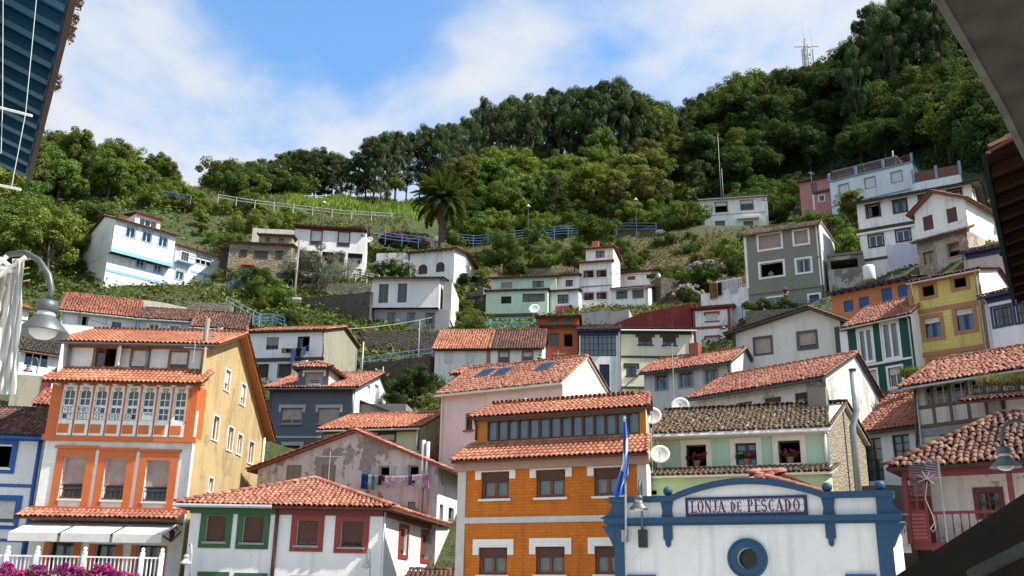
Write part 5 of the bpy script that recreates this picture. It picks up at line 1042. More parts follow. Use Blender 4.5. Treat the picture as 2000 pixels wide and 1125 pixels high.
# ochre brick house
och = wall((.60, .16, .006), .35, brick=(.27, .115, .012, .6, .78), dc=(.20, .06, .01)); sO = S(plain((.16, .045, .015)), 2, 1, shut=.36, shm=slatted((.085, .028, .02)), cur=.9, fw=.11, sur=('lintel', plain((.70, .68, .62)), .27), sill=plain((.66, .63, .56)), rv=.12)
f = frame('Y4', (106, 478), (1174, 430), 37.5); f.skew((1216, 470), 8.5); Wd = f.W; ze = f.ze; dp = 8.5
H2 = Thing('ochre_house', 'ochre brick house with white window heads and two bright tile roofs', 'house', f.w(Wd/2, 0, 0), f.ang); FOOT.append((f, Wd, dp, 0)); LOG.append(('H2 ochre', math.degrees(f.ang), Wd, ze))
ws = [(236, 530, 392, 684), (549, 518, 712, 676), (879, 506, 1036, 668), (222, 962, 380, 1118), (546, 957, 709, 1117), (884, 954, 1040, 1116)]
HW = [f.rect(r) for r in ws]; walls(H2, f, 0, Wd, 0, dp, -1, ze, och, HW, sidemat=wall((.70, .69, .66), .3), lmat=wall((.70, .69, .66), .3))
for h in HW: window(H2, lambda s, z, d: f.w(s, d, z), *h, sO)
gst = plain((.50, .46, .43)); zb0 = f.sz((118, 810))[1]
k = MB(); k.box(f, 0, Wd, -.05, 0, zb0-.11, zb0+.11); H2.part('string_course', k, gst)
for a in (0, Wd-.35):
    k = MB(); k.box(f, a, a+.35, -.045, -.002, -.9, zb0-.112); k.box(f, a, a+.35, -.045, -.002, zb0+.112, ze-.35); H2.part('quoin_strip', k, gst)
k = MB(); k.box(f, -.1, Wd+.1, -.25, 0, ze-.36, ze+.02); H2.part('cornice', k, plain((.34, .20, .14)))
g = f.off(1.25); zu0 = g.sz((262, 362))[1]; zu1 = g.sz((205, 222))[1]; s0 = g.sz((205, 300))[0]; s1 = Wd-.02
roof_profile(H2, f, 0, Wd, [(-.25, ze+.02), (1.3, max(zu0-.16, ze+.3))], T_NEW, 's', ov=(.3, 0), ovs=.06, indiv=True, jit=.35, tw=.2)
hA = g.rect((268, 238, 1190, 350)); zq0, zq1 = g.sz((262, 362))[1]+.02, g.sz((262, 238))[1]; n = 14; xa, xb = hA[0], s1-.25
cols14 = [(xa+(xb-xa)*i/n+.004, xa+(xb-xa)*(i+1)/n-.004, zq0, zq1) for i in range(n)]
walls(H2, g, s0, s1, 0, 3.6, zu0-.6, zu1, wall((.55, .18, .012), .2), cols14, name='attic_wall', sidemat=wall((.50, .48, .30), .5))
for c in cols14: window(H2, lambda s, z, d: g.w(s, d, z), *c, S(DBROWN, 1, 1, cur=1.05, fw=.055, rv=.05))
zr = g.sz((1320, 97), 1.8)[1]; zr = min(zr, zu1+1.1)
roof_profile(H2, g, s0, s1, [(0, zu1), (1.8, zr), (3.6, zu1)], T_NEW, 's', ov=(.45, .3), ovs=.12, indiv=True, jit=.35, tw=.2, pan=plain((.05, .02, .012)))
k = MB(); k.box(g, s0, s1, -.1, 0, zu1-.2, zu1-.01); H2.part('eaves_board', k, plain((.20, .09, .05)))
pipe(H2, [g.w(s0+.02, -.3, zu1), g.w(s0+.02, -.05, zu1-.4), g.w(s0+.02, -.05, zu0+.1)], .05, BROWN)
# pale green house with stone end wall
pg = wall(lin(176, 204, 178), .12); cs = plain((.72, .66, .54)); sG = S(DBROWN, 2, 1, open=1, sur=('full', cs, .22), sill=cs); sG2 = S(DBROWN, 2, 3, cur=.7, sur=('full', cs, .22), sill=cs)
H3 = house('pale_green_house', 'pale green house with cream surrounds, dark lichened tiles and geraniums', 'Y5', (365, 268), (1408, 226), 40.5, 800, pg, 7, roof=('R', (1500, 98), (1632, 330)), rmat=T_DRK, sidemat=stone((.30, .25, .17), (.42, .37, .27), 4.2, (.22, .19, .14)), ro=dict(ov=(.45, .25), pan=cs, tw=.2, tl=.3), gut=WHT, fas=(cs, .28), near=True,
    wins=[(556, 336, 678, 468, sG), (853, 325, 980, 458, sG2), (1111, 310, 1245, 447, sG)])
f = H3.fr; LOG.append(('H3', H3.pts)); g = f.off(-1.5); z0 = g.sz((300, 535))[1]; z1 = f.sz((365, 500))[1]
s0, s1 = g.sz((300, 540))[0], g.sz((1425, 500))[0]
roof_profile(H3, f, s0, min(s1, f.W+.2), [(-1.5, z0), (0, max(z1, z0+.4))], T_DRK, 's', ov=(.15, 0), ovs=.1, indiv=True, tw=.2, tl=.3, pan=cs)
walls(H3, g, s0+.2, f.W, 0, 1.5, -1, z0-.02, wall((.45, .56, .30), .15), [g.rect((310, 610, 378, 636))], name='porch_wall')
pipe(H3, fpath(f, [(1385, 235), (1400, 440)], -.1), .06, WHT)
HG = [f.rect(r) for r in ((556, 336, 678, 468), (853, 325, 980, 458), (1111, 310, 1245, 447))]

# fish market hall
f = frame('Y5', (125, 655), (1768, 615), 30); Wd = f.W; zt = f.ze; LOG.append(('lonja', math.degrees(f.ang), Wd, zt)); lwm = wall((.78, .77, .74), .3, dc=(.34, .35, .36)); lbm = wall((.010, .058, .130), .12, rough=.6, dc=(.02, .05, .09))
H1 = Thing('fish_market_hall', 'white fish market hall with blue trim, curved parapet and round window', 'market hall', f.w(Wd/2, 0, 0), f.ang); FOOT.append((f, Wd, 9, 0))
zc = f.sz((880, 785))[1]; sP = [f.sz((x, 700))[0] for x in (415, 468, 1382, 1442)]; sI = [f.sz((x, 900))[0] for x in (183, 1703)]
sc_, zw = f.sz((925, 1020)); zap = f.sz((925, 560))[1]
# front wall with round hole
rad = .29; N = 32; k = MB(); zlo = -1.0; zhi = zc
def ring(r): return [(sc_+r*math.cos(2*math.pi*i/N), zw+r*math.sin(2*math.pi*i/N)) for i in range(N)]
def sqr(i):
    a = 2*math.pi*i/N; c, s = math.cos(a), math.sin(a); t = .8/max(abs(c), abs(s)); return (sc_+c*t, zw+s*t)
R0 = ring(rad)
for i in range(N):
    j = (i+1) % N; k.poly([f.w(*(lambda p: (p[0], 0, p[1]))(q)) for q in (R0[i], R0[j], sqr(j), sqr(i))]); k.poly([f.w(R0[i][0], 0, R0[i][1]), f.w(R0[i][0], .4, R0[i][1]), f.w(R0[j][0], .4, R0[j][1]), f.w(R0[j][0], 0, R0[j][1])])
wallface(k, lambda s, z, d: f.w(s, d, z), 0, Wd, zlo, zhi, [(sc_-.8, sc_+.8, zw-.8, zw+.8)], .0)
k.poly([f.w(Wd, 0, zlo), f.w(Wd, 9, zlo), f.w(Wd, 9, zhi), f.w(Wd, 0, zhi)]); k.poly([f.w(0, 0, zlo), f.w(0, 9, zlo), f.w(0, 9, zhi), f.w(0, 0, zhi)]); k.poly([f.w(0, 9, zlo), f.w(Wd, 9, zlo), f.w(Wd, 9, zhi), f.w(0, 9, zhi)])
H1.part('wall', k, lwm)
# parapet with the curved top
NA = 24; top = []
for i in range(NA+1):
    t = i/NA; s = sP[1]+(sP[2]-sP[1])*t; top.append((s, zt-.1+(zap-zt+.1)*math.sin(math.pi*t)**.85))
prof = [(0, zc), (0, zt-.1), (sP[1], zt-.1)]+top[1:-1]+[(sP[2], zt-.1), (Wd, zt-.1), (Wd, zc)]
k = MB(); k.hexa([f.w(s, .0, z) for s, z in prof], [f.w(s, .35, z) for s, z in prof]); H1.part('parapet', k, lwm)
k = MB()   # blue capping that follows the top line
cp = [(-.15, zt-.16), (sP[1], zt-.16)]+[(s, z-.06) for s, z in top[1:-1]]+[(sP[2], zt-.16), (Wd+.15, zt-.16)]
for a, b in zip(cp[:-1], cp[1:]):
    k.hexa([f.w(a[0], -.14, a[1]), f.w(b[0], -.14, b[1]), f.w(b[0], .45, b[1]), f.w(a[0], .45, a[1])], [f.w(a[0], -.14, a[1]+.18), f.w(b[0], -.14, b[1]+.18), f.w(b[0], .45, b[1]+.18), f.w(a[0], .45, a[1]+.18)])
H1.part('parapet_coping', k, lbm)
k = MB(); k.box(f, -.3, Wd+.3, -.2, .0, zc-.08, zc+.08); k.box(f, -.22, Wd+.22, -.12, .0, zc-.15, zc-.081); H1.part('cornice', k, lbm)
for (a, b, tip) in ((sP[0], sP[1], f.sz((445, 955))[1]), (sP[2], sP[3], f.sz((1420, 950))[1])):
    m_ = (a+b)/2; hw = (b-a)/2; k = MB(); z2_ = zc-.15; fl = lambda d0, pts: k.hexa([f.w(s, -.07 if d0 else 0, z) for s, z in pts], [f.w(s, 0, z) for s, z in pts])
    pts = [(m_-hw, z2_), (m_-hw, tip+.25), (m_-hw*.6, tip+.2), (m_-hw*.5, tip+.06), (m_, tip), (m_+hw*.5, tip+.06), (m_+hw*.6, tip+.2), (m_+hw, tip+.25), (m_+hw, z2_)]; k.hexa([f.w(s, -.07, z) for s, z in pts], [f.w(s, 0, z) for s, z in pts])
    pts = [(m_-hw*1.25, zc+.11), (m_-hw*.8, zc+.45), (m_-hw*.9, zt-.5), (m_-hw*1.35, zt-.165), (m_+hw*1.35, zt-.165), (m_+hw*.9, zt-.5), (m_+hw*.8, zc+.45), (m_+hw*1.25, zc+.11)]; k.hexa([f.w(s, -.08, z) for s, z in pts], [f.w(s, -.001, z) for s, z in pts]); H1.part('pilaster', k, lbm)
for a, b, sg in ((0, sI[0], -1), (sI[1], Wd, 1)):
    k = MB(); k.box(f, a, b, -.09, -.001, -.9, zc-.152); e = a if sg < 0 else b
    x = lambda d: e+sg*d
    for pts in ([(x(-.33), zc+.082), (x(-.33), zt-.162), (x(.06), zt-.162), (x(.07), zt-.25), (x(.11), zt-.36), (x(.18), zt-.46), (x(.28), zc+.17), (x(.45), zc+.082)], [(x(0), zc-.152), (x(.40), zc-.152), (x(.34), zc-.24), (x(.30), zc-.3), (x(.20), zc-.42), (x(.13), zc-.56), (x(.05), zc-.74), (x(0), zc-.8)]):
        if sg > 0: pts = pts[::-1]
        k.hexa([f.w(s, -.1, z) for s, z in pts], [f.w(s, .35, z) for s, z in pts])
    H1.part('corner_pilaster', k, lbm)
for x in (440, 1402, 1722): s, z = f.sz((x, 600)); k = MB(); k.lathe(f.w(s, .1, zt+.0), [(.0, 0), (.07, .0), (.07, .04), (.10, .06), (.135, .11), (.145, .17), (.13, .24), (.08, .29), (0, .31)], 16); H1.part('finial_ball', k, lbm, smooth=True)
k = MB(); ax = -f.n; k.lathe(f.w(sc_, 0, zw), [(rad, .0), (rad, .07), (rad+.04, .09), (rad+.2, .09), (rad+.21, .12), (rad+.27, .11), (rad+.28, 0)], 40, ax); H1.part('round_window_surround', k, lbm, smooth=False)
k = MB(); k.lathe(f.w(sc_, .3, zw), [(rad, 0), (0, 0)], 24, ax); H1.part('round_window_pane', k, plain((.006, .007, .008), .15))
# tile sign
s0, s1, z0, z1 = f.rect((553, 646, 1286, 762)); k = MB(); k.box(f, s0, s1, -.05, 0, z0, z1); sg_ = H1.part('sign_board', k, plain((.018, .012, .09), .35))
nx, nz_ = 15, 2; b_ = .07
for i in range(nx):
    for j in range(nz_):
        a0, a1 = s0+b_+(s1-s0-2*b_)*i/nx+.004, s0+b_+(s1-s0-2*b_)*(i+1)/nx-.004; c0, c1 = z0+b_+(z1-z0-2*b_)*j/nz_+.004, z0+b_+(z1-z0-2*b_)*(j+1)/nz_-.004
        k = MB(); k.box(f, a0, a1, -.062, -.0505, c0, c1); H1.part('sign_tile', k, plain((.66, .66, .66), .25), sg_)
k = MB()
for i in range(60):
    for zz_ in (z0+b_, z1-b_): x = s0+b_+(s1-s0-2*b_)*(i+.5)/60; h_ = .035+.02*(i % 2); k.box(f, x-.016, x+.016, -.066, -.06, zz_-(h_ if zz_ > z0+.3 else 0), zz_+(0 if zz_ > z0+.3 else h_))
for i in range(10):
    for xx in (s0+b_, s1-b_): z = z0+b_+(z1-z0-2*b_)*(i+.5)/10; k.box(f, xx-.025, xx+.025, -.066, -.06, z-.015, z+.015)
H1.part('sign_border', k, plain((.018, .012, .09), .35), sg_)
H1.sign = (f, s0, s1, z0, z1)
for r in ((205, 1118, 375, 1160), (1515, 1114, 1700, 1160)): q = f.rect(r); k = MB(); k.box(f, q[0], q[1], -.1, 0, -.5, q[3]); H1.part('blue_board', k, plain((.01, .07, .32)))
hip_roof(H1, f, .6, Wd-.6, .9, 8.4, zc+.2, f.sz((945, 515), 3.8)[1]-zc-.2, T_SAL, inset=4.0, ov=.1, indiv=True, jit=.4)

# red balcony house at the lower right
f = frame('V3', (250, 372), (1130, 326), 36); Wd = f.W+3; ze = f.ze; LOG.append(('H8', math.degrees(f.ang), Wd, ze))
H8 = Thing('red_balcony_house', 'white house with dark red balcony, posts and old barrel tiles', 'house', f.w(Wd/2, 0, 0), f.ang); g = f.off(1.3); FOOT.append((f, Wd, 8, 0))
hw_ = g.rect((775, 512, 942, 690)); zfl = f.sz((450, 890))[1]
walls(H8, g, .4, Wd, 0, 6, -1, ze, wall((.66, .62, .58), .3, peel=(-.05, (.36, .33, .30))), [hw_]); window(H8, lambda s, z, d: g.w(s, d, z), *hw_, S(DRED, 2, 2, rv=.1, cur=.5, sur=('full', DRED, .13)))
k = MB(); k.box(f, .0, Wd, -.05, 1.29, zfl-.22, zfl); H8.part('balcony_floor', k, DRED)
k = MB(); k.box(f, -.1, Wd, -.12, .12, ze-.24, ze-.01); H8.part('balcony_beam', k, DRED)
for px in (245, 1005): s = f.sz((px, 450))[0]; k = MB(); k.box(f, s-.09, s+.09, -.06, .12, zfl, ze-.245); H8.part('post', k, plain((.15, .016, .014)))
sb0 = f.sz((450, 760))[0]; zr1 = f.sz((450, 672))[1]
k = MB(); k.box(f, sb0, Wd, -.04, .06, zr1-.05, zr1+.05); H8.part('handrail', k, DRED)
for i in range(int((Wd-sb0)/.27)): k = MB(); x = sb0+.15+i*.27; k.lathe(f.w(x, .01, zfl+.02), [(.03, 0), (.03, .1), (.018, .2), (.032, .45), (.018, .75), (.03, zr1-zfl-.1), (.03, zr1-zfl-.05)], 6); H8.part('baluster', k, DRED)
sd0, sd1 = f.sz((275, 700))[0], f.sz((420, 700))[0]; zd = f.sz((300, 660))[1]
k = MB(); k.box(f, sd0, sd1, .0, .06, zfl, zd); gp = H8.part('glazed_screen', k, plain((.16, .017, .015)))
for j in range(7): k = MB(); z = zfl+.15+(zd-zfl-.2)*j/7; k.box(f, sd0+.1, sd1-.1, -.03, -.001, z, z+.1); H8.part('louvre', k, plain((.25, .05, .045)), gp)
for a, b in ((sd0, sd0+.09), (sd1-.09, sd1), ((sd0+sd1)/2-.04, (sd0+sd1)/2+.04)): k = MB(); k.box(f, a, b, .0, .06, zd+.001, ze-.25); H8.part('screen_post', k, plain((.16, .017, .015)), gp)
for j in range(3): z = zd+.05+(ze-.3-zd)*j/3; k = MB(); k.poly([f.w(sd0, .03, z), f.w(sd1, .03, z), f.w(sd1, .03, z+(ze-.3-zd)/3-.08), f.w(sd0, .03, z+(ze-.3-zd)/3-.08)]); H8.part('pane', k, GLASS, gp); k = MB(); k.box(f, sd0+.09, sd1-.09, .01, .05, z-.06, z); H8.part('glazing_bar', k, plain((.16, .017, .015)), gp)
k = MB(); k.box(f, sd0, sd1, .9, .95, zfl, ze-.25); H8.part('screen_back', k, plain((.14, .015, .014)), gp)
hr = hip_roof(H8, f, -.1, Wd, -.1, 7, ze, 2.3, tile_mat((.33, .13, .075), (.50, .28, .18), (.13, .055, .04), .4, (.16, .13, .09)), inset=3.6, ov=.45, tw=.24, tl=.34, indiv=True, jit=1.5, pan=PAND, faces='fl')

# ================================================================ hillside
ctrl = []
for x in range(-70, 71, 14):
    for y in range(-40, 45, 12): ctrl.append((x, y, 0.))
for fr, w_, d_, zb in FOOT:
    for s in (0, .5, 1):
        for q, dz in ((0, -.3), (.6, .0)):
            p = fr.w(w_*s, d_*q, 0); ctrl.append((p.x, p.y, zb+dz+(q*d_*.12 if zb > 1 else 0)))
for u, v, Y in ((60, 640, 80), (150, 575, 90), (30, 500, 95), (-150, 560, 90), (-150, 400, 110), (150, 440, 105), (60, 350, 122), (-150, 300, 130), (220, 330, 128), (100, 290, 140), (-50, 270, 145),
    (340, 385, 118), (500, 402, 118), (650, 416, 118), (800, 424, 118), (340, 352, 128), (430, 362, 132), (500, 372, 136), (580, 374, 140), (650, 374, 145), (720, 374, 148), (800, 368, 150), (420, 440, 108), (540, 440, 111), (760, 462, 111), (330, 450, 104), (470, 480, 104),
    (900, 482, 115), (1000, 470, 118), (1200, 449, 122), (1300, 455, 124), (1000, 535, 107), (1250, 500, 113), (1330, 520, 108), (1350, 590, 94), (950, 560, 103),
    (600, 600, 92), (540, 1000, 59), (620, 1000, 57), (700, 980, 57), (500, 620, 86), (650, 560, 95), (780, 575, 92),
    (900, 400, 142), (900, 330, 172), (1050, 400, 140), (1050, 300, 182), (1180, 380, 145), (1180, 270, 195), (1300, 420, 135), (1300, 270, 185), (1450, 380, 155), (1450, 210, 205), (1600, 400, 140), (1600, 330, 155), (1600, 170, 210), (1250, 255, 195),
    (1700, 430, 115), (1850, 330, 125), (1850, 180, 170), (1850, 20, 210), (1750, 90, 205), (2000, 420, 95), (2050, 250, 125), (2050, 60, 180), (2250, 420, 75), (2250, 200, 115), (1680, 560, 84), (1640, 480, 100), (1480, 470, 118), (1420, 560, 96)):
    p = at(u, v, Y); ctrl.append((p.x, p.y, p.z))
for u, Y, z in ((-100, 190, 62), (200, 185, 55), (500, 190, 58), (800, 210, 70), (1050, 240, 90), (1300, 250, 108), (1600, 260, 135), (1850, 270, 160), (2100, 240, 165), (100, 260, 50), (700, 300, 60), (1400, 320, 90), (2000, 330, 130)):
    p = at(u, 562, Y); ctrl.append((p.x, p.y, z))
ctrl = np.array(ctrl); GX0, GX1, GY0, GY1, GD = -170., 200., -60., 340., 1.6
gx = np.arange(GX0, GX1+GD, GD); gy = np.arange(GY0, GY1+GD, GD); GZ_ = np.zeros((len(gy), len(gx)))
for j, y in enumerate(gy):
    dx = gx[:, None]-ctrl[None, :, 0]; dy = y-ctrl[None, :, 1]; d2 = dx*dx+dy*dy
    near_ = np.sort(d2, axis=1)[:, 6]; h2 = np.maximum(near_, 16.)[:, None]
    w_ = np.exp(-d2/h2*1.2)+1e-9*np.exp(-d2/9000)+1e-14
    sw = w_.sum(1); mx = (w_*dx).sum(1)/sw; my = (w_*dy).sum(1)/sw; mz = (w_*ctrl[:, 2]).sum(1)/sw
    ex = dx-mx[:, None]; ey = dy-my[:, None]; ez = ctrl[None, :, 2]-mz[:, None]
    a = (w_*ex*ex).sum(1)+.6*sw*6; b = (w_*ex*ey).sum(1); c = (w_*ey*ey).sum(1)+.6*sw*6; p = (w_*ex*ez).sum(1); q = (w_*ey*ez).sum(1); D = a*c-b*b
    sx_ = np.clip((p*c-q*b)/D, -.9, .9); sy_ = np.clip((q*a-p*b)/D, -.3, 1.0)
    GZ_[j] = mz-sx_*mx*1-sy_*my*1
yy, xx = np.meshgrid(gy, gx, indexing='ij')
GZ_[(yy < 46) & (np.abs(xx) < 40)] = np.minimum(GZ_, 0.)[(yy < 46) & (np.abs(xx) < 40)]
GZ_ = np.where(yy < 40, np.clip(GZ_, -.5, 0.0), GZ_); GZ_[yy < 40] = 0
def TZ(x, y):
    i = (x-GX0)/GD; j = (y-GY0)/GD; i0 = int(max(0, min(len(gx)-2, math.floor(i)))); j0 = int(max(0, min(len(gy)-2, math.floor(j)))); a = i-i0; b = j-j0
    return (GZ_[j0, i0]*(1-a)+GZ_[j0, i0+1]*a)*(1-b)+(GZ_[j0+1, i0]*(1-a)+GZ_[j0+1, i0+1]*a)*b
nxg = len(gx); nyg = len(gy); ii = np.arange(nyg-1)[:, None]*nxg+np.arange(nxg-1)[None]; ii = ii.ravel()
hm, nt, b = base_mat('hillside_earth'); b.inputs['Roughness'].default_value = .95
t = nn(nt, 'ShaderNodeNewGeometry').outputs['Position']; n1 = noise(nt, t, .12, 6., .6); n2 = noise(nt, t, 1.1, 6., .65)
cc = mixc(nt, rng_(nt, n1, .42, .58), (.045, .075, .014), (.085, .09, .025)); cc = mixc(nt, rng_(nt, n2, .3, .75, 0, .7), cc, (.035, .04, .014)); sx3 = nn(nt, 'ShaderNodeVectorMath', operation='DISTANCE'); nt.links.new(t, sx3.inputs[0]); sx3.inputs[1].default_value = tuple(at(1200, 505, 111))
dist = nn(nt, 'ShaderNodeMath', operation='MULTIPLY_ADD'); nt.links.new(n1, dist.inputs[0]); dist.inputs[1].default_value = 22.; nt.links.new(sx3.outputs['Value'], dist.inputs[2])
cc = mixc(nt, rng_(nt, dist.outputs[0], 24., 38., .9, 0), cc, mixc(nt, rng_(nt, n2, .35, .65), (.17, .12, .055), (.075, .055, .025)))
nt.links.new(cc, b.inputs['Base Color']); bump(nt, b, n2, 1., .8)
hill = bpy.data.objects.new('hillside', npmesh('hillside', np.stack([xx.ravel(), yy.ravel(), GZ_.ravel()], 1), np.stack([ii, ii+1, ii+nxg+1, ii+nxg], 1), hm, True)); col.objects.link(hill); hill['kind'] = 'structure'; hill['label'] = 'steep overgrown hillside behind the village'
far = MB(); far.poly([(-4000, -4000, -.8), (4000, -4000, -.8), (4000, 4000, -.8), (-4000, 4000, -.8)]); fo = solo('ground', 'ground reaching to the horizon', None, far, hm, kind='structure')
qm = wall((.55, .53, .49), .25); q = MB(); q.poly([(-90, -50, .004), (90, -50, .004), (90, 39, .004), (-90, 39, .004)]); solo('quay_paving', 'pale quay paving in front of the fish market', None, q, qm, kind='structure')
def TZv(x, y):
    i = (x-GX0)/GD; j = (y-GY0)/GD; i0 = np.clip(np.floor(i).astype(int), 0, nxg-2); j0 = np.clip(np.floor(j).astype(int), 0, nyg-2); a = i-i0; b = j-j0
    return (GZ_[j0, i0]*(1-a)+GZ_[j0, i0+1]*a)*(1-b)+(GZ_[j0+1, i0]*(1-a)+GZ_[j0+1, i0+1]*a)*b
def proj(P):
    d = Vector(P)-CAM; w_ = d.dot(_fw); return 1000+FPX*d.dot(_rt)/w_, 562.5-FPX*d.dot(_up)/w_
def projv(x, y, z):
    z = z-CAM.z; w_ = x*_fw[0]+y*_fw[1]+z*_fw[2]; return 1000+FPX*(x*_rt[0]+y*_rt[1]+z*_rt[2])/w_, 562.5-FPX*(x*_up[0]+y*_up[1]+z*_up[2])/w_
def inpoly(u, v, poly):
    r = np.zeros(u.shape, bool); n = len(poly); j = n-1
    for i in range(n):
        xi, yi = poly[i]; xj, yj = poly[j]
        c = ((yi > v) != (yj > v)) & (u < (xj-xi)*(v-yi)/((yj-yi) or 1e-9)+xi); r ^= c; j = i
    return r
def hit(u, v, y0=30, y1=300):
    """where the line of sight meets the hillside"""
    d = ray(u, v); Y = y0
    while Y < y1:
        p = CAM+d*(Y/d.y)
        if p.z < TZ(p.x, p.y): return p
        Y += .7
    return None

# ================================================================ vegetation
def leaf_mat(name, c1, c2, c3=None, tr=.30):
    m = bpy.data.materials.new(name); m.use_nodes = True; nt = m.node_tree; nt.nodes.clear()
    o = nn(nt, 'ShaderNodeOutputMaterial'); d = nn(nt, 'ShaderNodeBsdfDiffuse'); t = nn(nt, 'ShaderNodeBsdfTranslucent'); g = nn(nt, 'ShaderNodeBsdfGlossy'); g.inputs['Roughness'].default_value = .6
    ge = nn(nt, 'ShaderNodeNewGeometry'); oi = nn(nt, 'ShaderNodeObjectInfo')
    cc = mixc(nt, ge.outputs['Random Per Island'], c1, c2); cc = mixc(nt, rng_(nt, noise(nt, ge.outputs['Position'], .45, 3.), .38, .66, 0, .75), cc, c3 or tuple(x*.55 for x in c1))
    hs = nn(nt, 'ShaderNodeHueSaturation'); nt.links.new(cc, hs.inputs['Color']); nt.links.new(rng_(nt, oi.outputs['Random'], 0, 1, .475, .525), hs.inputs['Hue'])
    nt.links.new(rng_(nt, oi.outputs['Random'], 0, 1, .75, 1.3), hs.inputs['Value']); nt.links.new(hs.outputs[0], d.inputs[0])
    tc_ = mixc(nt, .6, hs.outputs[0], (.12, .16, .02)); nt.links.new(tc_, t.inputs[0])
    mx = nn(nt, 'ShaderNodeMixShader'); mx.inputs[0].default_value = tr; nt.links.new(d.outputs[0], mx.inputs[1]); nt.links.new(t.outputs[0], mx.inputs[2])
    m2 = nn(nt, 'ShaderNodeMixShader'); m2.inputs[0].default_value = .015; nt.links.new(mx.outputs[0], m2.inputs[1]); nt.links.new(g.outputs[0], m2.inputs[2]); nt.links.new(m2.outputs[0], o.inputs[0]); return m
L_MID = leaf_mat('leaf_mid_green', (.105, .165, .022), (.165, .205, .036), (.05, .085, .016)); L_BRT = leaf_mat('leaf_bright_green', (.15, .215, .024), (.22, .245, .04), (.09, .13, .02)); L_DRK = leaf_mat('leaf_dark_green', (.034, .066, .016), (.058, .09, .020), (.014, .03, .008))  # the dark green also stands in for shade over the right wood
L_EUC = leaf_mat('leaf_eucalyptus', (.055, .09, .030), (.09, .12, .045), (.03, .05, .018)); L_OLV = leaf_mat('leaf_olive', (.21, .235, .16), (.30, .31, .23)); L_HDG = leaf_mat('leaf_hedge', (.05, .105, .014), (.085, .14, .022)); L_YEL = leaf_mat('leaf_yellow_green', (.16, .18, .03), (.21, .19, .05))
BARK = wall((.09, .07, .05), .4); BARKE = wall((.10, .085, .065), .4); FL_MAG = leaf_mat('bougainvillea_flower', (.42, .010, .22), (.55, .03, .33), (.28, .01, .15)); FL_PUR = leaf_mat('purple_flower', (.10, .015, .09), (.16, .03, .14)); FL_HYD = leaf_mat('hydrangea_flower', (.55, .38, .45), (.45, .42, .55), (.6, .5, .5)); FL_RED = leaf_mat('geranium_flower', (.55, .02, .08), (.60, .05, .16)); FL_ORA = leaf_mat('orange_flower', (.6, .18, .02), (.6, .3, .05))
def leaves(centers, radii, n, size, r_, asp=.5, shell=.55, flat=.8, up=.35, spread=.7):
    """leaf quads over clumps: returns verts, faces"""
    C = np.repeat(np.array(centers), n, 0); RR = np.repeat(np.array(radii), n, 0); N = len(C)
    d = r_.normal(size=(N, 3)); d /= np.linalg.norm(d, axis=1)[:, None]; rad = r_.uniform(shell, 1.05, N)**.8
    sc = np.stack([RR, RR, RR*flat], 1) if RR.ndim == 1 else RR
    P = C+d*sc*rad[:, None]
    nr = d+r_.normal(size=(N, 3))*spread*.5+np.array([0, 0, up]); nr /= np.linalg.norm(nr, axis=1)[:, None]
    a = np.cross(nr, r_.normal(size=(N, 3))); a /= np.linalg.norm(a, axis=1)[:, None]+1e-9; b = np.cross(nr, a)
    s = size*r_.uniform(.6, 1.4, N)[:, None]; a = a*s*.5; b = b*s*.5*asp
    bend = nr*s*.12
    V = np.stack([P-a-bend, P+b, P+a-bend, P-b], 1).reshape(-1, 3); Fc = np.arange(N*4).reshape(-1, 4); return V, Fc
def make_tree(kind, seed, mat, H, rw, nclump, nleaf, size, bark=BARK, trunk_r=.16, base=.35, top_bias=0., asp=.55, crf=1.):
    r_ = np.random.default_rng(seed); cs, rs = [], []; lobes = r_.normal(size=(6, 3)); lobes *= (r_.uniform(.35, .75, 6)/np.linalg.norm(lobes, axis=1))[:, None]; lobes[0] = (0, 0, .55)
    for i in range(nclump):
        while 1:
            p = r_.uniform(-1, 1, 3)
            if kind == 'broad' and base > .2: p = lobes[i % 6]*(.8+.4*r_.random())+r_.normal(size=3)*.30
            if p@p < 1.25 and p@p > .05: break
        if kind == 'euc':
            h = r_.uniform(0, 1)**.75; z = H*(base+(1-base)*h*.93); w_ = rw*(.45+.75*math.sin(math.pi*min(1, h*.85+.12))); a = r_.uniform(0, 6.283); q = w_*r_.uniform(.15, 1)
            cs.append((q*math.cos(a), q*math.sin(a), z)); rs.append(r_.uniform(.5, 1.05)*rw*.42*crf)
        else:
            z = H*(base+(1-base)*(.5+.5*p[2])); taper = 1 if kind != 'cone' else 1.15-.5*p[2]
            cs.append((p[0]*rw*taper*r_.uniform(.85, 1.2), p[1]*rw*taper*r_.uniform(.85, 1.2), z*r_.uniform(.9, 1.05))); rs.append(r_.uniform(.6, 1.2)*rw*.36*crf)
    V, Fc = leaves(cs, rs, nleaf, size, r_, asp); crown = npmesh('crown', V, Fc, mat)
    tr = MB(); tr.tube([(0, 0, -.8), (r_.normal()*.1, r_.normal()*.1, H*.3), (r_.normal()*.25, r_.normal()*.25, H*.6), (r_.normal()*.3, r_.normal()*.3, H*.88)], trunk_r, 7, trunk_r*.25)
    for i in range(min(nclump, 16)):
        c = Vector(cs[i]); z0 = max(H*.2, c.z*.62); st = Vector((0, 0, z0)); tr.tube([st, st.lerp(c, .5)+Vector((0, 0, -.1*H*.05)), c], trunk_r*.45, 5, trunk_r*.12)
    return crown, mesh_of('trunk', tr.v, tr.f, bark, True), H
PT = {}
for i in range(4): PT['mid%d' % i] = make_tree('broad', 20+i, L_MID if i < 3 else L_BRT, 7.5, 3.1, 84, 210, .24, crf=.78)
PT['brt0'] = make_tree('broad', 31, L_BRT, 6, 2.7, 66, 220, .22, crf=.8); PT['brt1'] = make_tree('cone', 32, L_YEL, 6.5, 2.0, 40, 300, .23)
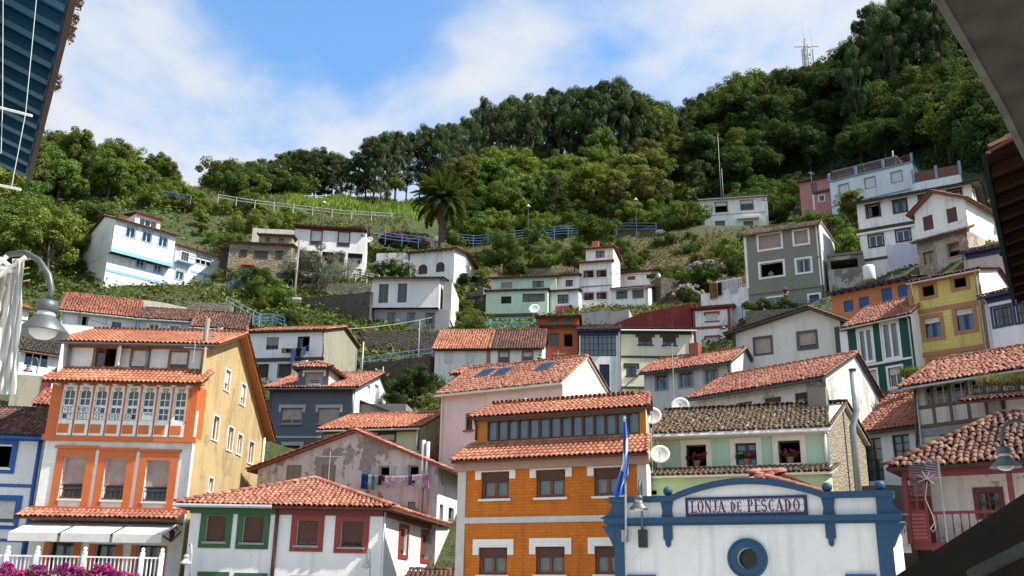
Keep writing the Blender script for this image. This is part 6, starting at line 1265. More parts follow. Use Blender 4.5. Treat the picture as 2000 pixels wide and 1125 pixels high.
for i in range(3): PT['drk%d' % i] = make_tree('broad', 40+i, L_DRK, 9, 3.6, 90, 200, .28, crf=.78)
for i in range(5): PT['euc%d' % i] = make_tree('euc', 50+i, L_EUC, 15, 3.6, 76, 210, .26, BARKE, .2, .24, asp=.45, crf=.62)
for i in range(3): PT['bush%d' % i] = make_tree('broad', 60+i, (L_MID, L_BRT, L_HDG)[i], 2.6, 1.7, 30, 200, .17, base=.12, trunk_r=.06)
PT['ball'] = make_tree('broad', 70, L_HDG, 4.2, 2.05, 60, 280, .15, base=.02, trunk_r=.12, crf=.9); PT['olive'] = make_tree('broad', 71, L_OLV, 5.0, 3.0, 60, 220, .24, base=.18, trunk_r=.2, asp=.3, crf=.85)
PT['hyd'] = make_tree('broad', 72, L_HDG, 1.8, 1.3, 20, 110, .2, base=.1, trunk_r=.04)
VIS = np.array([(-40, 230), (60, 215), (100, 205), (130, 200), (190, 240), (230, 265), (290, 280), (330, 300), (346, 340), (354, 364), (418, 366), (424, 345), (480, 320), (540, 297), (600, 281), (640, 290), (690, 306), (720, 276), (760, 250), (790, 255), (830, 240), (870, 236), (920, 212), (950, 188), (1000, 181), (1040, 171), (1090, 165), (1150, 166), (1190, 149), (1230, 152), (1260, 185), (1290, 202), (1330, 206), (1370, 190), (1400, 170), (1450, 146), (1500, 142), (1560, 135), (1600, 126), (1650, 118), (1662, 60), (1690, 5), (1800, -40), (2100, -60)])
def vsky(u): return float(np.interp(u, VIS[:, 0], VIS[:, 1]))
LMK = [(210, 480, 'above the white-blue house'), (60, 560, 'at the far left edge'), (150, 300, 'at the top of the left slope'), (330, 330, 'at the right end of the left wood'), (470, 350, 'at the left end of the ridge'), (620, 340, 'above the porch house'), (780, 320, 'at the right end of the meadow'), (860, 400, 'behind the palm'), (900, 270, 'where the ridge starts to rise'), (1000, 420, 'above the big round bush'), (1000, 250, 'on the left shoulder of the wood'), (1100, 300, 'in the middle of the wood'), (1170, 420, 'above the tower house'), (1190, 190, 'at the highest point of the eucalyptus'), (1300, 380, 'left of the white house with the masts'), (1290, 260, 'below the dip in the skyline'), (1420, 340, 'behind the whip masts'), (1420, 210, 'right of the dip in the skyline'), (1540, 180, 'left of the radio mast'), (1560, 320, 'above the pink house'), (1660, 200, 'right of the radio mast'), (1720, 290, 'above the roof terrace house'), (1700, 60, 'at the top right skyline'), (1850, 250, 'beside the concrete canopy'), (1850, 100, 'under the edge of the concrete canopy'), (1500, 420, 'beside the white house with the masts'), (480, 440, 'above the stone house'), (520, 600, 'in the gardens below the stone house'), (650, 590, 'near the olive tree'), (780, 730, 'among the dark stone walls'), (1150, 500, 'on the brown slope behind the tower'), (1380, 540, 'on the terraces left of the grey block'), (1650, 490, 'right of the grey block'), (1850, 480, 'among the houses at the right'), (400, 430, 'right of the white-blue house'), (1950, 380, 'by the green-edged eaves')]
TONE = dict(mid='mid-green', brt='bright green', drk='dark green', euc='grey-green', bus='green')
def where(P, h):
    u, v = proj(Vector(P)+Vector((0, 0, h*.6))); return min(LMK, key=lambda q: (q[0]-u)**2+(q[1]-v)**2*1.5)[2]
def tree(pk, P, h, label, group, name='tree', rz=None, wx=1.):
    if group:
        size = ('low', 'tall')[h > (2.6 if name == 'bush' else 9)]; kind = {'euc': 'eucalyptus', 'drk': 'evergreen tree'}.get(pk[:3], 'broadleaf tree') if name == 'tree' else 'bush'
        label = '%s %s %s %s' % (size, TONE.get(pk[:3], 'green'), kind, where(P, h)); group = label
        if name == 'tree': name = {'euc': 'eucalyptus_tree', 'drk': 'evergreen_tree'}.get(pk[:3], 'broadleaf_tree')
    cr, tr, H = PT[pk]; s = h/H; o = bpy.data.objects.new(name, None); col.objects.link(o); o.location = P; o.rotation_euler[2] = random.uniform(0, 6.28) if rz is None else rz; o.scale = (s*wx, s*wx, s)
    c = bpy.data.objects.new('crown', cr); col.objects.link(c); c.parent = o; t = bpy.data.objects.new('trunk', tr); col.objects.link(t); t.parent = o
    if name == 'bush' and h < 1.9: name = o.name = 'shrub'
    tagp(o, label, 'shrub' if name == 'shrub' else 'bush' if name in ('bush', 'shrub', 'hedge') else {'euc': 'eucalyptus', 'eve': 'evergreen'}.get(name[:3], 'tree'), group); return o
def scatter(poly, n, spacing, protos, h0, h1, label, group, name='tree', seed=1, wx=(.85, 1.2), ymax=230, sky=True, ymin=80):
    r_ = np.random.default_rng(seed); got = []; x = r_.uniform(-120, 160, 60000); y = r_.uniform(ymin, ymax, 60000); z = TZv(x, y); u, v = projv(x, y, z); ok = np.nonzero(inpoly(u, v, poly))[0]
    for i in ok:
        if len(got) >= n: break
        if any((x[i]-a)**2+(y[i]-b)**2 < spacing**2 for a, b in got): continue
        h = r_.uniform(h0, h1); P = Vector((x[i], y[i], z[i]-.15))
        if sky:
            tu, tv = proj(P+Vector((0, 0, h)))
            while tv < vsky(tu)+4 and h > 2: h *= .88; tu, tv = proj(P+Vector((0, 0, h)))
            if h < h0*.45: continue
        got.append((x[i], y[i])); tree(protos[int(r_.integers(len(protos)))], P, h, label, group, name, r_.uniform(0, 6.28), r_.uniform(*wx))
    return len(got)
# left slope
ZA = [(-60, 330), (330, 330), (352, 385), (340, 420), (232, 405), (208, 560), (120, 585), (40, 640), (-60, 640)]
print('A', scatter(ZA, 70, 3.2, ['mid0', 'mid1', 'mid2', 'mid3', 'brt0'], 5, 8.5, 'leafy broadleaf tree on the steep wooded slope at the left', 'trees on the left slope', seed=1),
 scatter(ZA, 60, 2.3, ['bush0', 'bush1', 'bush2'], 1.8, 3.4, 'scrubby bush on the steep slope at the left', 'bushes on the left slope', 'bush', seed=2))
ZB = [(320, 372), (420, 400), (560, 432), (572, 462), (500, 445), (430, 465), (415, 500), (360, 440), (330, 440)]
print('B', scatter(ZB, 44, 2.0, ['bush0', 'bush1', 'bush1', 'brt0'], 1.5, 3.2, 'green bush on the bank below the upper path', 'bushes below the upper path', 'bush', seed=3))
# central wood
ZD = [(835, 405), (880, 350), (950, 300), (1050, 250), (1250, 215), (1375, 235), (1372, 430), (1200, 440), (1000, 460), (905, 470), (870, 440)]
print('D', scatter(ZD, 165, 3.7, ['mid0', 'mid1', 'mid2', 'mid3', 'mid3', 'brt0', 'brt1', 'drk0', 'euc2'], 5, 11, 'green broadleaf tree in the dense wood above the village', 'trees of the central wood', seed=4))
print('D2', scatter([(880, 462), (1000, 450), (1200, 432), (1360, 425), (1360, 450), (1200, 452), (1000, 475), (890, 482)], 50, 1.8, ['bush0', 'bush1', 'bush2'], 2, 4, 'bush at the foot of the wood beside the blue-railed path', 'bushes at the foot of the wood', 'bush', seed=5))
# right wood, its shade put partly into darker leaves
ZE = [(1372, 235), (1450, 190), (1560, 160), (1660, 140), (1760, 60), (2080, 20), (2080, 420), (1950, 400), (1920, 340), (1800, 330), (1650, 345), (1560, 375), (1510, 400), (1372, 400)]
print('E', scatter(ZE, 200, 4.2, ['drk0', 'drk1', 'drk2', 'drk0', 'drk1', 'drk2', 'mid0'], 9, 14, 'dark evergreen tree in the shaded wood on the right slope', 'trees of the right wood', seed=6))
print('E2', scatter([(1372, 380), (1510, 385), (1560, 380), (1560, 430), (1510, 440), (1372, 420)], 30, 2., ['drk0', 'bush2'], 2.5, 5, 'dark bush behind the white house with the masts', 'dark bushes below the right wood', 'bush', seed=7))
# skyline trees
def skytree(u, Y, pk, label, group, hmin=5, hmax=24, dv=0):
    d = ray(u, vsky(u)+dv); P = CAM+d*(Y/d.y); z0 = TZ(P.x, P.y); h = P.z-z0+.2
    if h < hmin: return 0
    h = min(h, hmax); tree(pk, Vector((P.x, P.y, P.z-h)) if h == hmax else Vector((P.x, P.y, z0-.2)), h, label, group, wx=random.uniform(.75, 1.05)*min(1.25, max(.7, 13/h))); return h
hs = []
for i, u in enumerate([432, 452, 478, 492, 515, 540, 556, 572, 590, 604, 622, 640, 655, 672, 690, 704, 722, 738, 752, 764, 780, 800, 826, 845, 862]):
    hs.append(skytree(u, random.uniform(143, 156), 'euc%d' % random.randrange(5), 'eucalyptus on the ridge above the bright meadow', 'eucalyptus trees along the ridge', 4, 18, random.choice([0, 2, 6, 10])))
for i, u in enumerate(np.arange(872, 1262, 13)):
    hs.append(skytree(u, random.uniform(176, 200), 'euc%d' % random.randrange(5), 'tall eucalyptus standing above the central wood', 'eucalyptus trees above the wood', 5, 24, random.choice([0, 0, 5, 12, 22])))
for i, u in enumerate(np.arange(1268, 1652, 12)):
    hs.append(skytree(u, random.uniform(190, 212), random.choice(['mid0', 'mid1', 'drk0', 'drk1', 'euc1', 'euc2']), 'tree on the wooded skyline left of the radio mast', 'trees on the right skyline', 4, 22, random.choice([0, 4, 10])))
for i, u in enumerate([1662, 1675, 1690, 1700, 1716, 1730, 1745, 1762, 1780, 1800, 1822, 1845, 1870, 1900, 1940, 1980]):
    hs.append(skytree(u, random.uniform(165, 185), 'euc%d' % random.randrange(5), 'very tall dark eucalyptus rising at the top right', 'tall eucalyptus trees at the top right', 8, 34, random.choice([0, 10, 30])))
print('sky', [round(h) for h in hs])
scatter([(425, 352), (870, 352), (870, 388), (425, 382)], 46, 1.7, ['bush0', 'bush2', 'drk0'], 2.2, 5.2, 'x', 'y', 'bush', seed=21, sky=False, ymin=130, ymax=165)
scatter([(425, 470), (560, 545), (720, 540), (720, 570), (590, 575), (590, 640), (480, 640), (430, 590)], 34, 1.7, ['bush0', 'bush1', 'bush2'], 1., 2.2, 'x', 'y', 'bush', seed=22, sky=False); scatter([(920, 470), (1280, 455), (1460, 470), (1450, 590), (1300, 585), (1220, 500), (1100, 520), (930, 560)], 46, 1.9, ['bush0', 'bush2', 'hyd'], .7, 1.8, 'x', 'y', 'bush', seed=23, sky=False); scatter([(885, 540), (925, 540), (925, 660), (850, 660)], 14, 1.4, ['bush0', 'drk0', 'bush2'], 1., 2.0, 'x', 'y', 'bush', seed=24, sky=False, ymin=60); scatter([(1500, 470), (1660, 410), (1690, 440), (1660, 540), (1620, 540)], 14, 2., ['bush0', 'bush1', 'drk0'], 1.2, 3., 'x', 'y', 'bush', seed=25, sky=False, ymin=70)
# single plants one can tell apart
def plant(u, v, Y, pk, h, label, name='bush', wx=1.):
    P = at(u, v, Y)-Vector((0, 0, h*.1 if name != 'tree' else 0)); return tree(pk, P, h, label, None, name, wx=wx)
plant(985, 522, 107, 'ball', 5.2, 'big round clipped bush on the brown slope above the mint house', wx=.95); plant(1068, 520, 109, 'bush0', 3.2, 'loose bush right of the big round bush'); plant(1122, 518, 108, 'ball', 3.0, 'rounded bush just left of the tower house'); plant(1168, 478, 117, 'bush2', 3.6, 'wide bush beside the blue railing above the tower', wx=1.3)
plant(1010, 533, 106, 'hyd', 1.6, 'small clipped ball shrub below the big round bush', 'shrub'); plant(1230, 530, 108, 'ball', 2.2, 'dark clipped hedge block right of the tower house', 'hedge'); plant(1222, 502, 110, 'bush2', 2.4, 'small conical shrub behind the tower house', 'shrub', .6)
plant(1052, 470, 116, 'bush0', 2.6, 'bush hanging over the path above the brown slope'); plant(890, 478, 113, 'hyd', 1.9, 'low round shrub at the foot of the palm', 'shrub'); plant(770, 388, 128, 'brt0', 3.0, 'small lone tree on the meadow', 'tree')
plant(618, 575, 96, 'olive', 4.9, 'silvery olive tree in front of the porch house', 'tree', 1.0); plant(905, 372, 128, 'brt1', 5.5, 'yellow-green young tree behind the palm', 'tree')
plant(520, 585, 93, 'bush1', 2.2, 'bright shrub at the corner of the stone house garden'); plant(545, 600, 91, 'bush0', 2.4, 'round shrub beside the wooden pole'); plant(812, 800, 70, 'drk1', 3.6, 'dark mass of creeper beside the stone wall and the pink house', 'bush', 1.1); plant(772, 806, 69, 'drk0', 2.6, 'dark shrub at the foot of the stone wall', 'bush')  # creeper and dark shrub: dark leaf colour stands in for their shade
plant(1620, 480, 100, 'bush0', 3.4, 'leafy shrub between the grey block and the big white house'); plant(1645, 500, 94, 'bush1', 3.0, 'bright shrub above the ruin'); plant(1665, 435, 104, 'mid3', 4.0, 'bushy tree left of the big white house', 'tree'); plant(1425, 520, 100, 'bush1', 3.2, 'bright leafy shrub on the terrace left of the grey block'); plant(1440, 535, 96, 'ball', 2.4, 'clipped dark hedge beside the grey block', 'hedge'); plant(1330, 562, 103, 'bush2', 1.8, 'low hedge beside the white annex', 'hedge', 1.8)
plant(548, 446, 109, 'bush1', 2.2, 'yellowing shrub behind the porch house'); plant(480, 450, 107, 'bush1', 2.8, 'pale green creeper above the stone house')
def flowering(u, v, Y, h, wx, fm, nf, fs, label, fresh='flower_heads'):
    o = plant(u, v, Y, 'hyd', h, label, 'shrub', wx); r_ = np.random.default_rng(int(u)); d = r_.normal(size=(nf, 3)); d /= np.linalg.norm(d, axis=1)[:, None]; d[:, 2] = np.abs(d[:, 2]); C = d*np.array([1.55, 1.55, .95])+np.array([0, 0, .85]); V, Fc = leaves(C, np.full(nf, fs), 26, fs*.9, r_, .8, flat=1.)
    c = bpy.data.objects.new(fresh, npmesh(fresh, V, Fc, fm)); col.objects.link(c); c.parent = o; c['kind'] = 'stuff'
flowering(768, 540, 98, 1.9, 1.5, FL_HYD, 60, .16, 'hydrangea with pale blooms beside the porch house'); flowering(1380, 547, 99, 2.2, 1.2, FL_HYD, 55, .16, 'hydrangea with pale blooms above the white annex'); flowering(1345, 590, 92, 2.0, .9, FL_HYD, 40, .15, 'hydrangea behind the red shed'); flowering(770, 484, 113, 2.0, 1.0, FL_PUR, 160, .25, 'purple bougainvillea beside the blue path railing', 'flower_mass'); flowering(818, 486, 112, 1.4, 1.1, FL_PUR, 90, .25, 'low purple shrub near the palm', 'flower_mass')
# palm
P0 = at(862, 476, 116); T = Thing('palm_tree', 'tall date palm with a shaggy crown beside the meadow', 'palm', P0); k = MB(); hp = 6.0
k.tube([P0+Vector((.0, 0, -1)), P0+Vector((.05, 0, 1.5)), P0+Vector((-.15, 0, 4)), P0+Vector((-.1, 0, hp))], .42, 12, .52); T.part('trunk', k, stone((.13, .10, .07), (.22, .17, .12), 4.5, (.04, .03, .02)))
def frond(L, droop, seed):
    r_ = random.Random(seed); V = []; Fc = []; pts = []; x = z = 0.; a = .95
    for i in range(13):
        pts.append((x, z)); x += math.cos(a)*L/12; z += math.sin(a)*L/12; a -= droop/12*(1+.4*i/12)
    for i in range(12):
        b = len(V); w = .05*(1-i/13)
        V += [(pts[i][0], -w, pts[i][1]), (pts[i][0], w, pts[i][1]), (pts[i+1][0], w*.9, pts[i+1][1]), (pts[i+1][0], -w*.9, pts[i+1][1])]; Fc.append((b, b+1, b+2, b+3))
    for i in range(10, 120):
        t = i/120*12; j = min(11, int(t)); q = t-j; px = pts[j][0]*(1-q)+pts[j+1][0]*q; pz = pts[j][1]*(1-q)+pts[j+1][1]*q; ll = .75*math.sin(math.pi*min(1, .15+.85*i/120))**.6
        for sg in (-1, 1):
            b = len(V); dx = .35*ll+r_.uniform(-.05, .05); dz = -.25*ll+r_.uniform(-.1, .1); V += [(px, 0, pz), (px+.07, 0, pz), (px+dx+.05, sg*ll*.8, pz+dz), (px+dx, sg*ll*.8, pz+dz-.02)]; Fc.append((b, b+1, b+2, b+3))
    return mesh_of('frond', V, Fc, L_PALM)
L_PALM = leaf_mat('palm_leaf', (.07, .10, .03), (.12, .15, .05)); FR = [frond(4.9, 1.35, 1), frond(4.7, 1.6, 2), frond(4.8, .9, 3)]
for i in range(58):
    t = i/57; el = R(80)-t*R(88); az = i*2.39996; me = FR[2 if t < .3 else (0 if t < .65 else 1)]
    T.raw('frond', me, Matrix.Translation(P0+Vector((-.1, 0, hp+.1-.4*t))) @ Matrix.Rotation(az, 4, 'Z') @ Matrix.Rotation(-(el-R(50)), 4, 'Y'))
# grass and ground cover
def cover(name, label, poly, n, size, mat, seed, grass=False, ymin=80, ymax=230, lift=.1):
    r_ = np.random.default_rng(seed); x = r_.uniform(-120, 160, n*14); y = r_.uniform(ymin, ymax, n*14); z = TZv(x, y); u, v = projv(x, y, z); ok = np.nonzero(inpoly(u, v, poly))[0][:n]; P = np.stack([x[ok], y[ok], z[ok]], 1); N = len(P)
    if grass:
        a = r_.uniform(0, 6.283, N); s = size*r_.uniform(.5, 1.3, N); w = s*.16; dx = np.stack([np.cos(a)*w, np.sin(a)*w, 0*a], 1); ln = r_.normal(size=(N, 3))*s[:, None]*.35; ln[:, 2] = s
        V = np.stack([P-dx, P+dx, P+ln+dx*.1, P+ln-dx*.1], 1).reshape(-1, 3)
    else:
        V, _ = leaves(P+np.array([0, 0, lift]), np.full(N, lift*2), 1, size, r_, .6, shell=.1, flat=1.)
    o = bpy.data.objects.new(name, npmesh(name, V, np.arange(len(V)).reshape(-1, 4), mat)); col.objects.link(o); tagp(o, label, None, None, 'stuff'); return o
L_GRS = leaf_mat('meadow_grass', (.16, .28, .022), (.24, .34, .04), (.18, .24, .04)); L_DRY = leaf_mat('dry_grass', (.17, .14, .06), (.25, .20, .10))
cover('meadow_grass', 'bright meadow grass on the upper bank', [(560, 372), (860, 360), (880, 430), (800, 432), (650, 420), (560, 405)], 42000, .75, L_GRS, 11, True); cover('bank_grass', 'drier grass on the bank by the upper path', [(320, 355), (600, 365), (600, 408), (800, 430), (800, 462), (560, 432), (330, 395)], 30000, .6, leaf_mat('bank_grass', (.12, .15, .03), (.20, .18, .06)), 12, True)
cover('ground_cover', 'low green ground cover over the left slope', ZA, 36000, .5, L_MID, 13, lift=.4); cover('ground_cover', 'low green ground cover between the upper houses', [(420, 440), (560, 430), (800, 455), (900, 480), (960, 520), (935, 660), (840, 690), (720, 700), (420, 700), (380, 600), (420, 560)], 52000, .42, L_MID, 14, lift=.3)
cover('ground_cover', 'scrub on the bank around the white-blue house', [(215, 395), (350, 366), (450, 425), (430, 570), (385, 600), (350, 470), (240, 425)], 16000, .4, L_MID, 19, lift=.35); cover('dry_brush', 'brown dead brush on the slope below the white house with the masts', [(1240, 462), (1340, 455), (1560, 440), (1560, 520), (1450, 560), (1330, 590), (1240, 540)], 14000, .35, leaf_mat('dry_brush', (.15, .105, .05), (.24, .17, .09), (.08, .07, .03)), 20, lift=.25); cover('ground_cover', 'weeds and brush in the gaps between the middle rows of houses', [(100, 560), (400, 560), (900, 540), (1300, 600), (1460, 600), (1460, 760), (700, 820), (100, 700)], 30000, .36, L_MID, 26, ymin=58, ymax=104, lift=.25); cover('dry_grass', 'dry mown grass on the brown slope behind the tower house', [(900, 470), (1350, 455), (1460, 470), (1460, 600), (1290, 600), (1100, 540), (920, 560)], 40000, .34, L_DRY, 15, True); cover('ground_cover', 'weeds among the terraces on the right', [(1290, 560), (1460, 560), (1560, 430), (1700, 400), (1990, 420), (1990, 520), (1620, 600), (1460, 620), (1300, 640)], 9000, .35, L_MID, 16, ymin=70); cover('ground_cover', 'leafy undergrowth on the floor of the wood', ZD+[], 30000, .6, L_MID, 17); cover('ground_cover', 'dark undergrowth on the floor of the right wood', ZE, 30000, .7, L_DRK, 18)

# ================================================================ walls, rails and street furniture
def band_wall(name, label, crop, L, Rr, Y, hpx, mat, depth=1.2, yaw=None, cap=None):
    f = frame(crop, L, Rr, Y, yaw); z1 = f.ze; z0 = f.sz((L[0], hpx))[1]; T = Thing(name, label, 'wall', f.w(f.W/2, 0, z0), f.ang); k = MB(); n = max(2, int(f.W/1.2)); tops = [random.uniform(-.12, .05) for _ in range(n+1)]
    for i in range(n):
        a, b = f.W*i/n, f.W*(i+1)/n; k.hexa([f.w(a, 0, z0-4), f.w(b, 0, z0-4), f.w(b, depth, z0-4), f.w(a, depth, z0-4)], [f.w(a, 0, z1+tops[i]), f.w(b, 0, z1+tops[i+1]), f.w(b, depth, z1+tops[i+1]), f.w(a, depth, z1+tops[i])])
    T.part('masonry', k, mat)
    if cap: k = MB(); k.box(f, 0, f.W, -.08, depth+.05, z1+.06, z1+.2); T.part('coping', k, cap)
    return T
stD = stone((.075, .065, .05), (.15, .125, .095), 3.4, (.035, .03, .025), .25); stM = stone((.17, .145, .11), (.27, .235, .18), 3.4, (.08, .07, .05), .25); stW = wall((.60, .60, .58), .6, peel=(.2, (.3, .28, .25)))
band_wall('retaining_wall', 'dark rubble retaining wall left of the modern house', 'Z3', (665, 705), (1140, 662), 91, 870, stD, 2.5)
band_wall('retaining_wall', 'tall dark stone retaining wall under the modern house', 'Y3', (860, 165), (1420, 168), 84, 600, stD, 2.5, -4)
band_wall('retaining_wall', 'low rough wall below the blue ramp railing', 'Y3', (830, 395), (1340, 330), 80, 720, stD, 1.5)
band_wall('retaining_wall', 'mossy garden wall in front of the porch house', 'Z3', (610, 605), (1140, 590), 96, 690, stM, 2., -2)
band_wall('retaining_wall', 'stone garden wall under the stone house', 'Z3', (60, 600), (470, 640), 93, 720, stM, 2., 8)
band_wall('retaining_wall', 'stone terrace wall under the white house with the masts', 'Z5', (200, 592), (525, 560), 134, 700, stM, 2.)
band_wall('garden_wall', 'whitewashed stepped garden wall right of the porch house', 'Z3', (1180, 400), (1400, 395), 105, 540, stW, 2.)
band_wall('garden_wall', 'long pale wall above the stone house', 'Z3', (330, 228), (612, 246), 106, 275, wall((.52, .50, .46), .5), .5)
band_wall('retaining_wall', 'grey retaining wall between left houses and the white-blue house', 'Z2', (900, 688), (1270, 748), 85, 790, wall((.40, .37, .31), .8), .6)
band_wall('retaining_wall', 'rough rock wall under the mint house', 'Z4', (150, 560), (330, 470), 103, 700, stM, 2.)
band_wall('retaining_wall', 'low rubble wall on the brown slope', 'Z4', (600, 372), (800, 362), 108, 400, stM, 1.)
band_wall('retaining_wall', 'dark stone wall behind the white annex', 'Z5', (30, 830), (250, 870), 100, 1000, stD, 2.)
band_wall('retaining_wall', 'grey patched wall with dark openings under the tower house', 'Z4', (985, 668), (1330, 648), 92, 760, wall((.42, .40, .37), .7), 3.5)
band_wall('basement_wall', 'dark shaded wall between the fish market and the red balcony', 'Y6', (90, 700), (335, 690), 42.5, 1120, wall((.10, .095, .085), .5), 4., -30)  # dark wall colour stands in for the shade of the passage here
band_wall('retaining_wall', 'low stone wall between the white-blue house and the row houses', 'Z2', (1180, 700), (1446, 730), 82, 800, stM, 1.5, 8)
def rail(name, label, pts, mat, h=1.0, nr=3, step=2.2, r=.035):
    P = [at(u, v, Y) for u, v, Y in pts]; T = Thing(name, label, 'railing', P[0]); ds = [0]
    for a, b in zip(P[:-1], P[1:]): ds.append(ds[-1]+(b-a).length)
    def pos(t):
        for i in range(len(P)-1):
            if t <= ds[i+1]+1e-6: return P[i].lerp(P[i+1], (t-ds[i])/max(1e-6, ds[i+1]-ds[i]))
        return P[-1]
    n = max(1, round(ds[-1]/step))
    for i in range(n+1): p = pos(ds[-1]*i/n); k = MB(); k.tube([p-Vector((0, 0, h+.3)), p], r*1.3, 5); T.part('post', k, mat)
    for j in range(nr): k = MB(); k.tube([pos(ds[-1]*i/(n*2))-Vector((0, 0, h*j/nr*.9)) for i in range(n*2+1)], r, 5); T.part('rail', k, mat)
    return T
Z = lambda c, x, y, Y: (*cz(c, (x, y)), Y)
rail('path_railing', 'blue railing along the path above the brown slope', [Z('Z4', 155, 130, 114), Z('Z4', 290, 145, 115), Z('Z4', 420, 120, 116), Z('Z4', 640, 102, 119), Z('Z4', 870, 76, 121), Z('Z4', 1010, 74, 122)], RAILB, 1.6, 4)
rail('path_railing', 'short blue railing panel above the tower house', [Z('Z4', 1245, 55, 124), Z('Z4', 1515, 55, 124)], RAILB, 1.5, 3)
rail('path_railing', 'blue railing of the ramp beside the porch house', [Z('Z3', 1130, 240, 107), Z('Z3', 1300, 270, 109), Z('Z3', 1500, 290, 111), Z('Z3', 1575, 312, 112)], RAILB, 1.3, 3)
rail('ramp_railing', 'blue ramp railing below the modern house', [Z('Y3', 860, 348, 79.5), Z('Y3', 1010, 330, 80), Z('Y3', 1160, 305, 81), Z('Y3', 1350, 285, 82)], RAILB, 1.3, 3, 2.6)
rail('stair_railing', 'blue stair railing at the stone house door', [Z('Z3', 165, 600, 92), Z('Z3', 250, 570, 93.5), Z('Z3', 330, 525, 95)], RAILB, 1., 3, 1.2)
rail('bridge_railing', 'bright blue arched railing above the yellow row house', [Z('Z3', 315, 855, 80), Z('Z3', 400, 820, 81), Z('Z3', 470, 820, 82), Z('Z3', 550, 848, 83)], RAILB, 1., 3, 1.5)
rail('stair_railing', 'grey-blue handrail down the steps by the grass terrace', [Z('Z3', 150, 700, 88), Z('Z3', 260, 760, 86), Z('Z3', 380, 820, 83)], plain((.25, .32, .38)), .9, 2, 1.5)
rail('path_railing', 'weathered pale railing along the upper meadow path', [Z('Y8', 20, 765, 120), Z('Y8', 200, 795, 119.5), Z('Y8', 480, 828, 119), Z('Y8', 740, 858, 118.5), Z('Y8', 1130, 880, 118)], plain((.38, .40, .38)), .9, 2, 2.6, .05)
rail('path_railing', 'blue-grey rails at the left end of the upper path', [Z('Z2', 985, 8, 119), Z('Z2', 1100, 22, 118), Z('Z2', 1200, 42, 117)], plain((.16, .25, .38)), .9, 3, 2.)
rail('fence', 'white fence on the ridge behind the meadow', [Z('Y8', 230, 772, 138), Z('Y8', 640, 772, 142)], plain((.6, .6, .58)), .8, 2, 2.5, .05)
rail('terrace_railing', 'blue railing in front of the grey block', [Z('Z5', 500, 985, 84), Z('Z5', 760, 965, 83), Z('Z5', 990, 965, 81)], RAILB, 1., 3, 1.6)
rail('balcony_railing', 'white handrail beside the porch house steps', [Z('Z3', 1040, 525, 99), Z('Z3', 1140, 545, 97), Z('Z3', 1200, 555, 96)], WHT, .9, 3, 1.2)
# planted ledge before grey block
k = MB(); f = frame('Z5', (520, 1030), (830, 1010), 82.5); k.box(f, 0, f.W, 0, 1.5, f.ze-1.5, f.ze); solo('planter', 'stone planter ledge in front of the grey block', 'planter', k, stM); 
for i in range(5): plant(*cz('Z5', (545+i*62, 1020)), 82.8, 'hyd', .9+.3*(i % 2), ['leafy plant at the left end of the stone ledge', 'second plant on the stone ledge', 'middle plant on the stone ledge', 'fourth plant on the stone ledge', 'last plant on the stone ledge by the door'][i], 'shrub')
def pole(name, label, u, v0, v1, Y, r, mat, cat='pole'):
    a = at(u, v1, Y); b = at(u, v0, Y); b.x, b.y = a.x, a.y; b.z = at(u, v0, Y).z; k = MB(); k.tube([a-Vector((0, 0, 1.5)), b], r, 7, r*.7); return solo(name, label, cat, k, mat, smooth=True)
pole('utility_pole', 'grey wooden utility pole right of the stone house', 571, 470, 625, 92, .14, plain((.20, .18, .16)))
pole('utility_pole', 'thin pole in front of the dark retaining wall', 816, 625, 712, 79, .06, GREY); pole('utility_pole', 'leaning post by the ramp railing', 707, 668, 716, 79, .08, plain((.45, .45, .42))); pole('utility_pole', 'post beside the creeper', 746, 716, 760, 76, .06, plain((.40, .38, .35)))
T = Thing('gas_cabinet', 'white louvred cabinet door beside the utility pole', 'cabinet', at(578, 612, 91)); f = frame('Z3', (602, 705), (660, 705), 91, 0); k = MB(); k.box(f, 0, f.W, 0, .8, f.sz((602, 818))[1], f.ze); T.part('case', k, WHT)
for i in range(6): k = MB(); x = f.W*(i+.8)/7; k.box(f, x-.06, x+.06, -.04, 0, f.sz((602, 800))[1], f.ze-.15); T.part('slat', k, GREY)
T = Thing('balustrade', 'white turned balustrade in the gap beside the fish market', 'balustrade', at(*cz('V3', (200, 880)), 37)); fb_ = frame('V3', (120, 745), (275, 740), 37.5, -30)
for i in range(9): k = MB(); x = fb_.W*(i+.5)/9; k.lathe(fb_.w(x, 0, fb_.ze-1.0), [(.05, 0), (.05, .1), (.03, .16), (.06, .36), (.025, .7), (.05, .85), (.05, .95)], 8); T.part('baluster', k, WHT)
for z in (-1.1, -.05): k = MB(); k.box(fb_, 0, fb_.W, -.08, .08, fb_.ze+z, fb_.ze+z+.1); T.part('rail', k, WHT)
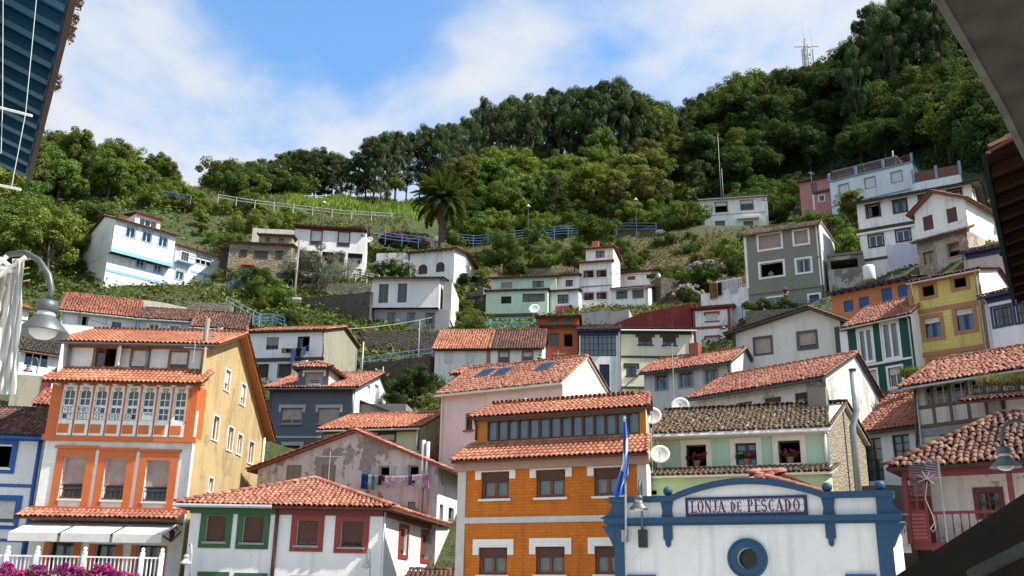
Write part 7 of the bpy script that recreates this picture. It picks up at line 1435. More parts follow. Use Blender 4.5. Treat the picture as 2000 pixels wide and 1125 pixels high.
# ---- lamps
LSH = plain((.10, .115, .12), .45, .3); LGL = None
def lamp(label, arm, head, w, group=None, mat=LSH, upw=None):
    """bell street lamp: arm = world points of the bracket, head = world point under the bracket, w = shade width"""
    T = Thing('street_lamp', label, 'lamp', head, 0, group); k = MB(); k.tube(arm, w*.062, 8); T.part('bracket', k, mat, smooth=True)
    r = w/2; k = MB(); k.lathe(head, [(r*.10, .02*w), (r*.36, 0), (r*.44, -.08*w), (r*.46, -.2*w), (r*.40, -.22*w), (r*.40, -.24*w)], 20); T.part('cap', k, mat, smooth=True)
    k = MB(); k.lathe(head, [(r*.36, -.241*w), (r*.36, -.34*w)], 16); T.part('collar', k, plain((.55, .56, .56), .4)); k = MB(); k.lathe(head, [(r*.40, -.33*w), (r*.55, -.42*w), (r*1., -.66*w), (r*1.0, -.69*w), (r*.95, -.685*w), (r*.52, -.46*w), (r*.30, -.40*w)], 24); T.part('shade', k, mat, smooth=True)
    k = MB(); k.lathe(head, [(r*.56, -.5*w), (r*.58, -.60*w), (r*.48, -.72*w), (r*.26, -.79*w), (0, -.81*w)], 18); T.part('bowl', k, plain((.52, .53, .50), .15), smooth=True)
    return T
def arcpts(c, pts, Y): return [at(*cz(c, p), Y) for p in pts]
hd = at(94, 588, 11.2); lamp('large grey gooseneck street lamp in front of the left houses', [at(-40, 640, 11.6), at(-22, 560, 11.6), at(-8, 515, 11.5), at(18, 497, 11.4), at(48, 493, 11.3), at(76, 508, 11.2), at(96, 538, 11.2), at(101, 566, 11.2), hd], hd, .60)
hd = at(*cz('V3', (955, 195)), 19.5); lamp('dark gooseneck street lamp in front of the red balcony house', arcpts('V3', [(1190, 260), (1170, 80), (1120, 20), (1060, 3), (1000, 15), (955, 60), (942, 120)], 19.5)+[hd], hd, .60)
fL = H1.fr = H1.sign[0]
def onl(x, y, off): s, z = fL.sz((x, y), off, 'Y5'); return fL.w(s, off, z)
hd = onl(268, 640, -.75); lamp('grey bracket lamp on the wall of the fish market', [onl(290, 900, -.1), onl(290, 780, -.2), onl(286, 600, -.3), onl(280, 545, -.45), onl(274, 560, -.65), hd], hd, .58)
k = MB(); s0, s1, z0, z1 = fL.rect((278, 848, 324, 955), 0, 'Y5'); k.box(fL, s0, s1, -.22, -.002, z0, z1); solo('junction_box', 'black junction box on the fish market wall under the lamp', 'box', k, BLACK)
f4 = H4
ff = frame('Y2', (112, 690), (1335, 704), 41, 1)
def on4(x, y, off): s, z = ff.sz((x, y), off); return ff.w(s, off, z)
hd = on4(1226, 1020, -.7); lamp('white bell lamp on a hooked pole by the red-framed windows', [on4(1246, 1150, -.7), on4(1248, 990, -.7), on4(1244, 952, -.7), on4(1236, 948, -.7), on4(1228, 980, -.7), hd], hd, .44, mat=plain((.45, .47, .48)))
hd = on4(80, 990, -.9); lamp('white bell lamp between the gallery house and the corner house', [on4(98, 1150, -.9), on4(112, 990, -.9), on4(110, 925, -.9), on4(100, 915, -.9), on4(90, 945, -.9), hd], hd, .50, mat=plain((.45, .47, .48)))
def small_lamp(label, c, x, y, Y, w=.55, px=10):
    h = at(*cz(c, (x, y)), Y); lamp(label, [h+Vector((.5, .2, -.5)), h+Vector((.5, .2, .3)), h+Vector((.38, .1, .55)), h+Vector((.15, .05, .5)), h], h, w, 'small lamps among the upper houses')
small_lamp('small dark lamp on a bracket by the white cottage', 'V2', 210, 575, 62, .6); small_lamp('small lamp on the corner of the grey block', 'Z5', 945, 700, 83); small_lamp('small lamp on the white house with the masts', 'Z5', 628, 375, 136); small_lamp('small lamp on the porch house wall', 'Z3', 1085, 262, 100); small_lamp('small lamp on the utility pole', 'Z3', 565, 618, 91); small_lamp('small lamp on the two-roofed house', 'Z4', 720, 955, 73); small_lamp('small lamp on the red-trimmed house', 'Z7', 1448, 262, 84)
def path_lamp(label, u, v0, v1, Y):
    T = Thing('path_lamp', label, 'lamp', at(u, v1, Y), 0, 'lamps along the upper path'); a = at(u, v1, Y); b = at(u, v0, Y); k = MB(); k.tube([a, Vector((a.x, a.y, b.z))], .05, 6); T.part('post', k, LSH); k = MB(); k.lathe(Vector((a.x, a.y, b.z)), [(.0, .5), (.1, .35), (.3, .1), (.3, .05), (0, .05)], 10); T.part('lantern', k, plain((.45, .46, .45)))
path_lamp('slender lamp post before the wood', 1243, 392, 448, 123); path_lamp('lamp post at the edge of the path near the big bush', 1031, 405, 470, 119); path_lamp('lamp post on the meadow path', 630, 398, 436, 117)
# ---- lettering
def glyph(ch):
    A = lambda cx, cy, rx, ry, a0, a1, n=14: [(cx+rx*math.cos(R(a0+(a1-a0)*i/n)), cy+ry*math.sin(R(a0+(a1-a0)*i/n))) for i in range(n+1)]
    T_, t = .17, .07
    D = {'L': (.62, [([(.18, 0), (.18, 1)], T_), ([(.05, .97), (.32, .97)], t), ([(.05, .03), (.60, .03)], t), ([(.58, .03), (.58, .2)], t)]),
     'O': (.72, [('o', .36, .5, .31, .5)]), 'N': (.74, [([(.14, 0), (.14, 1)], t), ([(.14, .98), (.60, .02)], T_), ([(.60, 0), (.60, 1)], t), ([(.03, .97), (.2, .97)], t), ([(.48, .97), (.71, .97)], t), ([(.04, .03), (.25, .03)], t)]),
     'J': (.52, [([(.34, .2), (.34, 1)], T_), ([(.2, .97), (.48, .97)], t), (A(.2, .2, .14, .18, 0, -180), .09)]),
     'A': (.76, [([(.10, 0), (.37, .98)], t), ([(.37, .98), (.62, 0)], T_), ([(.2, .33), (.52, .33)], t), ([(.0, .03), (.22, .03)], t), ([(.5, .03), (.75, .03)], t)]),
     'D': (.72, [([(.18, 0), (.18, 1)], T_), ('d', .26, .5, .38, .5), ([(.05, .97), (.3, .97)], t), ([(.05, .03), (.3, .03)], t)]),
     'E': (.60, [([(.18, 0), (.18, 1)], T_), ([(.05, .97), (.56, .97)], t), ([(.05, .03), (.56, .03)], t), ([(.18, .52), (.44, .52)], t), ([(.54, .97), (.54, .82)], t), ([(.54, .03), (.54, .18)], t)]),
     'P': (.62, [([(.18, 0), (.18, 1)], T_), ('d', .24, .74, .32, .26), ([(.05, .97), (.3, .97)], t), ([(.05, .03), (.32, .03)], t)]),
     'S': (.58, [(A(.29, .74, .2, .23, 20, 250), .11), (A(.29, .27, .21, .25, 110, -160), .12)]), 'C': (.68, [('c', .40, .5, .32, .5)])}
    return D[ch]
def ribbon(k, P, pts, w, d0, d1):
    for a, b in zip(pts[:-1], pts[1:]):
        dx, dy = b[0]-a[0], b[1]-a[1]; l = math.hypot(dx, dy) or 1; nx_, ny_ = -dy/l*w/2, dx/l*w/2; ex, ey = dx/l*.012, dy/l*.012
        q = [(a[0]+nx_-ex, a[1]+ny_-ey), (a[0]-nx_-ex, a[1]-ny_-ey), (b[0]-nx_+ex, b[1]-ny_+ey), (b[0]+nx_+ex, b[1]+ny_+ey)]
        k.hexa([P(x, y, d0) for x, y in q], [P(x, y, d1) for x, y in q])
def ovalring(k, P, cx, cy, rx, ry, a0, a1, d0, d1):
    n = 24
    for i in range(n):
        t0, t1 = R(a0+(a1-a0)*i/n), R(a0+(a1-a0)*(i+1)/n); q = [(cx+rx*math.cos(t0), cy+ry*math.sin(t0)), (cx+rx*math.cos(t1), cy+ry*math.sin(t1)), (cx+rx*.48*math.cos(t1), cy+ry*.88*math.sin(t1)), (cx+rx*.48*math.cos(t0), cy+ry*.88*math.sin(t0))]
        k.hexa([P(x, y, d0) for x, y in q], [P(x, y, d1) for x, y in q])
f, s0, s1, z0, z1 = H1.sign; LM = plain((.115, .012, .028), .3); sgb = [c for c in H1.o.children if c.name.startswith('sign_board')][0]
def write(txt, x, z, h, sx_):
    for ch in txt:
        if ch == ' ': x += .3*h*sx_; continue
        w_, st = glyph(ch); k = MB(); P = lambda a, b, d: f.w(x+a*h*sx_, d, z+b*h)
        for s_ in st:
            if s_[0] == 'o': ovalring(k, P, *s_[1:], 0, 360, -.072, -.0625)
            elif s_[0] == 'd': ovalring(k, P, *s_[1:], -90, 90, -.0719, -.0625)
            elif s_[0] == 'c': ovalring(k, P, *s_[1:], 42, 318, -.072, -.0625)
            else: ribbon(k, P, s_[0], s_[1], -.072, -.0625)
        H1.part('letter', k, LM, sgb, label='dark red letter %s' % ch); x += (w_+.04)*h*sx_
    return x
Ws = s1-s0; hgt = (z1-z0)
sxp = lambda px: s0+(px-137)/(1840-137)*Ws
def wid(t): return sum(.3 if c == ' ' else glyph(c)[0]+.04 for c in t)
for t, pa, pb, hh, zz_ in (('LONJA', 212, 720, .60, .2), ('DE', 782, 945, .48, .2), ('PESCADO', 1018, 1755, .60, .2)):
    h = hgt*hh; write(t, sxp(pa), z0+hgt*zz_+(0 if hh > .5 else .02), h, (sxp(pb)-sxp(pa))/(wid(t)*h))
TMP = bpy.data.scenes.new('workbench')
def baked(o):
    TMP.collection.objects.link(o)
    with bpy.context.temp_override(scene=TMP, view_layer=TMP.view_layers[0]):
        dg = bpy.context.evaluated_depsgraph_get(); dg.update(); return bpy.data.meshes.new_from_object(o.evaluated_get(dg))
def text_mesh(txt, size):
    cu = bpy.data.curves.new('txt', 'FONT'); cu.body = txt; cu.size = size; cu.extrude = .003; cu.align_x = 'CENTER'; cu.align_y = 'CENTER'; o = bpy.data.objects.new('txt', cu); me = baked(o); bpy.data.objects.remove(o); bpy.data.curves.remove(cu); return me
def put_text(T, fr, txt, s, d, z, size, mat, parent=None, name='letter'):
    me = text_mesh(txt, size); me.materials.clear(); me.materials.append(mat); M4 = Matrix.Translation(fr.w(s, d, z)) @ Matrix.Rotation(fr.ang, 4, 'Z') @ Matrix.Rotation(R(90), 4, 'X'); return T.raw(name, me, M4, parent)
g = H5.g; CARD = plain((.70, .72, .72)); INK = plain((.01, .02, .05))
rows_ = [("V", "E", "N", "D", "O"), ("", "7", "5", "3", "2", "4", "9", "8", "8")]
for rI, chars in enumerate(rows_):
    for ci, ch in enumerate(chars):
        if not ch: continue
        a, b, c, d, zm, cx_, w_ = H5.GZ[ci//2]; xm = a+(b-a)*(.25 if ci % 2 == 0 else .75); zc_ = c+(zm-c)*(.74 if rI == 0 else .25); k = MB(); hw, hh = (b-a)*.23, (zm-c)*.22
        k.box(g, xm-hw, xm+hw, .03, .039, zc_-hh, zc_+hh); H5.part('sale_card', k, CARD, w_); k = MB()
        for bx in ((xm-hw, xm+hw, zc_-hh, zc_-hh+.02), (xm-hw, xm+hw, zc_+hh-.02, zc_+hh), (xm-hw, xm-hw+.02, zc_-hh, zc_+hh), (xm+hw-.02, xm+hw, zc_-hh, zc_+hh)): k.box(g, bx[0], bx[1], .026, .0295, bx[2], bx[3])
        H5.part('card_border', k, INK, w_); put_text(H5, g, ch, xm, .024, zc_, hh*1.75, INK, w_)
a, b, c, d, zm, cx_, w_ = H5.GZ[5]; k = MB(); k.box(g, a+.02, b-.02, .03, .039, c+.06, c+(zm-c)*.66); H5.part('sale_notice', k, CARD, w_); put_text(H5, g, 'SE VENDE', cx_, .024, c+(zm-c)*.5, .17, INK, w_, 'lettering')
g = H15.g
s_, z_ = g.sz((540, 535)); s2, z2_ = g.sz((537, 512)); k = MB(); k.box(g, s_-.42, s_+.42, .02, .05, z_-.12, z_+.12); H15.part('notice', k, CARD); k = MB(); k.box(g, s2-.25, s2+.3, .02, .05, z2_-.1, z2_+.13); o = H15.part('sale_sign', k, DGREY); put_text(H15, g, 'SE VENDE', s2+.03, .015, z2_+.02, .12, CARD, o, 'lettering')
# ---- flag on the fish market
pa, pb = onl(193, 885, -.2), onl(184, 185, -.2); T = Thing('flagpole', 'pole at the left corner of the fish market', 'pole', pa); k = MB(); k.tube([pa, pb], .035, 8); T.part('pole', k, STEEL); k = MB(); k.lathe(pb, [(.0, .12), (.05, .08), (.05, .02), (.03, 0)], 8); T.part('finial', k, STEEL); k = MB(); q = onl(193, 890, -.1); k.box(fL, *(lambda s: (s-.08, s+.08))(fL.sz((193, 890), 0, 'Y5')[0]), -.22, 0, q.z-.15, q.z+.2); T.part('bracket', k, plain((.3, .3, .28)))
k = MB(); N = 26; M_ = 14; base = 0
fm = bpy.data.materials.new('flag_cloth'); fm.use_nodes = True; nt = fm.node_tree; b = nt.nodes['Principled BSDF']; b.inputs['Roughness'].default_value = .8; uvn = nn(nt, 'ShaderNodeAttribute', attribute_name='stripe'); rp = nn(nt, 'ShaderNodeValToRGB'); rp.color_ramp.interpolation = 'CONSTANT'
e = rp.color_ramp.elements; e[0].color = (.02, .13, .48, 1); e[1].position = .44; e[1].color = (.72, .74, .78, 1); x = e.new(.60); x.color = (.02, .13, .48, 1); x = e.new(.86); x.color = (.55, .6, .7, 1); x = e.new(.89); x.color = (.02, .13, .48, 1); nt.links.new(uvn.outputs['Fac'], rp.inputs[0]); nt.links.new(rp.outputs[0], b.inputs['Base Color'])
st = []
for i in range(N+1):
    t = i/N; y = 195+445*t; wl = (4+8*math.sin(t*3)) + (65*max(0, t-.55)/.45)*1.0; wr = 8+14*math.sin(math.pi*min(1, t*1.1))**.8
    for j in range(M_+1):
        q = j/M_; x = 186-wl+(wl+wr)*q; s, z = fL.sz((x, y+10*math.sin(q*5)*t), -.2, 'Y5'); fold = .10*math.sin(q*14+t*2.2)*(.4+t*.6); k.v.append(fL.w(s, -.26+fold, z)); st.append(max(0, min(1, .15+.75*t+.28*(q-.5)*(.4+t)+.05*math.sin(q*9))))
for i in range(N):
    for j in range(M_): a = i*(M_+1)+j; k.f.append((a, a+1, a+M_+2, a+M_+1))
fo = solo('flag', 'furled blue and white flag hanging beside the fish market', 'flag', k, fm, smooth=True); at_ = fo.data.attributes.new('stripe', 'FLOAT', 'POINT'); at_.data.foreach_set('value', st)
# ---- satellite dishes and aerials
def dish(label, c, x, y, Y, w, az=-12, el=18, mat=None):
    C = at(*cz(c, (x, y)), Y); ax = Vector((math.sin(R(az))*math.cos(R(el)), -math.cos(R(az))*math.cos(R(el)), math.sin(R(el)))); T = Thing('satellite_dish', label, 'satellite dish', C); r = w/2
    k = MB(); k.lathe(C, [(0, 0), (r*.4, .015*w), (r*.75, .055*w), (r, .10*w), (r*.98, .115*w), (r*.72, .07*w), (r*.38, .03*w), (0, .015*w)], 22, ax); T.part('reflector', k, mat or plain((.66, .66, .64)), smooth=True)
    lo = C+Vector((0, 0, -r*.9)); k = MB(); k.tube([lo, C+ax*w*.55+Vector((0, 0, -.1*w))], .015, 5); T.part('feed_arm', k, GREY); k = MB(); k.lathe(C+ax*w*.5+Vector((0, 0, -.1*w)), [(0, 0), (.05, 0), (.05, .12), (0, .12)], 8, ax); T.part('feed_horn', k, plain((.5, .5, .48)))
    k = MB(); k.tube([C-ax*.02, C-ax*.15, C-ax*.18+Vector((0, 0, -r*1.4))], .025, 6); T.part('mount', k, GREY); return T
dish('white satellite dish above the eave of the pale green house', 'Y5', 350, 165, 38.6, .78); dish('white satellite dish on the pale green wall', 'Y5', 398, 396, 38.8, .8); dish('rust-streaked satellite dish behind the ochre roof', 'Y5', 520, 103, 44, .85, mat=wall((.64, .62, .58), .5, dc=(.35, .14, .06))); dish('small dish on the terracotta house roof', 'Z4', 680, 646, 84, 1.0); dish('small dish beside the porch house', 'Z3', 1131, 313, 99, .8)
def aerial(label, c, x, y0, y1, Y, n=6, w=.5, ang=.4):
    a = at(*cz(c, (x, y1)), Y); b = at(*cz(c, (x, y0)), Y); T = Thing('tv_aerial', label, 'aerial', a, 0); b = Vector((a.x, a.y, b.z)); k = MB(); k.tube([a-Vector((0, 0, .6)), b], .02, 5); T.part('mast', k, STEEL); d = Vector((math.cos(ang), math.sin(ang), .05)); p = b-Vector((0, 0, .25)); k = MB(); k.tube([p-d*.5, p+d*.6], .012, 4); T.part('boom', k, STEEL); pr = Vector((-d.y, d.x, 0))
    for i in range(n): q = p-d*.45+d*(i*1.0/n); k = MB(); k.tube([q-pr*w*(.9-.08*i), q+pr*w*(.9-.08*i)], .009, 4); T.part('element', k, STEEL)
aerial('tv aerial on the peeling house gable', 'Y2', 982, 330, 520, 46); aerial('tv aerial over the half-open roofs by the pink house', 'Z7', 1112, 390, 760, 58); aerial('rusty tv aerial on the orange house', 'Z6', 650, 860, 1020, 72, ang=-.3); aerial('tv aerial by the pale green house wall', 'Y5', 350, 235, 440, 39, 8, .35); aerial('tv aerial on the roof near the tower', 'Z4', 845, 930, 985, 72); aerial('tv aerial on the pink house below the wood', 'Z6', 140, 235, 270, 120); aerial('tv aerial on the gallery house roof', 'Y1', 757, 218, 245, 43, 6, .4)
# grid aerial in front of red balcony
T = Thing('grid_aerial', 'grid tv aerial with twisted cable before the red balcony', 'aerial', at(*cz('V3', (410, 510)), 30)); C = at(*cz('V3', (405, 425)), 30); fa = Frame(C, R(-20))
for i in range(12): k = MB(); z = C.z+.55-i*.05; k.tube([fa.w(-.5, -.0, z), fa.w(.0, 0, z), fa.w(.45, .25, z+.06)], .004, 4); T.part('grid_wire', k, STEEL)
for i in range(8): k = MB(); z = C.z-.15-i*.05; k.tube([fa.w(-.42, 0, z), fa.w(.3, .1, z)], .004, 4); T.part('grid_wire', k, GREY)
for a in (.5, 1.2, 2.0, 2.7, 3.6, 5.5): k = MB(); k.tube([fa.w(0, -.1, C.z), fa.w(.28*math.cos(a), -.12, C.z+.24*math.sin(a))], .009, 5); T.part('dipole', k, plain((.4, .4, .38)))
k = MB(); k.tube([fa.w(.0, -.05, C.z-.1), fa.w(-.1, 0, C.z-.6), fa.w(.05, 0, C.z-1.1), fa.w(.1, 0, C.z-1.5), fa.w(0, 0, C.z-1.6), fa.w(-.05, 0, C.z-1.5), fa.w(.06, 0, C.z-1.35)], .012, 5); T.part('cable', k, plain((.4, .39, .36))); k = MB(); k.tube([fa.w(.4, .3, C.z+.6), fa.w(.4, .3, C.z-3)], .018, 6); T.part('mast', k, GREY)
# masts behind the white house and the radio mast
for u, v0, lab in ((1409, 262, 'thin tall whip mast behind the white house, left one'), (1413, 330, 'shorter whip mast behind the white house, right one')): pole('whip_mast', lab, u, v0, 392, 147, .04, plain((.45, .46, .44)), 'mast')
b0 = at(1580, 150, 206); T = Thing('radio_mast', 'lattice radio mast with whips on the wooded skyline', 'mast', b0-Vector((0, 0, 12))); top = at(1580, 92, 206).z
for a in range(3): x, y = .95*math.cos(a*2.1), .95*math.sin(a*2.1); k = MB(); k.tube([b0+Vector((x, y, -14)), Vector((b0.x+x, b0.y+y, top))], .11, 5); T.part('leg', k, plain((.42, .43, .44)))
for i in range(9):
    z = b0.z-10+(top-b0.z+10)*i/8; k = MB(); P3 = [Vector((b0.x+.95*math.cos(a*2.1), b0.y+.95*math.sin(a*2.1), z)) for a in range(3)]; up_ = Vector((0, 0, 2))
    for a in range(3): k.tube([P3[a], P3[(a+1) % 3]], .09, 4); k.tube([P3[a], P3[(a+1) % 3]+up_], .09, 4)
    T.part('lattice', k, plain((.42, .43, .44)))
for x, z0_, z1_ in ((-.3, top, at(1574, 38, 206).z), (1.6, top-1, at(1589, 58, 206).z)): k = MB(); k.tube([Vector((b0.x+x, b0.y, z0_)), Vector((b0.x+x-.2, b0.y, z1_))], .07, 5); T.part('whip', k, plain((.45, .46, .46)))
for x in (-1.3, 0, 1.3): k = MB(); k.tube([Vector((b0.x+x, b0.y-.6, top-6)), Vector((b0.x+x, b0.y-.6, top-1))], .22, 6); T.part('antenna_panel', k, plain((.55, .56, .57)))
k = MB(); k.tube([Vector((b0.x-3, b0.y, top)), Vector((b0.x+3, b0.y, top+.3))], .14, 5); T.part('crossarm', k, plain((.42, .43, .44)))
# ---- flue on pale green house
f = H3.fr
def px3(x, y, n): s, z = f.sz((x, y), n); return f.w(s, n, z)
def side3(x, y, o=.35): n, z = f.nz((x, y)); return f.w(f.W+o, n, z)
k = MB(); n_ = 2.6; pts = [side3(1520, 605), side3(1505, 240), side3(1525, 165), side3(1512, 30)]; n0 = (pts[0]-f.O).dot(f.n)
nm = 3.2; q = [f.w(f.W+.30, nm, z) for z in (1.0, H3.pts[1][1]-1.0)]+[f.w(f.W+.5, nm, H3.pts[1][1]-.3), f.w(f.W+.5, nm, H3.pts[1][1]+1.4)]; k.tube(q, .14, 10); H3.part('flue', k, plain((.34, .36, .38), .45, .3), smooth=True)
k = MB(); k.lathe(q[-1]+Vector((0, 0, .01)), [(.14, 0), (.14, .06), (.17, .1), (.17, .14), (0, .14)], 10); H3.part('flue_cap', k, DGREY)
for s_ in (.55, .88): k = MB(); k.box(f, f.W*s_-.35, f.W*s_+.35, 2.6, 3.2, H3.pts[1][1]-.4, H3.pts[1][1]+.7) if s_ > .6 else None; H3.part('chimney', k, wall((.2, .18, .15), .5)) if s_ > .6 else None
# geraniums
POT = plain((.34, .12, .06))
for i, (s0, s1, z0, z1) in enumerate(HG):
    T = Thing('flower_pot', ['geranium pot in the left window', 'geranium pot in the middle window', 'geranium pot in the right window'][i]+' of the pale green house', 'flower pot', f.w((s0+s1)/2, -.02, z0)); k = MB(); c = f.w((s0+s1)/2, -.0, z0); k.lathe(c, [(.0, 0), (.10, 0), (.15, .2), (.17, .2), (.17, .24), (.13, .24), (0, .2)], 12); T.part('pot', k, POT); r_ = np.random.default_rng(i)
    C = np.array([tuple(c+Vector((r_.uniform(-.38, .38), r_.uniform(-.15, .1), .28+r_.uniform(0, .12)))) for _ in range(14)]); V, Fc = leaves(C, np.full(14, .09), 22, .07, r_, .9); o = T.raw('foliage', npmesh('foliage', V-np.array(c), Fc, L_HDG), Matrix.Translation(c)); C = np.array([tuple(c+Vector((r_.uniform(-.4, .4), r_.uniform(-.2, .0), .36+r_.uniform(0, .2)))) for _ in range(12)]); V, Fc = leaves(C, np.full(12, .06), 20, .055, r_, .9); o = T.raw('blooms', npmesh('blooms', V-np.array(c), Fc, FL_RED), Matrix.Translation(c))
# ---- laundry
def laundry(label, fr, off, pts, items, z_drop=.0, name='clothes_line'):
    """pts two local (s,z) ends; items (t, width, length, colour)"""
    a, b = pts; k = MB(); P = lambda t: fr.w(a[0]+(b[0]-a[0])*t, off, a[1]+(b[1]-a[1])*t-.12*math.sin(math.pi*t)); T = Thing(name, label, 'clothes line', P(0)); k.tube([P(i/10) for i in range(11)], .008, 4); T.part('line', k, GREY)
    L = abs(b[0]-a[0])
    for t, w_, ln, c in items:
        k = MB(); N = 8; p = P(t)
        for j in range(6):
            for i in range(N+1): q = i/N-.5; k.v.append(p+fr.a*(q*w_*(1+.08*math.sin(j*1.3)))+fr.n*(.03*math.sin(i*2.1+j*.7)+random.uniform(-.01, .01))-Vector((0, 0, .02+ln*j/5*(1+.05*math.sin(i*1.9)))))
        for j in range(5):
            for i in range(N): x = j*(N+1)+i; k.f.append((x, x+1, x+N+2, x+N+1))
        o = solo('garment', label.replace('line of', 'garment on the line of').replace('clothes line', 'garment on the clothes line'), 'laundry', k, cloth(c, .2), 'laundry: '+label[:40])
f = H7.fr; A_ = f.sz((1195, 470), -.5); B_ = f.sz((1625, 468), -.5); its = []; cols_ = [(.03, .06, .2), (.03, .1, .3), (.55, .6, .65), (.05, .35, .3), (.4, .45, .5), (.08, .03, .05), (.3, .03, .06), (.6, .58, .62), (.5, .4, .6), (.65, .62, .66), (.55, .5, .6), (.6, .6, .62), (.62, .6, .65), (.5, .45, .55), (.1, .1, .3), (.65, .62, .6), (.6, .55, .62), (.62, .6, .66), (.5, .3, .4), (.45, .25, .38)]
for i, c in enumerate(cols_): its.append(((i+.5)/20, .2, (.75 if i in (0, 1, 3) else .7 if i in (16, 17, 18, 19) else .28+.1*(i % 3)), c))
laundry('line of small washing across the peeling house', f, -.5, (A_, B_), its)
f = H16.fr; laundry('line of dark washing under the window of the white laundry house', f, -.5, (f.sz((318, 278), -.5), f.sz((512, 262), -.5)), [(.06, .3, .4, (.3, .12, .06)), (.2, .3, .35, (.02, .02, .03)), (.32, .28, .35, (.05, .05, .08)), (.42, .35, 1.1, (.12, .17, .38)), (.60, .42, .7, (.015, .015, .02)), (.78, .4, .6, (.10, .2, .42)), (.92, .25, .4, (.02, .03, .05))])
f = H25.fr; laundry('line of bright towels in front of the small white house', f, -.5, (f.sz((835, 618), -.5), f.sz((940, 612), -.5)), [(.3, 1.25, 1.4, (.62, .10, .20)), (.72, .45, 1.4, (.5, .3, .03)), (.88, .4, 1.5, (.3, .02, .03))])
f = H40.fr; laundry('line of one white sheet on the big white house', f, -.4, (f.sz((652, 668), -.4), f.sz((772, 655), -.4)), [(.5, 3.1, 3.6, (.66, .66, .76))])
f = wt.fr; laundry('line of brown clothes on the annex terrace', f, -.25, (f.sz((270, 868), -.25), f.sz((480, 842), -.25)), [(.12, .4, .9, (.02, .02, .02)), (.25, .4, 1.6, (.25, .14, .06)), (.36, .35, 1.5, (.22, .12, .05)), (.48, .4, 1.3, (.02, .02, .03)), (.85, .75, 1.2, (.5, .52, .68))])
f = H46.fr; laundry('line of white washing below the dark green house window', f, -.4, (f.sz((1100, 655), -.4), f.sz((1200, 640), -.4)), [(.3, .6, .9, (.55, .58, .68)), (.75, .5, .6, (.5, .52, .58))])

# ================================================================ foreground
# overhanging eave at the upper left
def zray(u, v, h): d = ray(u, v); return CAM+d*(h/d.z)
def eave(name, label, near, farp, h, inw, wid, n, cs, cf, cr, ct, rise=.35, tile=True, cat='eaves'):
    A, B = zray(*near, h), zray(*farp, h); d = (B-A).normalized(); sd = Vector((d.y, -d.x, 0))*inw; T = Thing(name, label, cat, A); up = Vector((0, 0, 1)); L = (B-A).length
    k = MB(); q = [A, B, B+sd*wid+up*rise, A+sd*wid+up*rise]; k.hexa(q, [p+up*.05 for p in q]); T.part('soffit', k, cs)
    for i in range(n):
        p = A+d*(L*(i+.5)/n); k = MB(); b = [p-d*.07+sd*.06, p+d*.07+sd*.06, p+d*.07+sd*(wid-.02)+up*(rise-.02), p-d*.07+sd*(wid-.02)+up*(rise-.02)]; k.hexa([x-up*.15 for x in b], [x-up*.002 for x in b]); T.part('rafter', k, cr)
    k = MB(); b = [A-sd*.04, B-sd*.04, B+sd*.03, A+sd*.03]; k.hexa([x-up*.13 for x in b], [x+up*.10 for x in b]); T.part('fascia', k, cf)
    k = MB(); b = [A+sd*wid, B+sd*wid, B+sd*(wid+4), A+sd*(wid+4)]; k.hexa([x-up*(h+1.7) for x in b], [x+up*(rise+.5) for x in b]); T.part('wall', k, wall((.50, .55, .55), .3))
    if tile:
        rb = MB(); q2 = [A+sd*.10+up*.12, B+sd*.10+up*.12, B+sd*(wid+2)+up*(rise+1.1), A+sd*(wid+2)+up*(rise+1.1)]; rb.hexa(q2, [p+up*.04 for p in q2]); ro_ = T.part('roof', rb, PAN); q3 = [p+up*.045 for p in q2]
        if inw > 0: q3 = [q3[1], q3[0], q3[3], q3[2]]
        tiles(T, ro_, *q3, ct, .24, .36, True, 1.2)
    return T, A, B, d, sd
bsof = plain((.005, .075, .17), .6, var=.5)
TL, A, B, d, sd = eave('blue_eaves', 'deep blue boarded eaves with rafters at the upper left corner', (158, -70), (58, 338), 6.2, -1, 1.15, 13, bsof, plain((.035, .018, .014), .8), plain((.005, .06, .12), .6, var=.5), T_BLK)
r_ = np.random.default_rng(5); C = np.array([tuple(A.lerp(B, t)+Vector((0, 0, .16))-sd*.08) for t in list(r_.uniform(.02, .32, 60))+list(r_.uniform(.47, .56, 14))]); V, Fc = leaves(C, np.full(len(C), .055), 12, .035, r_, .7); V0 = np.array(A); o = bpy.data.objects.new('roof_weeds', npmesh('roof_weeds', V-V0, Fc, leaf_mat('dry_weed', (.16, .08, .06), (.22, .13, .09)))); col.objects.link(o); o.location = A; tagp(o, 'reddish weeds growing along the edge of the upper left eaves', None, None, 'stuff')
# eave at the right edge
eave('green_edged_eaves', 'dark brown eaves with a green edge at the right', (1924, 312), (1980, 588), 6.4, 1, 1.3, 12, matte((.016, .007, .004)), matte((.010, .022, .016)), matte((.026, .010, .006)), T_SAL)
# concrete canopy top right
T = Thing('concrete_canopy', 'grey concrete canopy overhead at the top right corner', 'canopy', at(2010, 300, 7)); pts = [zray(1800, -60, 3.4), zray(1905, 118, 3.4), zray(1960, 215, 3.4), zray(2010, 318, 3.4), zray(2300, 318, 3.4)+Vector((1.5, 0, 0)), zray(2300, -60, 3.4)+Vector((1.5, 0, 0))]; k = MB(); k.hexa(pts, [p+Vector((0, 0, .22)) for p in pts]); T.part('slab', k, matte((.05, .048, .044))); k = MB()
for a, b in zip(pts[:3], pts[1:4]): e = (b-a).normalized(); s_ = Vector((-e.y, e.x, 0))*.025; k.hexa([a+s_-Vector((0, 0, .015)), b+s_-Vector((0, 0, .015)), b-s_-Vector((0, 0, .015)), a-s_-Vector((0, 0, .015))], [a+s_+Vector((0, 0, .23)), b+s_+Vector((0, 0, .23)), b-s_+Vector((0, 0, .23)), a-s_+Vector((0, 0, .23))])
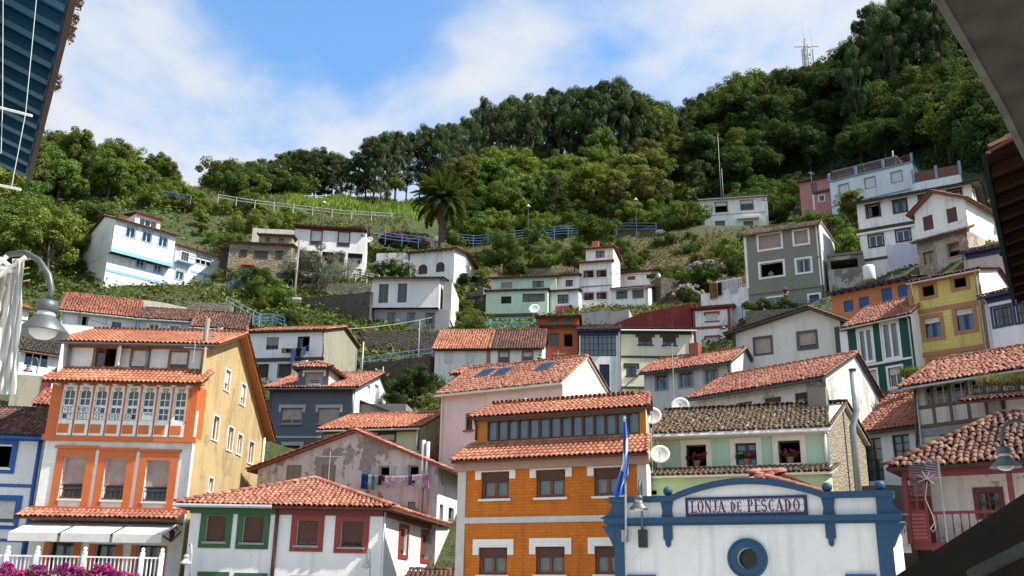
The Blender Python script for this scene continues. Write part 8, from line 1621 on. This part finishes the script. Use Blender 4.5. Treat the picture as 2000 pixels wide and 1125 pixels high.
T.part('edge_strip', k, matte((.085, .08, .074)))
for p in (pts[4], pts[5]): k = MB(); k.tube([Vector((p.x-.3, p.y, 0)), Vector((p.x-.3, p.y, 5.0))], .12, 10); T.part('post', k, GREY)
# dark kiosk roof lower right
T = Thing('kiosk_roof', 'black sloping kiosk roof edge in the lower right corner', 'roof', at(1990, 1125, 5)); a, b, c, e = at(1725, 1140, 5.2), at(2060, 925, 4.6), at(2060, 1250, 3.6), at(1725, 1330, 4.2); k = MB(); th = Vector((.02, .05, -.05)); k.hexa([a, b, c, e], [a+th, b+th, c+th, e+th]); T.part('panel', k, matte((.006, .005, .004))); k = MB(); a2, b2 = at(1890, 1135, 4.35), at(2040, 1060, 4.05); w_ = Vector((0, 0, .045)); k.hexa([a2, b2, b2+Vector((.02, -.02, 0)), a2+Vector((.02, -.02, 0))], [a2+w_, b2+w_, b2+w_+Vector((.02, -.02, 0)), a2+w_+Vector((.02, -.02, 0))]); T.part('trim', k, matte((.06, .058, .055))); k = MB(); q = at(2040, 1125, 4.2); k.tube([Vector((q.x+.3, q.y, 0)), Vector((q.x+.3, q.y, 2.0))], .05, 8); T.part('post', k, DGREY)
# clothes rods at the left
T = Thing('drying_rack', 'white rod and lines of a drying rack hung under the left eaves', 'rack', at(0, 362, 7)); 
for a, b in (((-20, 205, 7.2), (62, 226, 7.0)), ((-20, 358, 7.2), (40, 370, 7.0))): k = MB(); k.tube([at(*a), at(*b)], .011, 7); T.part('rod', k, plain((.62, .60, .55)))
for a, b in (((72, -10, 7.0), (50, 222, 7.0)), ((50, 222, 7.0), (22, 368, 7.0)), ((6, -10, 7.1), (5, 210, 7.1)), ((5, 210, 7.1), (2, 300, 7.1))): k = MB(); k.tube([at(*a), at(*b)], .0025, 5); T.part('cord', k, plain((.6, .6, .58)))
# white cloths hung on a rack
T = Thing('cloth_rack', 'white folding rack arms holding pegged cloths at the left edge', 'rack', at(10, 520, 9))
for a, b in (((-30, 545, 9), (14, 500, 9)), ((-20, 552, 8.9), (50, 502, 8.9)), ((-30, 520, 9), (28, 530, 8.9)), ((0, 505, 9), (30, 528, 9))): k = MB(); k.tube([at(*a), at(*b)], .022, 6); T.part('arm', k, WHT)
for i, (u, v, c) in enumerate(((53, 507, (.5, .22, .04)), (50, 524, (.5, .25, .05)), (51, 535, (.03, .3, .06)), (52, 548, (.5, .25, .05)))): k = MB(); P = at(u, v, 8.85); k.hexa([P+Vector((x, 0, z)) for x, z in ((-.03, -.01), (.03, .005), (.03, .015), (-.03, .0))], [P+Vector((x, .01, z)) for x, z in ((-.03, -.01), (.03, .005), (.03, .015), (-.03, .0))]); T.part('peg', k, plain(c))
def drape(label, uv, Y, c=(.70, .69, .66), n=14, amp=.05):
    k = MB(); M_ = len(uv)
    rows = []
    for t in range(41):
        x = t/40*(M_-1); i = min(M_-2, int(x)); q = x-i; L_, R_ = [tuple(uv[i][j][z]*(1-q)+uv[i+1][j][z]*q for z in (0, 1)) for j in (0, 1)]
        for j in range(n+1):
            w_ = j/n; k.v.append(at(L_[0]*(1-w_)+R_[0]*w_+2*math.sin(t*.35+j), L_[1]*(1-w_)+R_[1]*w_, Y+amp*math.sin(j*1.7+t*.05)+.03*math.sin(t*.5+j)))
    for t in range(40):
        for j in range(n): a = t*(n+1)+j; k.f.append((a, a+1, a+n+2, a+n+1))
    return solo('hanging_cloth', label, 'cloth', k, cloth(c, .3), smooth=True)
drape('long white cloth hanging in folds at the left edge', [((24, 505), (46, 505)), ((10, 590), (44, 590)), ((-4, 700), (34, 700)), ((-14, 770), (30, 770))], 8.9); drape('stained white cloth behind the long one at the left edge', [((-20, 520), (26, 518)), ((-30, 580), (18, 590)), ((-40, 640), (6, 640))], 9.1, (.62, .58, .52))
# terrace railing with bougainvillea, lower left
f = frame('V1', (-40, 932), (1270, 975), 26, 2); zt_ = f.ze; zf = zt_-1.05; Wd = f.sz((1450, 985))[0]
T = Thing('terrace_railing', 'white metal terrace railing with ball-topped posts at the lower left', 'railing', f.w(0, 0, zf))
for px in (62, 330, 755, 1275, 1450):
    s = f.sz((px, 960))[0]; k = MB(); k.box(f, s-.05, s+.05, -.05, .05, zf, zt_+.08); T.part('post', k, WHT); k = MB(); k.lathe(f.w(s, 0, zt_+.08), [(.065, 0), (.065, .03), (.03, .05), (.055, .1), (.03, .15), (0, .16)], 10); T.part('post_ball', k, WHT)
k = MB(); k.box(f, 0, Wd, -.03, .03, zt_-.04, zt_); T.part('top_rail', k, WHT); k = MB(); k.box(f, 0, Wd, -.02, .02, zf+.1, zf+.14); T.part('bottom_rail', k, WHT)
n = int(Wd/.105)
for i in range(n): k = MB(); x = .05+i*.105; k.box(f, x-.014, x+.014, -.012, .012, zf+.14, zt_-.04); T.part('bar', k, WHT)
k = MB(); k.box(f, -8, Wd+.5, -.3, 12, 0, zf); solo('terrace', 'raised paved terrace under the gallery house', 'terrace', k, wall((.40, .38, .35), .4))
for i, (x, y, w_, h) in enumerate(((60, 1065, .42, .34), (210, 1110, .2, .2), (355, 1060, .24, .22), (590, 1075, .55, .3), (680, 1095, .3, .24), (905, 1075, .52, .32), (1060, 1110, .34, .2), (1180, 1120, .3, .15))):
    s, z = f.sz((x, y), -.3); r_ = np.random.default_rng(i+90); c = f.w(s, -.3, z-.06); N = 42; dd = r_.normal(size=(N, 3)); dd /= np.linalg.norm(dd, axis=1)[:, None]; C = np.array(c)+dd*np.array([w_*.85, .2, h*.75])*r_.uniform(.3, 1, N)[:, None]; V, Fc = leaves(C, np.full(N, .075), 34, .055, r_, .85, flat=1.)
    T = Thing('bougainvillea', ['at the far left of the white railing', 'second small clump by the white railing', 'small one right of the first ball-topped post', 'large one in the middle of the white railing', 'small one beside the middle of the railing', 'large one right of the middle post', 'low one left of the last ball-topped post', 'lowest one at the right end of the railing'][i].join(('magenta bougainvillea clump, ', '')), 'flowers', c, 0, 'bougainvillea along the terrace railing'); T.raw('blossom', npmesh('blossom', V-np.array(c), Fc, FL_MAG), Matrix.Translation(c)); V, Fc = leaves(C[:18], np.full(18, .09), 12, .07, r_, .7); T.raw('foliage', npmesh('foliage', V-np.array(c), Fc, L_MID), Matrix.Translation(c))
    k = MB(); k.box(f, s-w_*.8, s+w_*.8, -.42, -.2, z-.62, z-.35); T.part('planter', k, plain((.25, .10, .06)))
# wall lantern by the awning
P = at(*cz('V1', (1540, 775)), 43); T = Thing('wall_lantern', 'small black lantern beside the right awning', 'lantern', P); k = MB(); k.lathe(P, [(.0, .32), (.05, .3), (.17, .18), (.13, .16), (.1, -.14), (.05, -.2), (0, -.22)], 6); T.part('body', k, BLACK); k = MB(); k.tube([P+Vector((0, .0, .3)), P+Vector((.05, .3, .45)), P+Vector((.05, .5, .3))], .02, 5); T.part('bracket', k, BLACK)
# ---- people
def skinned(name, verts, edges, rad, mat, T, parent=None, root=0, sub=2):
    me = bpy.data.meshes.new(name); me.from_pydata([tuple(T.inv @ Vector(v)) for v in verts], edges, []); o = bpy.data.objects.new(name, me); m = o.modifiers.new('skin', 'SKIN'); o.modifiers.new('sub', 'SUBSURF').levels = sub; o.modifiers['sub'].render_levels = sub
    for i, r in enumerate(rad): me.skin_vertices[0].data[i].radius = (r[0], r[1]) if isinstance(r, tuple) else (r, r); me.skin_vertices[0].data[i].use_root = i == root
    m2 = baked(o); bpy.data.objects.remove(o); m2.materials.clear(); m2.materials.append(mat); m2.polygons.foreach_set('use_smooth', [True]*len(m2.polygons)); p = bpy.data.objects.new(name, m2); col.objects.link(p); p.parent = parent or T.o; return p
def person(label, P, h, face, top_c, leg_c, hair_c, arms):
    """arms: for left, right: elbow and hand offsets in body heights (side, forward, up)"""
    T = Thing('person', label, 'person', P, 0); a = R(face); fx = Vector((math.cos(a), math.sin(a), 0)); sx_ = Vector((-fx.y, fx.x, 0)); Q = lambda s, f_, z: P+sx_*(s*h)+fx*(f_*h)+Vector((0, 0, z*h))
    V = [Q(0, 0, .52), Q(0, 0, .62), Q(0, .0, .74), Q(0, 0, .81), Q(0, .005, .85), Q(0, .01, .90), Q(0, .012, .955)]; E = [(i, i+1) for i in range(6)]; rd = [(.085*h, .06*h), (.075*h, .055*h), (.09*h, .06*h), (.06*h, .045*h), .03*h, .052*h, .048*h]
    for sg, (el, hd_) in ((-1, arms[0]), (1, arms[1])):
        n = len(V); V += [Q(sg*.105, 0, .795), Q(sg*el[0], el[1], el[2]), Q(sg*hd_[0], hd_[1], hd_[2]), Q(sg*hd_[0]*1.02, hd_[1]+.03, hd_[2]-.03)]; E += [(3, n), (n, n+1), (n+1, n+2), (n+2, n+3)]; rd += [.036*h, .028*h, .019*h, .017*h]
        n = len(V); V += [Q(sg*.05, 0, .47), Q(sg*.055, .012, .27), Q(sg*.055, 0, .045), Q(sg*.06, .06, .02)]; E += [(0, n), (n, n+1), (n+1, n+2), (n+2, n+3)]; rd += [.055*h, .037*h, .024*h, .02*h]
    body = skinned('body', V, E, rd, plain((.42, .24, .17)), T)
    k = MB(); 
    vt = [Q(0, 0, .50), Q(0, 0, .62), Q(0, 0, .74), Q(0, 0, .82)]; et = [(0, 1), (1, 2), (2, 3)]; rt_ = [(.092*h, .07*h), (.085*h, .065*h), (.10*h, .07*h), (.07*h, .05*h)]
    for sg, (el, hd_) in ((-1, arms[0]), (1, arms[1])): n = len(vt); vt += [Q(sg*.108, 0, .797), Q(sg*(.108*.4+el[0]*.6), el[1]*.6, .797*.4+el[2]*.6)]; et += [(3, n), (n, n+1)]; rt_ += [.045*h, .037*h]
    skinned('top', vt, et, rt_, cloth(top_c, .1), T)
    vl = [Q(0, 0, .53)]; el_ = []; rl = [(.09*h, .07*h)]
    for sg in (-1, 1): n = len(vl); vl += [Q(sg*.05, 0, .46), Q(sg*.055, .012, .27), Q(sg*.055, 0, .06)]; el_ += [(0, n), (n, n+1), (n+1, n+2)]; rl += [.062*h, .045*h, .034*h]
    skinned('trousers', vl, el_, rl, cloth(leg_c, .05), T)
    skinned('hair', [Q(0, -.012, .90), Q(0, -.01, .945), Q(0, -.002, .985)], [(0, 1), (1, 2)], [.045*h, .056*h, .04*h], plain(hair_c), T)
    k = MB(); k.lathe(Q(0, .055, .915), [(.012*h, 0), (.009*h, .015*h), (0, .03*h)], 6, fx); T.part('nose', k, plain((.42, .24, .17)), body)
    for s_ in (-.02, .02): k = MB(); k.lathe(Q(s_, .052, .935), [(.006*h, 0), (.004*h, .006*h), (0, .007*h)], 6, fx); T.part('eye', k, DGREY, body)
hang = ((.135, .0, .62), (.14, .04, .48))
person('person in pale clothes leaning at the path railing by the palm', at(850, 482, 113.5), 1.62, -100, (.45, .35, .42), (.08, .09, .14), (.05, .03, .02), (((.14, .06, .64), (.10, .16, .60)), ((.14, .06, .64), (.10, .16, .60))))
s_, z_ = H36.fr.sz((766, 995), -1.0); P = H36.fr.w(s_, -1.6, z_-.05); person('person in dark clothes standing by the blue railing of the grey block', P, 1.66, -110, (.09, .05, .05), (.03, .03, .05), (.02, .015, .01), (hang, ((.13, .07, .63), (.08, .14, .60))))
s_, z_ = H36.fr.sz((668, 828), .35); P = H36.fr.w(s_, .45, z_-.95); person('woman in a light blue top at the open window of the grey block', P, 1.62, -118, (.22, .30, .50), (.05, .06, .1), (.04, .025, .015), (((.14, .05, .64), (.09, .17, .60)), ((.14, .05, .64), (.09, .17, .60))))
# ---- gulls
def gull(label, P, s, ang):
    T = Thing('seagull', label, 'bird', P, 0, 'gulls on the roofs'); a = R(ang); X = Vector((math.cos(a), math.sin(a), 0)); Yv = Vector((-X.y, X.x, 0)); Q = lambda x, y, z: P+X*(x*s)+Yv*(y*s)+Vector((0, 0, z*s))
    prof = [(-.62, .30, .01, .01), (-.45, .31, .06, .04), (-.2, .30, .12, .10), (.05, .31, .15, .14), (.25, .37, .13, .13), (.36, .47, .08, .09), (.42, .56, .075, .08), (.50, .58, .06, .06), (.56, .57, .03, .03), (.66, .55, .012, .015)]; k = MB(); n = 10
    for x, z, ry, rz in prof:
        for j in range(n): t = 2*math.pi*j/n; k.v.append(Q(x, ry*math.cos(t), z+rz*math.sin(t)))
    for i in range(len(prof)-1):
        for j in range(n): b_ = i*n+j; c_ = i*n+(j+1) % n; k.f.append((b_, c_, c_+n, b_+n))
    T.part('body', k, plain((.70, .70, .70)), smooth=True)
    for sg in (-1, 1):
        k = MB(); pts = [Q(.2, sg*.14, .40), Q(-.1, sg*.165, .41), Q(-.72, sg*.04, .32), Q(-.2, sg*.15, .27), Q(.12, sg*.15, .28)]; o_ = Yv*(sg*.02*s); k.hexa(pts, [p+o_ for p in pts]); T.part('wing', k, plain((.22, .24, .26))); k = MB(); k.tube([Q(.0, sg*.05, .2), Q(.02, sg*.05, 0)], .012*s, 5); T.part('leg', k, plain((.5, .25, .1)))
    k = MB(); k.tube([Q(.60, 0, .565), Q(.70, 0, .55)], .014*s, 5, .004*s); T.part('beak', k, plain((.6, .35, .05)))
g_ = at(*cz('Y4', (458, 143)), 41); gull('gull standing on the ridge of the ochre house', g_, .42, 10); gull('gull on the end of the slate blue roof', at(*cz('Y3', (978, 446)), 66.5), .45, 150); gull('gull on the ridge of the gallery house', at(*cz('Z2', (1380, 893)), 46), .42, 80); gull('gull on the dormer of the slate blue house', at(*cz('Y3', (475, 386)), 64), .42, 40)
# overhead cables
def cable(label, a, b, sag, r=.02, mat=BLACK):
    A, B = at(*a), at(*b); k = MB(); k.tube([A.lerp(B, t/14)-Vector((0, 0, sag*4*(t/14)*(1-t/14))) for t in range(15)], r, 4); solo('overhead_cable', label, 'cable', k, mat)
cable('black cable rising from the ochre roof to the grey-white house', (*cz('Z7', (700, 748)), 58), (*cz('Z7', (892, 575)), 65), .05, .035); cable('pale cables sagging from the pole to the modern house', (*cz('Y3', (200, 140)), 78), (*cz('Y3', (1350, 70)), 88), .6, .03, plain((.3, .3, .3))); cable('thin cable from the white-blue house to the modern house', (*cz('Z3', (610, 510)), 92), (*cz('Z3', (1150, 530)), 90), .5, .02, plain((.3, .3, .3))); cable('cable across the front of the row houses', (*cz('Z2', (470, 770)), 71), (*cz('Z2', (850, 872)), 70), .3, .02); cable('thin cable from the grey block to the annex', (*cz('Z5', (990, 805)), 83), (*cz('Z5', (590, 920)), 86), .3, .02); cable('cable over the white outhouse to the terraces', (*cz('Z4', (1200, 400)), 99), (*cz('Z4', (1740, 350)), 101), .5, .02)
# white rubble beside the white house with the masts
rr_ = np.random.default_rng(3)
RK = [(1300, 465, 132), (1318, 458, 134), (1340, 448, 136), (1352, 440, 137), (1362, 452, 136), (1332, 464, 133), (1350, 462, 134), (1290, 452, 131)]
for i, (u, v, Y) in enumerate(RK):
    bm = bmesh.new(); bmesh.ops.create_icosphere(bm, subdivisions=2, radius=1); s = rr_.uniform(.8, 1.7)
    for vtx in bm.verts: vtx.co = Vector((vtx.co.x*s*rr_.uniform(.85, 1.15), vtx.co.y*s*rr_.uniform(.85, 1.15), vtx.co.z*s*.75*rr_.uniform(.85, 1.15)))
    me = bpy.data.meshes.new('boulder'); bm.to_mesh(me); bm.free(); me.materials.append(wall((.62, .61, .58), .5)); o = bpy.data.objects.new('boulder', me); col.objects.link(o); o.location = at(u, v+4, Y); tagp(o, 'whitewashed boulder piled beside the white house with the masts', 'boulder', 'whitewashed boulders')
# vegetation on roofs
def roof_weeds(label, pts, n, size, mat, seed, spread):
    r_ = np.random.default_rng(seed); C = []
    for u, v, Y in pts: C.append(tuple(at(u, v, Y)))
    C = np.repeat(np.array(C), n, 0)+r_.normal(size=(n*len(pts), 3))*np.array(spread); N = len(C); a = r_.uniform(0, 6.283, N); s = size*r_.uniform(.5, 1.3, N); w = s*.10; dx = np.stack([np.cos(a)*w, np.sin(a)*w, 0*a], 1); ln = r_.normal(size=(N, 3))*s[:, None]*.5; ln[:, 2] = s; V = np.stack([C-dx, C+dx, C+ln+dx*.1, C+ln-dx*.1], 1).reshape(-1, 3); c0 = V.mean(0); o = bpy.data.objects.new('roof_grass', npmesh('roof_grass', V-c0, np.arange(len(V)).reshape(-1, 4), mat)); col.objects.link(o); o.location = tuple(c0); tagp(o, label, None, None, 'stuff')
roof_weeds('dry straw-coloured grass on the roof at the right edge', [(*cz('Y6', (x, 215)), 39.2) for x in range(690, 900, 18)], 90, .32, L_DRY, 1, (.18, .2, .04)); roof_weeds('green weeds on the gutter of the half-timbered house', [(*cz('Y6', (x, 180)), 50) for x in range(305, 395, 14)], 60, .4, L_BRT, 2, (.15, .1, .05)); roof_weeds('green tuft on the old tiles above the red balcony', [(*cz('V3', (x, 265)), 36.6) for x in range(790, 910, 20)], 60, .28, L_YEL, 3, (.12, .15, .05))

bpy.data.scenes.remove(TMP)
